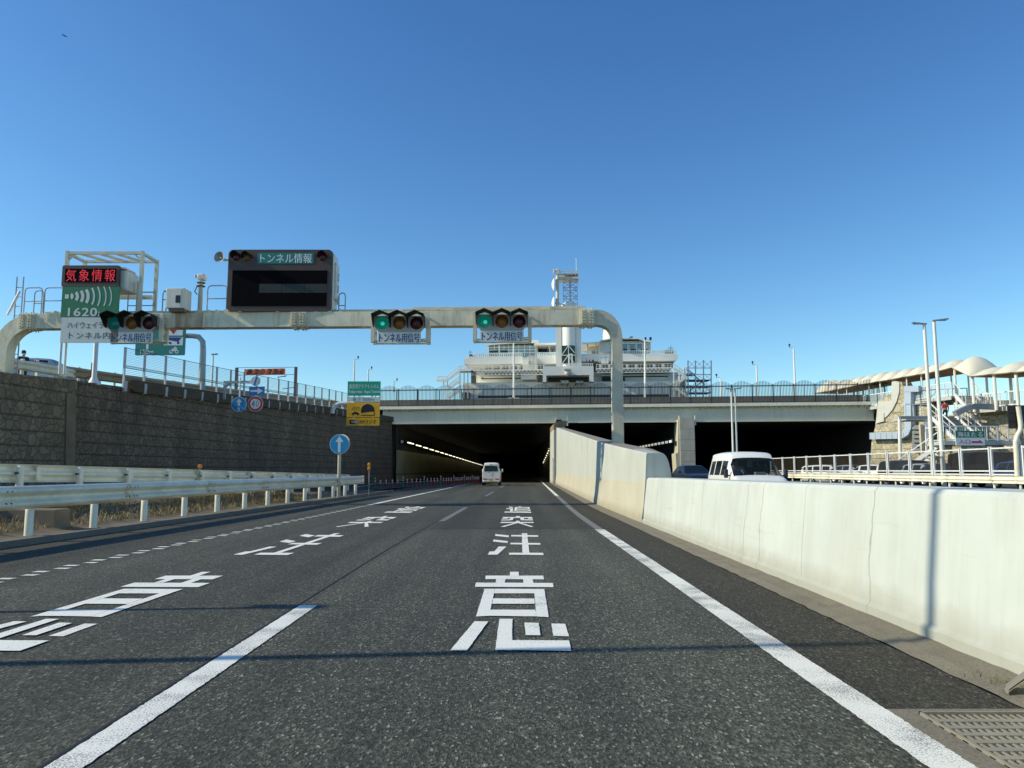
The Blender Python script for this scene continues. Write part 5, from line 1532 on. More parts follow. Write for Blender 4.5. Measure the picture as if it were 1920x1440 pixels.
for i in range(13):
    y = 76 + 2.0 * i; loc = (a.x - .7 , y + 1, P(1258, 827, 76).z)
    if i == 0: ml.location = loc
    else: dup(ml, loc, 'short lamp high in the middle tunnel mouth, %s from the pier' % ORD[i])
dl_ = thing('portal_lamp', (-11.3, 80.2, 4.6), 'small round floodlight at the left tunnel corner', 'lamp')
c = P(754, 828, 80.2); dl_.location = c; ORG[dl_.name] = c
m = MB(); m.lathe(c, (.3, -1, 0), [(0, 0), (.12, 0), (.16, .06), (.16, -.1), (0, -.2)], 12); m.build('lamp', 'lamp_clear', dl_, smooth=True); m = MB(); m.bar(c, c + V((-.5, .4, .05)), .08); m.build('arm', 'plastic_dark', dl_)

# =====================================================================================================
#  SERVICE-AREA BUILDING behind the overpass
# =====================================================================================================
QY = 190.0
def bp(m, x0, y0, x1, y1, dy=0.0, dep=8.0):
    Y = QY + dy; cx, cz, w, h = rect(x0, y0, x1, y1, Y); return m.box((cx, Y + dep / 2, cz), (w, dep, h))
bd = thing('service_building', (P(1066, 746, QY).x, QY, zat(746, QY)), 'white ship-like service building with a central tower behind the overpass', 'building')
m = MB(); bp(m, 866, 716, 1281, 750, 0, 40); m.build('base_storey', 'bld_panel', bd)
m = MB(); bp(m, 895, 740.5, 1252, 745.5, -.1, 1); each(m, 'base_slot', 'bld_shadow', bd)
m = MB(); bp(m, 880, 700, 1262, 716, 12, 26); m.build('middle_storey', 'bld_panel', bd)
m = MB(); bp(m, 892, 709, 975, 715.5, 11.5, .6); bp(m, 900, 703.5, 975, 706.5, 10, 1.5); bp(m, 1122, 703, 1246, 705.5, 10, 1.5); bp(m, 1165, 708, 1240, 715.5, 11.4, .6); each(m, 'white_band', 'bld_white', bd)
m = MB(); bp(m, 902, 695, 1016, 702, 9, .4); bp(m, 1122, 694, 1248, 702, 9, .4); each(m, 'window_strip', 'bld_glass', bd)
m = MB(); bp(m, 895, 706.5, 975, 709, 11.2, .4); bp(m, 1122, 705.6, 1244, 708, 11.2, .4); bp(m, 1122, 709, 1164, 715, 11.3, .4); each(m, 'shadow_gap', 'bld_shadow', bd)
# centre block
m = MB(); bp(m, 1024, 686.5, 1119, 703.5, -10, 22); bp(m, 1024, 703.4, 1030.5, 716, -10, 3); bp(m, 1111, 703.4, 1119, 716, -10, 3); m.build('centre_block', 'bld_panel', bd)
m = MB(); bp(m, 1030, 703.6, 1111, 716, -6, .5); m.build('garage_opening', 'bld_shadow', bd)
# upper deck
m = MB()
def deckpanel(x0, x1, y0, y1, cut, dy=2):
    Y = QY + dy
    if cut < 0: pts = [P(x0, y1 + 0, Y), P(x1, y1, Y), P(x1, y0, Y), P(x0 + 18, y0, Y), P(x0, y0 + 5, Y)]
    else: pts = [P(x0, y1, Y), P(x1 - 6, y1, Y), P(x1, y1 - 4, Y), P(x1, y0 + 1, Y), P(x0, y0, Y)]
    m.prism(pts, (0, 20, 0))
deckpanel(867, 978.5, 666.5, 681, -1); deckpanel(1141, 1267, 664, 678.5, 1); bp(m, 1004, 666, 1043, 682, 4, 18); bp(m, 1086, 664, 1146, 678, 4, 18)
m.build('upper_deck', 'bld_panel', bd)
m = MB(); bp(m, 876, 681.2, 1000, 684, 5, 20); bp(m, 1086, 678.6, 1258, 682, 5, 20); bp(m, 1010, 682.1, 1043, 686.3, 7, 14); each(m, 'soffit', 'bld_brown', bd)
m = MB(); bp(m, 878, 684, 1010, 691, 13, 16); bp(m, 1119, 682, 1252, 691, 13, 16); each(m, 'recessed_wall', 'bld_cream', bd)
def bal(m, x0, x1, y0, y1, dy, step=4.0):
    Y = QY + dy; x = x0
    a, b = P(x0, y0, Y), P(x1, y0, Y); m.bar(a, b, .12)
    while x <= x1: p, q = P(x, y1, Y), P(x, y0, Y); m.bar(p, q, .10); x += step
    a, b = P(x0, (y0 + y1) / 2, Y), P(x1, (y0 + y1) / 2, Y); m.bar(a, b, .05)
m = MB(); bal(m, 886, 978, 661, 666.5, 2.3); bal(m, 868, 884, 667, 671, 2.3); bal(m, 1163, 1264, 659, 664, 2.3); bal(m, 1090, 1142, 659, 664, 4.3); bal(m, 1025, 1118, 682, 686.5, -9.8); bal(m, 1005, 1043, 660.5, 666, 4.2)
each(m, 'deck_railing', 'bld_white', bd)
m = MB()
for x0, x1, y0, y1, dy in ((886, 978, 661.5, 666, 2.5), (1163, 1264, 659.5, 664, 2.5), (1005, 1042, 661, 666, 4.4)): bp(m, x0, y0, x1, y1, dy, .04)
each(m, 'railing_glass', 'rail_glass', bd)
# outside galleries with lattice girders
def gallery(x0, x1, y0, y1, y2, y3, dy):
    Y = QY + dy; m = MB(); bp(m, x0, y1, x1, y2, dy, 3.5); bal(m, x0, x1, y0, y1, dy + .1, 5.5)
    for yy in (0, 3.2):
        n = int((x1 - x0) / 7)
        for i in range(n):
            a, b, c = P(lerp(x0, x1, i / n), y2, Y + yy), P(lerp(x0, x1, (i + .5) / n), y3, Y + yy), P(lerp(x0, x1, (i + 1) / n), y2, Y + yy)
            m.bar(a, b, .10); m.bar(b, c, .10)
        m.bar(P(x0, y3, Y + yy), P(x1, y3, Y + yy), .14)
    m.build('gallery', 'bld_white', bd)
    m = MB(); k = x0 + 6
    while k < x1 - 4: bp(m, k, y0 + 1, k + 3.2, y1 - .3, dy + .3, .1); k += 16.5
    each(m, 'gallery_panel', 'bld_white', bd)
gallery(883, 1024, 684, 691.5, 693.5, 701.5, -2); gallery(1119, 1258, 684, 690.5, 692.5, 699.5, -2)
m = MB(); bp(m, 979, 668, 1006, 716, 1, 10); m.build('stair_core', 'bld_cream', bd)
m = MB(); bp(m, 980.5, 673, 991, 681.5, -.5, 2); bp(m, 977, 702, 1006, 711, -1, 2); each(m, 'stair_balcony', 'bld_white', bd)
m = MB(); bal(m, 990, 1006, 667, 682, -.6, 7); bal(m, 1124, 1142, 668, 681, -.6, 8); bp(m, 1127, 673, 1141, 681, -.5, 1.5); each(m, 'balcony_frame', 'bld_white', bd)
# glass pavilion (left) and right pavilion on the top deck
m = MB(); bp(m, 911, 646, 999, 667, 8, 14); m.build('pavilion_glass', 'bld_glass_pale', bd)
m = MB()
for x in (911, 922, 931, 940, 949, 958, 968, 979, 989, 999): bp(m, x - (1.6 if x in (931,) else .5), 645, x + (1.6 if x in (931,) else .5), 667, 7.7, .3)
for y in (649.5, 654.5, 660): bp(m, 911, y - .5, 999, y + .5, 7.75, .25)
m.build('pavilion_frame', 'bld_white', bd)
m = MB(); bp(m, 913, 655.5, 929.5, 659.5, 7.6, .2); bp(m, 933, 655.5, 947, 659.5, 7.6, .2); bp(m, 912, 661, 930, 665.5, 7.6, .2); each(m, 'dark_pane', 'bld_glass', bd)
m = MB(); rows = []
for i in range(13):
    t_ = i / 12; px = lerp(904, 1003, t_); yv = 647.5 - 5.5 * math.sin(math.pi * (.12 + .5 * t_))
    rows.append([P(px, yv, QY + 6), P(px, yv - 1.0, QY + 6), P(px, yv - 1.0, QY + 6) + V((0, 16, .3)), P(px, yv, QY + 6) + V((0, 16, .3))])
m.grid(rows); bp(m, 982, 637, 1003, 643.5, 12, 8); bp(m, 998, 642.5, 1043, 646, 6, 14); m.build('pavilion_roof', 'bld_white', bd)
m = MB(); bp(m, 999.5, 646, 1003, 667, 8, 2); bp(m, 1024, 646, 1027, 667, 8, 1.5); bp(m, 1002, 646, 1026, 652, 12, 6); m.build('passage_frame', 'bld_cream', bd)
m = MB(); bp(m, 1002, 652, 1024, 662, 13, .4); m.build('passage_opening', 'bld_shadow', bd)
m = MB(); bp(m, 1120, 641, 1214, 660, 8, 14); m.build('right_pavilion', 'bld_panel', bd)
m = MB(); rows = []
for px, yv in ((1088, 642.5), (1100, 642.8), (1118, 641.5), (1124, 638), (1150, 634.8), (1192, 635), (1204, 639.5), (1217, 642)):
    rows.append([P(px, yv + 2.5, QY + 6), P(px, yv, QY + 6), P(px, yv, QY + 6) + V((0, 16, .3)), P(px, yv + 2.5, QY + 6) + V((0, 16, .3))])
m.grid(rows); m.build('right_roof', 'bld_white', bd)
m = MB()
for x in (1165, 1180, 1194): bp(m, x - 4, 647, x + 4, 655, 7.8, .2)
each(m, 'window', 'bld_glass_pale', bd)
m = MB()
for x in (1166, 1183, 1202): bp(m, x - 6, 656, x + 6, 660, 7.8, .2)
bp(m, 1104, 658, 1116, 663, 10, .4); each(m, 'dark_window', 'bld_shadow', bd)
m = MB()
for x in (1158, 1172, 1188, 1199, 1213): bp(m, x - .8, 642, x + .8, 664, 7.5, .5)
bp(m, 1150, 645, 1214, 646.5, 7.4, .6); m.build('right_mullion', 'bld_white', bd)
m = MB(); bp(m, 1094, 648, 1125, 664, 14, .5); bp(m, 1096, 646, 1098, 664, 8, 1); bp(m, 1112, 646, 1114, 664, 8, 1); m.build('right_passage', 'bld_cream', bd)
c = P(1136, 636, QY + 14); m = MB(); m.lathe((c.x, c.y, c.z), (0, 0, 1), [(2.05, -.5), (2.0, 1.6), (1.7, 2.3), (.9, 2.8), (0, 2.9)], 18); m.build('roof_drum', 'bld_white', bd, smooth=True)
m = MB(); bp(m, 1120, 622, 1126, 636, 13, .3); m.build('roof_screen', 'rail_glass', bd)
# tower
TWY = QY - 4
c = P(1065.5, 600, TWY + 6); zt_ = zat(576, TWY + 6); zb_ = zat(700, TWY)
m = MB(); rad = (P(1079.5, 600, TWY + 6).x - P(1051.5, 600, TWY + 6).x) / 2
m.lathe((c.x, c.y, zb_), (0, 0, 1), [(rad, 0), (rad, zt_ - zb_), (rad * .98, zt_ - zb_ + .5), (rad * .8, zt_ - zb_ + .9), (0, zt_ - zb_ + .9)], 28); m.build('tower_cylinder', 'bld_white', bd, smooth=40)
m = MB()
for z in (zat(580, TWY + 6), zat(584, TWY + 6)): m.lathe((c.x, c.y, z), (0, 0, 1), [(rad * 1.2, 0), (rad * 1.2, .2), (rad, .2), (rad, 0), (rad * 1.2, 0)], 24)
each(m, 'tower_ring', 'bld_white', bd)
m = MB(); Y = TWY + 6
for x0, x1 in ((1041, 1052), (1079, 1088.5)):
    cx, cz, w, h = rect(x0, 583, x1, 700, Y); m.box((cx, Y + 1.5, cz), (w, 5, h))
each(m, 'tower_slab', 'bld_panel', bd)
m = MB(); Yg = TWY + 6 - rad - .15; cx, cz, w, h = rect(1053.5, 648, 1078.5, 683, Yg); m.box((cx, Yg, cz), (w, .3, h)); m.build('tower_window', 'bld_glass', bd)
m = MB(); Yb = Yg - .25
for a, b in (((1054, 665), (1065, 649)), ((1067, 649), (1078, 662)), ((1054, 682), (1065, 667)), ((1067, 667), (1078, 682))): m.bar(P(*a, Yb), P(*b, Yb), .15)
m.bar(P(1066, 648, Yb), P(1066, 683, Yb), .16); m.bar(P(1053, 666, Yb), P(1079, 666, Yb), .14)
for px in (1067.3, 1072.8): m.bar(P(px, 664, Yb - .3), P(px, 683, Yb - .3), .28)
m.bar(P(1067, 664.5, Yb - .3), P(1073, 664.5, Yb - .3), .28); m.build('window_bracing', 'bld_panel', bd)
m = MB()   # lattice mast
Ym = TWY + 6; xs_ = [P(px, 550, Ym).x for px in (1055, 1081)]; z0, z1 = zat(574, Ym), zat(526, Ym)
for x in xs_:
    for yy in (-1.6, 1.6): m.bar((x, Ym + yy, z0), (x, Ym + yy, z1), .13)
n = 3
for i in range(n):
    a, b = lerp(z0, z1, i / n), lerp(z0, z1, (i + 1) / n)
    for yy in (-1.6, 1.6):
        m.bar((xs_[0], Ym + yy, a), (xs_[1], Ym + yy, b), .13); m.bar((xs_[1], Ym + yy, a), (xs_[0], Ym + yy, b), .13); m.bar((xs_[0], Ym + yy, b), (xs_[1], Ym + yy, b), .15)
m.bar(((xs_[0] + xs_[1]) / 2, Ym, z0), ((xs_[0] + xs_[1]) / 2, Ym, z1), .4); m.build('lattice_mast', 'steel_scaffold', bd)
m = MB(); cx, cz, w, h = rect(1047, 523, 1083.5, 526.5, Ym); m.box((cx, Ym, cz), (w, 4.4, h)); cx, cz, w, h = rect(1050, 517, 1083, 518.5, Ym); m.box((cx, Ym, cz), (w, 4.4, .2)); cx, cz, w, h = rect(1051, 508, 1083.5, 517, Ym); bal(m, 1051, 1083.5, 508.5, 517, TWY + 6 - QY - 2.2, 7); bal(m, 1051, 1083.5, 510, 517, TWY + 6 - QY + 2.2, 7)
m.build('mast_platform', 'bld_cream', bd)
m = MB(); m.cyl(P(1079.5, 510, Ym), P(1079, 484, Ym), .07, 6); m.build('aerial', 'bld_white', bd)
m = MB(); m.cyl(P(1045.5, 584, Ym - 2.5), P(1045.5, 518, Ym - 2.5), .42, 12)
for yv in (525, 570): m.lathe(P(1045.5, yv, Ym - 2.5), (0, 0, 1), [(.45, 0), (.8, .05), (.8, .3), (.45, .35)], 12); 
m.bar(P(1045, 524, Ym - 2.5), P(1060, 524, Ym), .2); m.bar(P(1045, 570, Ym - 2.5), P(1060, 571, Ym), .2); m.build('dish_pole', 'bld_cream', bd, smooth=40)
for yv in (533, 567.5):
    cc = P(1038, yv, Ym - 2.5); m = MB(); m.lathe(cc, (-1, -.15, 0), [(0, .45), (.5, .4), (1.5, 0), (1.5, -.12), (.4, -.3), (0, -.32)], 20); m.bar(cc, P(1044, yv + 2, Ym - 2.5), .25); m.build('dish', 'bld_white', bd, smooth=True)
m = MB(); cc = P(1046, 510, Ym - 2.5); m.cbox(cc, (1.0, 1.4, 1.4), .15); m.cbox(cc + V((-.85, -.3, .1)), (.6, .9, .9), .1); m.cyl(cc + V((0, 0, -1.3)), cc + V((0, 0, -.6)), .35, 10); m.build('mast_camera', 'bld_cream', bd)
# outside stairs at the left end
m = MB(); Ys = QY - 3
def st(a, b, w=.9):
    for s in (0, 1.6):
        m.bar(P(a[0], a[1], Ys + s), P(b[0], b[1], Ys + s), .15, .55); m.bar(P(a[0], a[1] - 8, Ys + s), P(b[0], b[1] - 8, Ys + s), .1)
        n = 6
        for i in range(n + 1):
            t_ = i / n; p = P(lerp(a[0], b[0], t_), lerp(a[1], b[1], t_), Ys + s); q = P(lerp(a[0], b[0], t_), lerp(a[1], b[1], t_) - 8, Ys + s); m.bar(p, q, .08)
    n = 9
    for i in range(n): t_ = (i + .5) / n; p = P(lerp(a[0], b[0], t_), lerp(a[1], b[1], t_), Ys + .8); m.box(p, (.5, 1.6, .06))
st((838, 711), (863, 692)); st((863, 711), (841, 727)); st((841, 745), (863, 728)); st((818.5, 711.5), (838, 711.5)); st((863, 692), (884, 692))
for px, y0 in ((831, 711), (838, 711), (862, 692), (870, 692), (877, 693)): m.bar(P(px, y0, Ys + .8), P(px, 746, Ys + .8), .25)
m.build('outside_stair', 'bld_white', bd)
m = MB(); st((1262, 692), (1284, 709)); st((1284, 709), (1263, 727)); st((1263, 727), (1286, 744))
for px, y0 in ((1262, 692), (1284, 692), (1272, 692)): m.bar(P(px, y0, Ys + .8), P(px, 746, Ys + .8), .25)
m.build('outside_stair', 'bld_white', bd)
m = MB(); bp(m, 882.5, 693.5, 890.5, 716, -1, 2); bp(m, 862, 692.5, 886, 694.5, -3, 2.5); bp(m, 866, 734, 880, 746, -2, 2); each(m, 'brown_column', 'bld_brown', bd)
m = MB()   # camera cluster on the centre block
for dx in (-9, -5, 0, 4, 9): cc = P(1071 + dx * .55, 692 + abs(dx) * .05, QY - 11); m.cbox(cc, (.55, .9, .45), .08)
m.bar(P(1066, 697, QY - 10.6), P(1077, 697, QY - 10.6), .3); m.lathe(P(1071, 699, QY - 10.6), (0, 0, 1), [(.2, -.8), (.6, -.3), (.7, .5), (.2, .7)], 12); m.build('camera_cluster', 'bld_cream', bd)
m = MB(); bp(m, 875, 662, 880, 670, 6, 3); bp(m, 880, 665, 887, 669, 5, 3); m.bar(P(877, 662, QY + 6), P(877, 655, QY + 6), .1); m.bar(P(873, 658, QY + 6), P(881, 658, QY + 6), .1); m.build('deck_beacon', 'rust_post', bd)
m = MB(); bp(m, 1243, 658, 1257, 664, 6, 3); m.bar(P(1252, 660, QY + 6), P(1252, 650, QY + 6), .1); m.bar(P(1246, 655, QY + 6), P(1257, 655, QY + 6), .1); bp(m, 1203, 634, 1206, 639, 8, 1); bp(m, 1212, 634, 1215.5, 639, 8, 1); bp(m, 1176, 632.5, 1181, 634, 8, 2); each(m, 'deck_equipment', 'plastic_dark', bd)

bd.rotation_euler = (0, 0, math.radians(-4.5))     # its long front looks slightly towards the left
# scaffolding tower at the right end
sf = thing('scaffolding', (P(1305, 746, QY).x, QY - 2, zat(746, QY)), 'steel scaffolding tower with planks at the right end of the building', 'scaffolding')
m = MB(); xsP = (1276, 1284, 1290, 1304, 1319, 1333.5); tops = (700, 692, 676, 676, 675, 676)
for yy in (-3, 1):
    for px, tp_ in zip(xsP, tops): m.bar(P(px, 746, QY + yy), P(px, tp_, QY + yy), .26)
    for yv in (690, 702, 712, 725, 736):
        m.bar(P(1276 if yv > 700 else 1286, yv, QY + yy), P(1334, yv, QY + yy), .18)
    for i in range(2, 5):
        for y0, y1 in ((690, 676), (712, 700), (736, 724)): m.bar(P(xsP[i], y0, QY + yy), P(xsP[i + 1], y1, QY + yy), .08); m.bar(P(xsP[i], y1, QY + yy), P(xsP[i + 1], y0, QY + yy), .08)
m.build('poles', 'steel_scaffold', sf)
m = MB()
for x0, x1, yv in ((1276, 1290, 701), (1276, 1319, 712), (1304, 1333, 724), (1276, 1304, 736), (1276, 1302, 724), (1306, 1333, 736), (1321, 1333, 712), (1290, 1303, 701)): bp(m, x0, yv - .8, x1, yv + .8, -3, 4)
each(m, 'plank', 'scaffold_plank', sf)
m = MB()
for a, b in (((1283, 690), (1316, 716)), ((1316, 716), (1290, 735)), ((1290, 692), (1322, 722))): 
    for yy in (-2.4, .4): m.bar(P(a[0], a[1], QY + yy), P(b[0], b[1], QY + yy), .1, .22)
m.build('stair_flight', 'steel_scaffold', sf)

# slender white lamp masts in front of the building
for px, y0, lab in ((963.5, 643, 'tall plain white mast rising left of the building tower'), (1209.5, 637, 'tall plain white mast right of the gantry leg in front of the building')):
    q = P(px, 746, 92); t = thing('light_mast', q, lab, 'mast', 'plain white masts behind the overpass fence')
    m = MB(); m.tube([q, P(px - .4, y0, 92)], [.135, .10], 10); m.build('shaft', 'pole_white', t); m = MB(); m.box(q + V((0, 0, -.1)), (1.3, 1, .22)); m.build('foot', 'concrete_light', t)
floodpost(1352, 708, 745, 96, 'white camera pole with a box just right of the scaffolding', flip=-1)
floodpost(1420.5, 684, 744, 100, 'white camera pole of middle height right of the scaffolding', flip=-1)
floodpost(1491.5, 652, 742, 95, 'tallest white camera pole, far right above the overpass', flip=-1)

# =====================================================================================================
#  RIGHT SIDE: abutment, screen fence, canopy walkway, stairs
# =====================================================================================================
RA, RB = (33.4, 75.0), (41.0, 55.0)
def PR(px, py, off=0.0): return PL(px, py, (RA[0] + off, RA[1]), (RB[0] + off, RB[1]))
rn_ = V((RA[1] - RB[1], RB[0] - RA[0], 0)).normalized()     # pointing away from the road (right and back)
ab = thing('abutment', PR(1680, 893), 'sunlit stone-patterned abutment with a curved top at the right end of the overpass', 'abutment')
def face(m, pts, off, th): return m.prism([PR(a, b, off) for a, b in pts], rn_ * th)
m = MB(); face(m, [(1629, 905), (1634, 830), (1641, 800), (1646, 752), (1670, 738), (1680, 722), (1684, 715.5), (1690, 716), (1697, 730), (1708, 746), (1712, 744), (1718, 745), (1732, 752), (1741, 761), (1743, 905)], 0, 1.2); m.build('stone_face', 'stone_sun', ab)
m = MB(); face(m, [(1646.5, 753), (1671, 752), (1672, 716), (1678, 714.5), (1686, 716), (1685.5, 735), (1681, 752), (1673, 768), (1663, 780), (1650, 790), (1642.5, 795)], -.12, .1); m.build('smooth_curve', 'smooth_light', ab)
m = MB(); face(m, [(1646, 775), (1657, 774), (1657, 790), (1645, 793)], -.2, .1); m.build('ledge', 'smooth_light', ab)
pd = thing('tiled_duct', PR(1665, 817), 'pale blue tiled duct bent like an L across the stone abutment', 'duct')
m = MB()
cl = [(1701.5, 733), (1701.5, 760), (1702, 790), (1701.5, 803), (1698, 811), (1690, 815.5), (1680, 816.5), (1655, 817), (1630, 817.5)]
rows = []
for i, (x, y) in enumerate(cl):
    a, b = cl[max(0, i - 1)], cl[min(len(cl) - 1, i + 1)]; dx, dy = b[0] - a[0], b[1] - a[1]; l = math.hypot(dx, dy); nx, ny = -dy / l, dx / l
    w = 6.2
    pa, pb = PR(x + nx * w, y + ny * w, -.75), PR(x - nx * w, y - ny * w, -.75)
    rows.append([pa, pb, pb + rn_ * .6, pa + rn_ * .6, pa])
m.grid(rows); m.poly(rows[0][:4]); m.poly(rows[-1][:4]); m.build('duct', 'tile_blue', pd)
m = MB(); face(m, [(1695, 724), (1722, 723), (1722, 734.5), (1695, 734.5)], -.8, .9); m.build('cap', 'tile_blue', pd)
m = MB(); face(m, [(1708.5, 735), (1722, 735), (1722, 750), (1708.5, 750)], .3, .2); face(m, [(1708, 735), (1709.5, 735), (1709.5, 812), (1708, 812)], -.12, .1); m.build('dark_recess', 'void_black', pd)
for k in range(7):
    m = MB(); x = 1630 + k * 10.5; face(m, [(x, 811.5), (x + .5, 811.5), (x + .5, 823.5), (x, 823.5)], -.77, .02); m.build('tile_joint', 'beam_grey', pd)
lv = thing('louver_panel', PR(1725, 845, -.6), 'grey slatted louver panel with a white post left of the stairs', 'louver')
m = MB(); face(m, [(1710, 797), (1741, 797), (1741, 846), (1710, 846)], -.35, .1); m.build('back', 'concrete_dark', lv)
m = MB()
for k in range(6):
    y = 797 + 8.2 * k; a, b, c, d = PR(1710, y, -.4), PR(1741, y, -.4), PR(1741, y + 7, -.75), PR(1710, y + 7, -.75); m.prism([a, b, c, d], (0, 0, -.05))
m.build('slats', 'louver', lv)
m = MB(); m.bar(PR(1727, 796, -.85), PR(1733, 905, -.85), .28); m.build('post', 'wall_cream', lv)
uw = thing('upper_wall', PR(1830, 893, 3), 'sunlit stone-patterned wall behind the stairs at the right edge', 'wall')
m = MB(); face(m, [(1738, 915), (1738, 790), (1790, 778), (1815, 772), (1830, 766), (1990, 770), (1990, 915)], .6, 1.0); m.build('stone_face', 'stone_sun', uw)
m = MB(); face(m, [(1740, 780), (1800, 776), (1830, 764), (1990, 768), (1990, 771), (1830, 767), (1800, 779), (1740, 783)], .5, 1.3); m.build('coping', 'concrete_light', uw)

gt = thing('pipe_gate', P(1688, 874, 60), 'white round post with a grey crossbeam in front of the stone abutment', 'gate frame')
m = MB(); m.cyl(P(1688.5, 884, 60), P(1686.5, 781, 60), .13, 10); m.build('post', 'pole_white', gt, smooth=40)
m = MB(); m.bar(P(1684, 783, 60), P(1740, 783, 60), .24, .22); m.build('crossbeam', 'beam_grey', gt)
m = MB(); m.bar(P(1736, 783, 60), P(1739, 884, 60), .16); m.build('post', 'pole_white', gt)

# screen fence (clear panels) on its guardrail
GX = 24.5
sfn = thing('screen_fence', (GX, 46, .95), 'row of clear panels in white frames behind the white van', 'fence')
PXF = [1446, 1468, 1490, 1513, 1539, 1566, 1595.6, 1629, 1665, 1707, 1751, 1803, 1859, 1918, 1990, 2075]
pos = [PX(px, 880, GX).y for px in PXF]
z0f, z1f = .92, 2.40
for i, y in enumerate(pos):
    for dy in (-.09, .09):
        m = MB(); m.box((GX, y + dy, (z0f + z1f) / 2 - .1), (.09, .09, z1f - z0f + .3)); m.build('post', 'white_paint', sfn)
for a, b in zip(pos, pos[1:]):
    m = MB()
    for z in (z0f + .12, z0f + .30, z1f - .04): m.box((GX, (a + b) / 2, z), (.06, a - b - .28, .07))
    m.build('frame', 'white_paint', sfn)
    MB().box((GX + .005, (a + b) / 2, (z0f + .32 + z1f - .06) / 2), (.012, a - b - .27, z1f - z0f - .42)).build('panel', 'panel_glass', sfn)
rg2 = thing('guardrail', (GX - .3, 46, opp_z(GX)), 'white guardrail at the foot of the clear screen fence', 'guardrail')
m = MB(); ys_ = [75 - 4 * i for i in range(12)]
for y in ys_: wbeam(m, [(GX - .35, y + .1, .98), (GX - .35, y - 4, .98)], -1, 1.05)
m.build('rail', 'rail_paint', rg2, smooth=25)
for y in ys_:
    for k in (0, 2): MB().cyl((GX - .2, y - k, .25), (GX - .2, y - k, .95), .06, 8).build('post', 'rail_paint', rg2)

# tall street lamps on the right
GL = 'tall pale street lamps by the oncoming road'
q = PX(1750, 890, 25.0); lamp((q.x, q.y, .2), P(1733.5, 607, q.y).z, 'tall lamp post, left one of the right-hand pair, head pointing left', (-.75, .06), .11, GL)
q = PX(1769, 890, 25.2); lamp((q.x, q.y, .2), P(1757, 601, q.y).z, 'tall lamp post, right one of the right-hand pair, head pointing right', (.85, .1), .11, GL)
q = P(1376, 890, 66); lamp((q.x, 66, .2), P(1374.5, 729, 66).z, 'lamp post behind the white van, left one of its pair', (-.5, .05), .085, GL)
q = P(1383, 890, 66); lamp((q.x, 66, .2), P(1381.5, 729, 66).z, 'lamp post behind the white van, right one of its pair', (.6, .1), .085, GL)

# black sign back on a bent pale pole
bp0 = PX(1908, 893, 24.3); Yb = bp0.y
bk = thing('road_sign', (bp0.x, Yb, .3), 'black back of a road sign on a bent pale pole at the right edge', 'road sign')
m = MB(); m.tube([P(1908, 905, Yb), P(1905.5, 850, Yb), P(1904, 830, Yb), P(1907, 818, Yb), P(1913.5, 806, Yb), P(1914, 797, Yb), P(1911, 775, Yb), P(1909, 762, Yb)], .11, 12); m.build('pole', 'rail_blue', bk, smooth=50)
m = MB(); m.prism([P(1889, 760, Yb + .2), P(1932, 760, Yb + .2), P(1932, 803.5, Yb + .2), P(1892, 803.5, Yb + .2)], (0, .05, 0)); m.build('board', 'black_metal', bk)
m = MB()
for y in (772, 788): m.bar(P(1890, y, Yb + .17), P(1930, y, Yb + .17), .05)
each(m, 'stiffener', 'plastic_dark', bk)

# canopy walkway
CA, CB = (33.3, 84.5), (36.7, 64.0)
def PC(px, py): return PL(px, py, CA, CB)
cw = thing('canopy_walkway', (35.5, 72, 6.5), 'cream domed fabric canopy over a raised walkway on the right skyline', 'canopy walkway')
perp = V((CA[1] - CB[1], CB[0] - CA[0], 0)).normalized()
cpx = [1528, 1551, 1567.5, 1585, 1605, 1625.6, 1647, 1670.6, 1696.5, 1724, 1754, 1786]
cey = [737, 733.5, 730.5, 727, 723, 719, 715, 711.6, 706.5, 702, 697, 689.5]
pts = [PC(a, b) for a, b in zip(cpx, cey)]
CWID = 3.4
def pillow(a, b, h, wid=CWID, n=10, k=6, da=0.0, db=0.0):
    rows = []
    for i in range(n + 1):
        u = i / n; r = []
        for j in range(k + 1):
            v = j / k; base = a.lerp(b, u) + perp * wid * (v - .06)
            r.append(base + V((0, 0, h * (math.sin(math.pi * u) ** .6) * (math.sin(math.pi * v) ** .6))))
        rows.append(r)
    return rows
for i in range(len(pts) - 1):
    h = 20.0 / 1440 * (pts[i].y + pts[i + 1].y) / 2 * (1.0 if i > 0 else 1.2)
    rows = pillow(pts[i], pts[i + 1], h)
    m = MB(); m.grid(rows); m.build('canopy_dome', 'canopy', cw, smooth=60)
    MB().grid([[p - V((0, 0, .06)) for p in r] for r in rows]).build('canopy_shade_layer', 'canopy_shaded', cw)  # second layer under the fabric carries the painted shade
a, b = pts[-1], P(1820.5, 706, 61.5)
big = []
for i in range(15):
    u = i / 14; r = []
    for j in range(9):
        v = j / 8; base = a.lerp(b, u) + perp * 3.0 * (v - .02); base.z = lerp(a.z, b.z, u) + v * .5 * u
        r.append(base + V((0, 0, 1.2 * (math.sin(math.pi * u) ** .65) * math.sin(math.pi * (v * .97 + .001)) ** .65)))
    big.append(r)
m = MB(); m.grid(big); m.build('canopy_dome', 'canopy', cw, smooth=60)
MB().grid([[p - V((0, 0, .06)) for p in r] for r in big]).build('canopy_shade_layer', 'canopy_shaded', cw)
pts2 = [b, P(1861, 701.5, 59.5), P(1902, 698, 57.5), P(1948, 694, 55.5)]
for i in range(3):
    rows = pillow(pts2[i], pts2[i + 1], (.72, .95, 1.0)[i], 4.0)
    m = MB(); m.grid(rows); m.build('canopy_dome', 'canopy', cw, smooth=60)
    MB().grid([[p - V((0, 0, .06)) for p in r] for r in rows]).build('canopy_shade_layer', 'canopy_shaded', cw)
DZ = PC(1740, 749).z
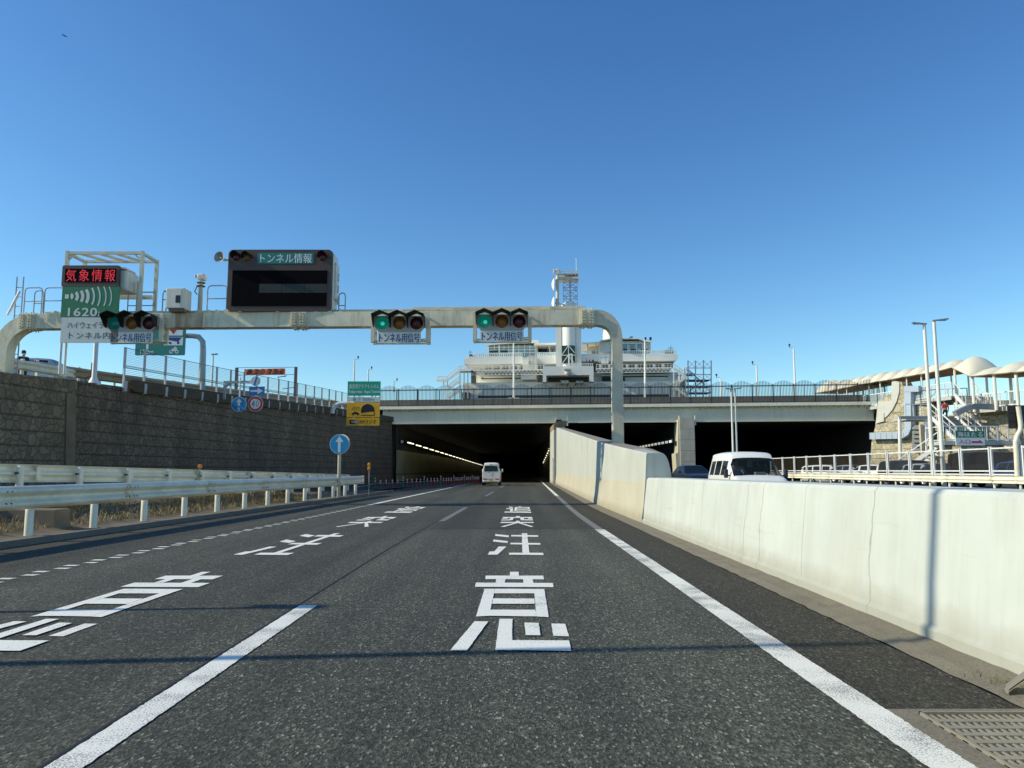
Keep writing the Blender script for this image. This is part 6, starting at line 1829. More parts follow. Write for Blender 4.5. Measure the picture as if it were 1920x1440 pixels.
for i, p in enumerate(pts):
    if i == 0: continue
    for v in (0.05, .92):
        q = p + perp * CWID * v; r = .07 if i < 11 else .10
        MB().cyl((q.x, q.y, DZ - .3 if i < 11 else DZ - 1.0), (q.x, q.y, p.z + .02), r, 8).build('column', 'pole_white', cw)
for i, (p, yb) in enumerate(zip(pts2, (762, 762, 762, 762))):
    for v in (.03, .9):
        q = p + perp * 4.0 * v; MB().cyl((q.x, q.y, 5.9), (q.x, q.y, p.z + .02), .12, 8).build('column', 'pole_white', cw)
m = MB(); lo = [V((p.x, p.y, DZ)) for p in (pts[0], pts[5], pts[-1])]
m.grid([[p - perp * .3 + V((0, 0, -.3)), p - perp * .3, p + perp * 3.6, p + perp * 3.6 + V((0, 0, -.3))] for p in lo]); m.build('deck', 'concrete_light', cw)
m = MB(); a, b = V((pts2[0].x - 1.5, pts2[0].y + .6, 6.2)), V((pts2[3].x, pts2[3].y, 6.2))
m.grid([[p + perp * 1.6 + V((0, 0, -.35)), p + perp * 1.6, p + perp * 4.5, p + perp * 4.5 + V((0, 0, -.35))] for p in (a, b)]); m.build('lower_deck', 'concrete_light', cw)
# railings with clear panes
def railing(m, g_, a, b, h, n, r=.035):
    a, b = V(a), V(b)
    m.bar(a + V((0, 0, h)), b + V((0, 0, h)), .07); m.bar(a + V((0, 0, .12)), b + V((0, 0, .12)), .05)
    for i in range(n + 1):
        q = a.lerp(b, i / n); m.bar(q, q + V((0, 0, h)), .06)
    if g_ is not None: g_.prism([a + V((0, 0, .15)), b + V((0, 0, .15)), b + V((0, 0, h - .05)), a + V((0, 0, h - .05))], (.012, .004, 0))
m, g_ = MB(), MB(); p0, p1 = pts[6] - perp * .2, pts[-1] - perp * .2; railing(m, g_, (p0.x, p0.y, DZ), (p1.x, p1.y, DZ), 1.15, 12)
p0, p1 = pts[0] - perp * .2, pts[6] - perp * .2; railing(m, g_, (p0.x, p0.y, DZ), (p1.x, p1.y, DZ), 1.15, 8)
q0, q1 = V((pts2[0].x - 1.2, pts2[0].y + .5, 6.2)) + perp * 1.7, V((pts2[3].x, pts2[3].y, 6.2)) + perp * 1.7
railing(m, None, q0, q1, 1.15, 9)
p = q0
for i in range(60):
    q = q0.lerp(q1, i / 59); m.bar(q, q + V((0, 0, 1.1)), .018)
m.build('railing', 'white_paint', cw); g_.build('railing_glass', 'rail_glass', cw)
m = MB(); q0, q1 = V((pts2[0].x - .6, pts2[0].y + 3.4, 7.0)), V((pts2[1].x + .6, pts2[1].y + 4.5, 7.0)); railing(m, None, q0 - V((1.2, -1, 0)), q1, 1.1, 5); m.build('dark_railing', 'dark_wire', cw)
m = MB(); m.box((39.6, 63.3, 6.35), (3.4, 2.0, 1.15)); m.build('planter_box', 'stone_sun', cw)
# upper stair flight behind
m = MB(); A, B = P(1791, 741, 63.5), P(1812, 764, 61.6)
for s in (0, 1.8):
    o = perp * s; m.bar(A + o, B + o, .12, .3); m.bar(A + o + V((0, 0, 1.0)), B + o + V((0, 0, 1.0)), .07)
    for t_ in (0, .33, .66, 1): q = A.lerp(B, t_) + o; m.bar(q, q + V((0, 0, 1.0)), .05)
for i in range(8): q = A.lerp(B, (i + .5) / 8) + perp * .9; m.box(q, (1.8, .3, .05), rz=math.atan2(perp.y, perp.x))
m.build('stair_flight', 'white_paint', cw)

# main outside stairs with the entrance sign
SX0, SX1 = 33.95, 35.95
ST0, ST1 = V((0, 62.2, 5.58)), V((0, 58.7, 3.45))
ss = thing('outdoor_stairs', (35, 60.5, 3.2), 'white-railed outdoor stairs coming down the stone wall on the right', 'stairs')
n = 13
m = MB()
for i in range(n):
    t_ = i / n; y = lerp(ST0.y, ST1.y, t_); z = lerp(ST0.z, ST1.z, (i + 1) / n)
    m.box(((SX0 + SX1) / 2, y - .14, z + .02), (SX1 - SX0 - .1, .30, .04)); m.box(((SX0 + SX1) / 2, y, z + .09), (SX1 - SX0 - .1, .02, .14))
m.build('steps', 'stair_grey', ss)
m = MB()
for x in (SX0, SX1):
    m.bar((x, ST0.y, ST0.z), (x, ST1.y, ST1.z), .08, .32); m.bar((x, ST0.y, ST0.z + 1.12), (x, ST1.y, ST1.z + 1.12), .08); m.bar((x, ST0.y, ST0.z + .62), (x, ST1.y, ST1.z + .62), .035)
    for i in range(5): t_ = i / 4; m.bar((x, lerp(ST0.y, ST1.y, t_), lerp(ST0.z, ST1.z, t_)), (x, lerp(ST0.y, ST1.y, t_), lerp(ST0.z, ST1.z, t_) + 1.12), .05)
each(m, 'stair_railing', 'white_paint', ss)
m = MB(); m.box((35.0, 63.4, 5.42), (6.0, 2.3, .2)); m.box((34.3, 57.4, 3.24), (5.6, 2.6, .28)); each(m, 'landing', 'concrete_light', ss)
m = MB(); railing(m, None, (31.6, 56.15, 3.36), (37.0, 56.15, 3.36), 1.1, 7); railing(m, None, (31.6, 58.7, 3.36), (31.6, 56.15, 3.36), 1.1, 3)
railing(m, None, (32.0, 62.3, 5.5), (33.9, 62.3, 5.5), 1.1, 3); railing(m, None, (36.0, 62.3, 5.5), (38, 62.3, 5.5), 1.1, 3)
for i in range(34):
    x = lerp(31.6, 37.0, i / 33); m.bar((x, 56.15, 3.4), (x, 56.15, 4.4), .018)
each(m, 'landing_railing', 'white_paint', ss)
m = MB()
for x, y in ((32.4, 57.0), (36.2, 57.0), (32.4, 58.3)): m.box((x, y, 1.7), (.22, .22, 2.9))
each(m, 'column', 'wall_cream', ss)
m = MB(); A, B = V((31.9, 57.6, 3.1)), V((29.6, 60.5, .6)) 
m.bar(A, B, .12, .3); m.bar(A + V((1.3, .9, 0)), B + V((1.3, .9, 0)), .12, .3); m.bar(A + V((0, 0, 1)), B + V((0, 0, 1)), .06); 
for t_ in (0, .33, .66, 1): q = A.lerp(B, t_); m.bar(q, q + V((0, 0, 1)), .05)
for i in range(12): q = A.lerp(B, (i + .5) / 12) + V((.65, .45, 0)); m.box(q, (1.4, .3, .05), rz=.6)
m.build('lower_flight', 'white_paint', ss)
m = MB(); pth = [P(1790.5, 776, 59.6), P(1800, 771, 59.6), P(1819, 762.5, 59.6), P(1840, 762, 59.8), P(1868, 763, 60)]
for a, b in zip(pth, pth[1:]): m.bar(a, b, .5, .42)
m.build('grey_beam', 'beam_grey', ss)
m = MB(); pth = [P(1812, 772, 58.2), P(1822, 773, 58.0), P(1842, 794, 57.8), P(1874, 826, 57.5), P(1890, 828, 57.3), P(1902, 833, 57.2)]
m.tube(pth, .06, 6); 
for i in range(14): a = pth[0].lerp(pth[3], i / 13) if i else pth[0]; m.bar(a, a - V((0, 0, 1.0)), .025)
m.build('dark_handrail', 'dark_wire', ss)
es = thing('entrance_sign', P(1818, 834, 55.9), 'green and white entrance sign with a red arrow hung on the stair landing', 'sign')
Ye = 55.95
def quadplate(m, q, Y, t): return m.prism([P(a, b, Y) for a, b in q], (0, t, 0))
m = MB(); quadplate(m, [(1790.7, 807.3), (1845.5, 808.3), (1847, 835), (1793, 835)], Ye, .06); bdp = m.build('board', 'sign_white_bright', es)
m = MB(); quadplate(m, [(1790.7, 807.3), (1845.5, 808.3), (1846.3, 820.4), (1791.7, 820.4)], Ye - .006, .006); gpn = m.build('green_band', 'sign_green_dark', es)
m = MB(); write_px(m, '海ほたる', 1795.5, 809.6, 1842.5, 819, Ye - .01, 0, 1.1, .03); m.build('lettering', 'sign_white_bright', gpn)
m = MB(); write_px(m, '入口', 1798, 823.6, 1819, 832, Ye - .01, 0, 1.1, .02); quadplate(m, [(1822, 827), (1836, 827), (1836, 824.5), (1842.5, 829), (1842.5, 830.5), (1822, 830.5)], Ye - .01, .003); m.build('red_lettering', 'arrow_red', bdp)

# =====================================================================================================
#  VEHICLES
# =====================================================================================================
def loft(stations, special, names, mats, root, cap=('body', 'body'), wf=.82):
    """stations: (y, wb, wbelt, wtop, zb, zbelt, ztop). Cells go to the mesh named by special(i, j)."""
    K = 11
    rings = []
    for (y, wb, we, wt, zb, ze, zt) in stations:
        w0, w1 = lerp(we, wt, .10), lerp(we, wt, .92); z0, z1 = lerp(ze, zt, .08), lerp(ze, zt, wf)
        rings.append([V((0, y, zb)), V((wb * .9, y, zb)), V((wb, y, zb + .10)), V((we, y, lerp(zb, ze, .55))), V((we, y, ze)), V((w0, y, z0)), V((w1, y, z1)), V((lerp(wt, we, .0) * .93, y, lerp(ze, zt, .95))), V((wt * .78, y, zt - .004)), V((wt * .4, y, zt + .012)), V((0, y, zt + .016))])
    parts = {k: MB() for k in names}
    for sgn_ in (1, -1):
        for i in range(len(rings) - 1):
            for j in range(K - 1):
                a, b, c, d = rings[i][j], rings[i + 1][j], rings[i + 1][j + 1], rings[i][j + 1]
                q = [V((p.x * sgn_, p.y, p.z)) for p in (a, b, c, d)]
                nm = special(i, j)
                if nm: parts[nm].add(q, [(0, 1, 2, 3)])
    for idx, nm in ((0, cap[0]), (-1, cap[1])):
        r = rings[idx]
        for j in range(K - 1):
            a, b = r[j], r[j + 1]
            parts[nm].add([a, b, V((-b.x, b.y, b.z)), V((-a.x, a.y, a.z))], [(0, 1, 2, 3)])
    return parts, rings
def weld(mb):
    """merge duplicate vertices so that shading is smooth across cells"""
    key = {}; nv = []; mp = []
    for v in mb.v:
        k = (round(v[0], 4), round(v[1], 4), round(v[2], 4))
        if k not in key: key[k] = len(nv); nv.append(v)
        mp.append(key[k])
    nf = []; nm = []
    for f, m_ in zip(mb.f, mb.m):
        g = []
        for i in f:
            if mp[i] not in g: g.append(mp[i])
        if len(g) > 2: nf.append(tuple(g)); nm.append(m_)
    mb.v, mb.f, mb.m = nv, nf, nm; return mb
def wheels(root, xs, ys, r, w=.17):
    for y in ys:
        for s in (1, -1):
            x = xs * s
            m = MB(); m.lathe((x, y, r), (s, 0, 0), [(r * .62, -w * .5), (r * .9, -w * .5), (r, -w * .32), (r, w * .32), (r * .9, w * .5), (r * .62, w * .5), (r * .62, -w * .5)], 22); ty = m.build('wheel', 'rubber', root, smooth=40)
            m = MB(); m.lathe((x, y, r), (s, 0, 0), [(0, w * .30), (r * .2, w * .42), (r * .5, w * .36), (r * .62, w * .46), (r * .62, 0)], 18); m.build('rim', 'rim', ty, smooth=40)
KV = [(-1.70, .52, .56, .50, .34, .66, .72), (-1.66, .66, .68, .62, .28, .80, .87), (-1.60, .70, .72, .66, .26, .95, 1.01), (-1.45, .71, .735, .68, .24, 1.05, 1.12), (-1.22, .72, .74, .67, .24, 1.10, 1.18),
      (-.72, .72, .74, .615, .24, 1.12, 1.70), (-.62, .72, .74, .615, .24, 1.12, 1.82), (-.50, .72, .74, .61, .24, 1.12, 1.87), (.10, .72, .74, .61, .24, 1.12, 1.895), (.19, .72, .74, .61, .24, 1.12, 1.898), (.86, .72, .74, .61, .24, 1.12, 1.895), (.95, .72, .74, .61, .24, 1.12, 1.89), (1.46, .72, .735, .605, .24, 1.12, 1.875), (1.60, .72, .73, .60, .26, 1.12, 1.85), (1.675, .70, .72, .59, .30, 1.12, 1.81), (1.70, .68, .70, .57, .34, 1.10, 1.75)]
def kei_van(name, label, with_driver):
    t = thing(name, (0, 0, 0), label, 'van')
    def sp(i, j):
        if i == 4 and j >= 6: return 'windshield'
        if j == 5 and i in (7, 9, 11): return 'window'
        if i == 4 and j == 5: return 'body'
        return 'body'
    pa, rings = loft(KV, sp, ('body', 'windshield', 'window'), None, t, wf=.66)
    weld(pa['body']).build('body', 'van_white', t, smooth=32)
    weld(pa['windshield']).build('windshield', 'windshield', t, smooth=32)
    each(weld(pa['window']), 'side_window', 'car_glass' if not with_driver else 'windshield', t, smooth=32)
    m = MB()
    for s in (1, -1):
        m.box((s * .742, -.2, .93), (.012, .16, .03)); m.box((s * .742, .33, .93), (.012, .16, .03))
    each(m, 'door_handle', 'plastic_dark', t)
    wheels(t, .66, (-1.18, 1.2), .27)
    m = MB(); m.box((0, -.35, .78), (1.30, 2.2, .5)); m.box((0, -.98, 1.09), (1.30, .35, .1)); m.box((0, .3, 1.15), (1.2, .1, .6))
    m.build('interior', 'plastic_dark', t)
    for s in (1, -1):
        m = MB(); m.cbox((s * .84, -1.02, 1.24), (.12, .09, .26), .03); m.bar((s * .70, -1.0, 1.18), (s * .82, -1.0, 1.18), .04); m.build('door_mirror', 'plastic_dark' if with_driver else 'van_white', t)
        m = MB(); m.prism([V((s * .40, -1.678, .66)), V((s * .66, -1.64, .66)), V((s * .70, -1.60, .84)), V((s * .44, -1.665, .80))], (0, -.012, 0)); m.build('headlight', 'lamp_clear', t)
    m = MB(); m.box((0, -1.712, .50), (.8, .02, .1)); m.build('grille', 'plastic_dark', t)
    # rear end
    m = MB(); Yr = 1.712
    m.prism([V((-.575, 1.706, 1.17)), V((.575, 1.706, 1.17)), V((.525, 1.69, 1.64)), V((.48, 1.685, 1.68)), V((-.48, 1.685, 1.68)), V((-.525, 1.69, 1.64))], (0, .012, 0)); rw_ = m.build('rear_window', 'car_glass', t)
    m = MB(); m.bar((0, 1.73, 1.16), (.22, 1.735, 1.05), .022); m.build('wiper', 'plastic_dark', rw_)
    m = MB(); m.cbox((0, 1.70, .40), (1.34, .14, .2), .04); m.build('rear_bumper', 'van_white', t)
    m = MB(); m.box((0, 1.700, .525), (1.28, .04, .05)); m.build('bumper_gap', 'plastic_dark', t)
    for s in (1, -1):
        m = MB(); m.cbox((s * .50, 1.735, .53), (.32, .08, .10), .02); m.build('tail_light', 'tail_red', t)
    m = MB(); m.box((0, 1.79, .42), (.33, .015, .165)); m.build('number_plate', 'plate_yellow', t)
    m = MB(); m.box((0, 1.70, 1.745), (.2, .04, .03)); m.build('brake_lamp', 'tail_red', t)
    m = MB(); m.box((0, 1.716, .82), (.10, .012, .14)); m.build('emblem_recess', 'cabinet_white', t)
    m = MB(); m.box((0, .0, .25), (1.25, 3.1, .06)); m.build('underbody', 'rubber', t)
    return t
v1 = kei_van('kei_van', 'white small van seen from behind, driving into the tunnel', False)
c = G(921.5, 910.5, 0); v1.location = (c.x, c.y + 1.7, 0); v1.rotation_euler = (0, 0, math.pi - .022)
v2 = kei_van('kei_van', 'white small van coming towards the camera behind the white barrier', True)
VX, VY = 6.92, 21.3
v2.location = (VX, VY + 1.6, -.02); v2.rotation_euler = (0, 0, -.02); v2.scale = (1, 1, .955)
bpy.data.objects[v2.name]
tb = tag(MB().cbox((VX + .14, VY + .72, 1.155), (.30, .16, .10), .015).build('tissue_box', 'tissue_box'), 'pale green tissue box on the dashboard of the oncoming van', 'tissue box')
CAR = [(-2.2, .60, .66, .58, .36, .58, .62), (-2.1, .74, .80, .72, .28, .68, .74), (-1.85, .80, .86, .80, .24, .80, .86), (-1.0, .82, .88, .82, .22, .90, .96), (-.85, .82, .88, .80, .22, .92, .98),
       (-.10, .82, .88, .62, .22, .93, 1.41), (.0, .82, .88, .63, .22, .93, 1.43), (.55, .82, .88, .64, .22, .93, 1.45), (.62, .82, .88, .64, .22, .93, 1.45), (1.25, .82, .88, .62, .22, .94, 1.40), (1.38, .82, .88, .62, .22, .95, 1.37), (1.85, .80, .86, .70, .24, .98, 1.04), (2.1, .76, .82, .70, .28, .94, .98), (2.2, .66, .72, .62, .36, .80, .84)]
SUV = [(-2.3, .62, .70, .60, .40, .72, .78), (-2.2, .80, .84, .78, .32, .86, .94), (-1.9, .84, .90, .84, .28, 1.0, 1.06), (-1.15, .84, .92, .84, .28, 1.08, 1.13), (-1.0, .84, .92, .82, .28, 1.08, 1.14),
       (-.30, .84, .92, .70, .28, 1.08, 1.70), (-.2, .84, .92, .71, .28, 1.08, 1.73), (.40, .84, .92, .72, .28, 1.08, 1.76), (.48, .84, .92, .72, .28, 1.08, 1.76), (1.2, .84, .92, .71, .28, 1.08, 1.74), (1.3, .84, .92, .71, .28, 1.08, 1.73), (2.05, .84, .90, .68, .28, 1.08, 1.68), (2.25, .80, .86, .66, .34, 1.06, 1.56), (2.35, .72, .78, .62, .42, .98, 1.1)]
MINI = [(-2.4, .64, .72, .62, .40, .78, .84), (-2.3, .82, .86, .80, .30, .94, 1.0), (-2.05, .86, .92, .86, .26, 1.06, 1.12), (-1.75, .86, .92, .84, .26, 1.12, 1.18), (-1.65, .86, .92, .82, .26, 1.12, 1.2),
        (-.95, .86, .92, .74, .26, 1.12, 1.86), (-.85, .86, .92, .75, .26, 1.12, 1.9), (-.1, .86, .92, .76, .26, 1.12, 1.93), (.0, .86, .92, .76, .26, 1.12, 1.93), (1.05, .86, .92, .76, .26, 1.12, 1.93), (1.15, .86, .92, .76, .26, 1.12, 1.92), (2.1, .86, .91, .74, .26, 1.12, 1.88), (2.3, .82, .88, .72, .32, 1.1, 1.8), (2.38, .76, .80, .66, .42, 1.0, 1.2)]
def car(name, st_, paint, label, loc, rz, cat='car', group=None):
    t = thing(name, (0, 0, 0), label, cat, group)
    def sp(i, j):
        if i == 4 and j >= 7: return 'windshield'
        if j == 5 and i in (6, 8, 10): return 'side_window'
        if i == len(st_) - 4 and j >= 7 and st_ is CAR: return 'rear_window'
        if i == len(st_) - 3 and j >= 7 and st_ is not CAR: return 'rear_window'
        return 'body'
    pa, rg_ = loft(st_, sp, ('body', 'windshield', 'side_window', 'rear_window'), None, t)
    weld(pa['body']).build('body', paint, t, smooth=32)
    for k in ('windshield', 'side_window', 'rear_window'): each(weld(pa[k]), k, 'car_glass', t, smooth=32)
    wheels(t, .78, (-1.38, 1.35), .33, .2)
    for s in (1, -1):
        y0 = st_[1][0]; z = st_[1][5] - .06
        m = MB(); m.prism([V((s * .44, y0 - .045, z - .10)), V((s * .74, y0 + .0, z - .08)), V((s * .80, y0 + .12, z + .03)), V((s * .48, y0 - .02, z + .03))], (0, -.015, 0)); m.build('headlight', 'lamp_clear', t)
        m = MB(); m.cbox((s * 1.0, st_[4][0] + .18, st_[4][5] + .12), (.18, .1, .14), .03); m.bar((s * .86, st_[4][0] + .18, st_[4][5] + .08), (s * .96, st_[4][0] + .18, st_[4][5] + .1), .04); m.build('door_mirror', paint, t)
        m = MB(); m.cbox((s * .62, st_[-2][0] + .05, st_[-2][5] - .12), (.26, .06, .12), .02); m.build('tail_light', 'tail_red', t)
    m = MB(); m.box((0, st_[0][0] - .008, .50), (.44, .012, .11)); m.build('number_plate', 'plate_white', t)
    m = MB(); m.box((0, st_[0][0] - .004, .66 if st_ is CAR else .74), (.7, .01, .10)); m.build('grille', 'plastic_dark', t)
    t.location = loc; t.rotation_euler = (0, 0, rz); return t
car('dark_sedan', CAR, 'car_dark', 'dark sedan following behind the oncoming white van', (10.9, 46.5, opp_z(10.9)), .06)
def qx(px, X): return (X, X / (px - 960) * 1440 * 1.006)
Q = 'cars queueing behind the clear screen fence'
x, y = qx(1556, 28.2); car('parked_car', SUV, 'van_white', 'white tall car queueing farthest left behind the clear screen fence', (x, y, -.02), .9, group=Q)
x, y = qx(1603, 27.8); car('parked_car', CAR, 'car_silver', 'silver sedan queueing behind the white tall car', (x, y, .25), .5, group=Q)
x, y = qx(1652, 28.0); car('parked_car', CAR, 'van_white', 'white sedan between silver sedan and black minivan behind the screen fence', (x, y, .25), .7, group=Q)
x, y = qx(1704, 28.2); car('parked_car', MINI, 'car_black', 'black minivan facing us in front of the louver panel', (x, y, .05), .15, group=Q)
x, y = qx(1741, 27.4); car('parked_car', CAR, 'car_silver', 'grey sedan behind the bases of the two tall lamp posts', (x, y, .25), .4, group=Q)
x, y = qx(1784, 27.6); car('parked_car', CAR, 'car_dark', 'dark sedan just left of the long black van behind the screen fence', (x, y, .25), .3, group=Q)
x, y = qx(1866, 28.6); car('parked_car', MINI, 'car_black', 'long black van seen side-on below the entrance sign', (x, y, .42), 1.25, group=Q)
x, y = qx(1930, 27.2); car('parked_car', CAR, 'car_blue', 'dark blue car at the right edge beside the bent pole', (x, y, .3), .2, group=Q)
b = PL(92, 700, (WA[0] - 7.5, WA[1]), (WB[0] - 7.5, WB[1]))
car('parked_car', SUV, 'car_silver', 'silver car on the ramp behind the short guardrail, beside the standing guard', (b.x, b.y, ramp_z(b.y) + .12), 1.75)
q = P(1058, 716, QY - 4); car('kei_van_parked', SUV, 'van_white', 'white vehicle in the garage opening at the centre of the building', (q.x, QY - 5, q.z - 1.0), 0)
q = P(1085, 716, QY - 4); car('kei_van_parked', CAR, 'van_white', 'low white car right of the vehicle in the garage opening', (q.x, QY - 5, q.z - .9), 0)

# aeroplane
c = P(122, 67.5, 2600)
ap = thing('aeroplane', c, 'tiny grey aeroplane high in the upper left sky', 'aeroplane')
m = MB(); ax = V((1, .35, -.12)).normalized(); m.lathe(c - ax * 9, ax, [(0, 0), (.6, 2), (1.3, 6), (1.35, 14), (.9, 17), (0, 18.5)], 12); m.build('fuselage', 'plane_grey', ap, smooth=True)
m = MB(); sd = V((-.35, 1, 0)).normalized()
for s in (1, -1): m.prism([c + ax * 2, c + ax * -1.5, c + sd * s * 10 - ax * 4.5 + V((0, 0, .8)), c + sd * s * 10 - ax * 3 + V((0, 0, .8))], (0, 0, .35))
m.build('wing', 'plane_grey', ap)
m = MB(); m.prism([c - ax * 5.5 + V((0, 0, .8)), c - ax * 9 + V((0, 0, .6)), c - ax * 10 + V((0, 0, 5)), c - ax * 8.3 + V((0, 0, 5))], sd * .4)
for s in (1, -1): m.prism([c - ax * 6.5, c - ax * 8.8, c + sd * s * 4 - ax * 9.5 + V((0, 0, .3)), c + sd * s * 4 - ax * 8.4 + V((0, 0, .3))], (0, 0, .25))
m.build('tail', 'plane_grey', ap)

# =====================================================================================================
#  PEOPLE
# =====================================================================================================
def person(loc, rz, label, top, bottom, pose, cap_=None, mask=False, hair=True, sit=False, belt=None):
    """one continuous skinned body, facing -y, with clothing colours by region and separate hair or cap"""
    J = dict(pel=(0, 0, .95), waist=(0, .01, 1.08), chest=(0, .02, 1.32), neck=(0, .01, 1.47), chin=(0, -.01, 1.55), head=(0, -.01, 1.63), crown=(0, .0, 1.71),
             shl=(.18, .02, 1.42), ell=(.25, .05, 1.15), wrl=(.26, -.04, .92), hal=(.26, -.07, .83), shr=(-.18, .02, 1.42), elr=(-.25, .05, 1.15), wrr=(-.26, -.04, .92), har=(-.26, -.07, .83),
             hil=(.10, 0, .90), knl=(.11, -.03, .50), anl=(.11, .02, .09), tol=(.12, -.15, .04), hir=(-.10, 0, .90), knr=(-.11, -.03, .50), anr=(-.11, .02, .09), tor=(-.12, -.15, .04))
    J.update(pose)
    RAD = dict(pel=(.15, .11), waist=(.14, .10), chest=(.17, .115), neck=(.055, .055), chin=(.065, .075), head=(.075, .09), crown=(.05, .06), shl=(.07, .07), ell=(.048, .048), wrl=(.034, .034), hal=(.04, .025), shr=(.07, .07), elr=(.048, .048), wrr=(.034, .034), har=(.04, .025),
               hil=(.095, .095), knl=(.06, .06), anl=(.042, .042), tol=(.045, .035), hir=(.095, .095), knr=(.06, .06), anr=(.042, .042), tor=(.045, .035))
    E = [('pel', 'waist'), ('waist', 'chest'), ('chest', 'neck'), ('neck', 'chin'), ('chin', 'head'), ('head', 'crown'), ('chest', 'shl'), ('shl', 'ell'), ('ell', 'wrl'), ('wrl', 'hal'), ('chest', 'shr'), ('shr', 'elr'), ('elr', 'wrr'), ('wrr', 'har'),
         ('pel', 'hil'), ('hil', 'knl'), ('knl', 'anl'), ('anl', 'tol'), ('pel', 'hir'), ('hir', 'knr'), ('knr', 'anr'), ('anr', 'tor')]
    nm = list(J); me = bpy.data.meshes.new('person_body')
    me.from_pydata([J[k] for k in nm], [(nm.index(a), nm.index(b)) for a, b in E], [])
    o = bpy.data.objects.new('tmp', me); COL.objects.link(o)
    sk = o.modifiers.new('skin', 'SKIN'); sk.use_smooth_shade = True
    for i, k in enumerate(nm):
        me.skin_vertices[0].data[i].radius = RAD[k]; me.skin_vertices[0].data[i].use_root = (k == 'pel')
    sb = o.modifiers.new('sub', 'SUBSURF'); sb.levels = 2; sb.render_levels = 2
    dg = bpy.context.evaluated_depsgraph_get(); dg.update()
    me2 = bpy.data.meshes.new_from_object(o.evaluated_get(dg)); bpy.data.objects.remove(o)
    for mt in ('skin', top, bottom, 'rubber', belt or top): me2.materials.append(MATS[mt])
    seg = [(V(J[a]), V(J[b]), a, b) for a, b in E]
    for p in me2.polygons:
        c_ = p.center; best = None
        for a, b, na, nb in seg:
            ab_ = b - a; t_ = max(0, min(1, (c_ - a).dot(ab_) / ab_.length_squared)); d = (c_ - (a + ab_ * t_)).length
            if best is None or d < best[0]: best = (d, na, nb, t_)
        _, na, nb, t_ = best
        if nb in ('chin', 'head', 'crown') or nb in ('hal', 'har'): mi = 0
        elif nb == 'neck': mi = 0 if t_ > .75 else 1
        elif nb in ('tol', 'tor'): mi = 3
        elif nb in ('hil', 'hir', 'knl', 'knr', 'anl', 'anr'): mi = 2
        elif nb == 'waist': mi = 4
        else: mi = 1
        p.material_index = mi; p.use_smooth = True
    t = thing('person', loc, label, 'person'); t.rotation_euler = (0, 0, rz)
    b = bpy.data.objects.new('body', me2); COL.objects.link(b); b.parent = t
    ORG[t.name] = V((0, 0, 0))
    hd = V(J['head'])
    m = MB(); m.lathe(hd + V((0, -.095, -.02)), (0, -1, -.25), [(.018, 0), (.014, .02), (0, .03)], 8); m.build('nose', 'skin', t, smooth=True)
    for s in (1, -1):
        m = MB(); m.lathe(hd + V((s * .033, -.083, .012)), (s * .15, -1, 0), [(.012, 0), (.009, .008), (0, .01)], 8); m.build('eye', 'hair_black', t, smooth=True)
        m = MB(); m.lathe(hd + V((s * .078, .0, -.005)), (s, .1, 0), [(.028, 0), (.03, .012), (.015, .02), (0, .02)], 8); m.build('ear', 'skin', t, smooth=True)
    if mask:
        m = MB(); rows = []
        for i in range(5):
            z = -.02 - .022 * i
            rows.append([hd + V((math.sin(a) * (.082 - .004 * i), -math.cos(a) * (.105 - .004 * i), z)) for a in [-1.3 + .325 * k for k in range(9)]])
        m.grid(rows); m.build('face_mask', 'mask_white', t, smooth=True)
    else:
        MB().box(hd + V((0, -.088, -.055)), (.045, .012, .010)).build('mouth', 'arrow_red', t)
    if cap_:
        m = MB(); m.lathe(hd + V((0, .005, .03)), (0, 0, 1), [(.092, 0), (.095, .03), (.085, .075), (.05, .105), (0, .112)], 16)
        m.prism([hd + V((.06, -.08, .035)), hd + V((.05, -.17, .02)), hd + V((0, -.19, .018)), hd + V((-.05, -.17, .02)), hd + V((-.06, -.08, .035))], (0, 0, .012)); m.build('cap', cap_, t, smooth=40)
    if hair:
        m = MB(); m.lathe(hd + V((0, .018, -.03)), (0, .15, 1), [(.080, 0), (.088, .04), (.085, .08), (.055, .125 if not cap_ else .07), (0, .135 if not cap_ else .07)], 16); m.build('hair', 'hair_black', t, smooth=True)
    # fingers and thumbs
    for s, k, w in ((1, 'hal', 'wrl'), (-1, 'har', 'wrr')):
        h_, w_ = V(J[k]), V(J[w]); d = (h_ - w_).normalized(); sdv = V((0, 1, 0)).cross(d).normalized() if abs(d.y) < .9 else V((1, 0, 0))
        m = MB()
        for i, ln in enumerate((.062, .072, .068, .052)):
            a0 = h_ + sdv.cross(d) * (.024 - .016 * i) + d * .018; m.tube([a0, a0 + d * ln * .55, a0 + d * ln + V((0, -.012, 0))], [.010, .009, .007], 6)
        a0 = w_.lerp(h_, .6) + sdv.cross(d) * .03; m.tube([a0, a0 + sdv.cross(d) * .025 + d * .02, a0 + sdv.cross(d) * .028 + d * .05], [.012, .010, .008], 6)
        m.build('fingers', 'skin', t, smooth=True)
    return t
gpos = PL(42.5, 690, (WA[0] - 5.2, WA[1]), (WB[0] - 5.2, WB[1])); zg = P(42.5, 657.5, gpos.y).z - 1.745
person((gpos.x, gpos.y, zg), .75, 'person in a dark cap, white mask and khaki vest standing behind the ramp guardrail', 'cloth_navy', 'cloth_navy',
       dict(wrl=(.16, -.22, 1.10), hal=(.10, -.27, 1.12), ell=(.26, -.02, 1.16), wrr=(-.16, -.22, 1.10), har=(-.10, -.27, 1.12), elr=(-.26, -.02, 1.16)), cap_='cloth_navy', mask=True, belt='cloth_khaki')
gm = MB()
g0 = [c for c in bpy.data.objects if c.name.startswith('person')][-1] if False else None
sp_ = V((34.75, 61.45, lerp(ST0.z, ST1.z, .24)))
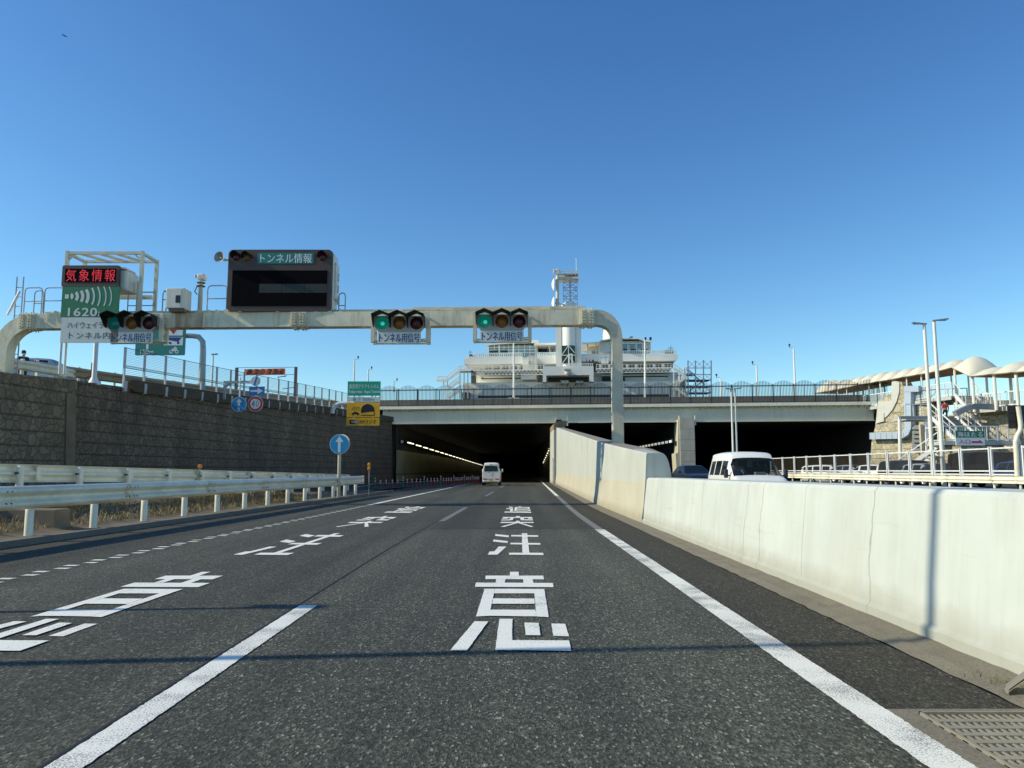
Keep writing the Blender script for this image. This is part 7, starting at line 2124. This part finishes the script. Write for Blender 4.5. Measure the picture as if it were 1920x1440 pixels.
person((sp_.x, sp_.y, sp_.z + .02), math.pi, 'person in a red top and dark trousers climbing the outdoor stairs', 'cloth_red', 'cloth_navy',
       dict(knl=(.11, -.2, .62), anl=(.11, -.12, .24), tol=(.12, -.28, .20)), belt='cloth_grey')
person((VX + .36 * -1, VY + 1.35, .22), 0, 'person in a pale blue shirt driving the oncoming white van', 'cloth_blue', 'cloth_navy',
       dict(pel=(0, .1, .62), waist=(0, .12, .75), chest=(0, .08, 1.0), neck=(0, .03, 1.15), chin=(0, 0, 1.22), head=(0, -.01, 1.30), crown=(0, 0, 1.38), shl=(.17, .07, 1.1), ell=(.24, -.12, .92), wrl=(.16, -.34, .98), hal=(.12, -.40, 1.02), shr=(-.17, .07, 1.1), elr=(-.24, -.12, .92), wrr=(-.16, -.34, .98), har=(-.12, -.40, 1.02),
            hil=(.1, .06, .58), knl=(.13, -.36, .58), anl=(.13, -.42, .2), tol=(.13, -.55, .16), hir=(-.1, .06, .58), knr=(-.13, -.36, .58), anr=(-.13, -.42, .2), tor=(-.13, -.55, .16)))
m = MB(); m.lathe((VX - .36, VY + .93, 1.16), (0, -1, .45), [(.16, 0), (.185, .02), (.17, .03), (.155, .015), (.16, 0)], 20)
m.bar((VX - .36, VY + .93, 1.16), (VX - .36, VY + .72, 1.05), .05); o_ = m.build('steering_wheel', 'plastic_dark', v2) if False else None
# visitors on the building's decks, far away
vis = None
for i, (px, py, dy, lab) in enumerate(((1028, 664, 5, 'tiny distant person on the top deck left of the tower, nearer the passage'), (1036, 664, 5, 'tiny distant person on the top deck just left of the tower'), (1070, 686, -8, 'tiny distant person in white at the foot of the tower window'), (1100, 686, -8, 'tiny distant person, leftmost of three on the deck right of the tower'), (1106, 686, -8, 'tiny distant person, middle of three on the deck right of the tower'), (1112, 686, -8, 'tiny distant person, rightmost of three on the deck right of the tower'))):
    q = P(px, py, QY + dy)
    if vis is None: vis = person((q.x, q.y, q.z), .3, lab, 'cloth_navy', 'cloth_navy', {}); vis['group'] = 'visitors on the building decks'
    else:
        dup(vis, (q.x, q.y, q.z), lab, rz=.5 * i)
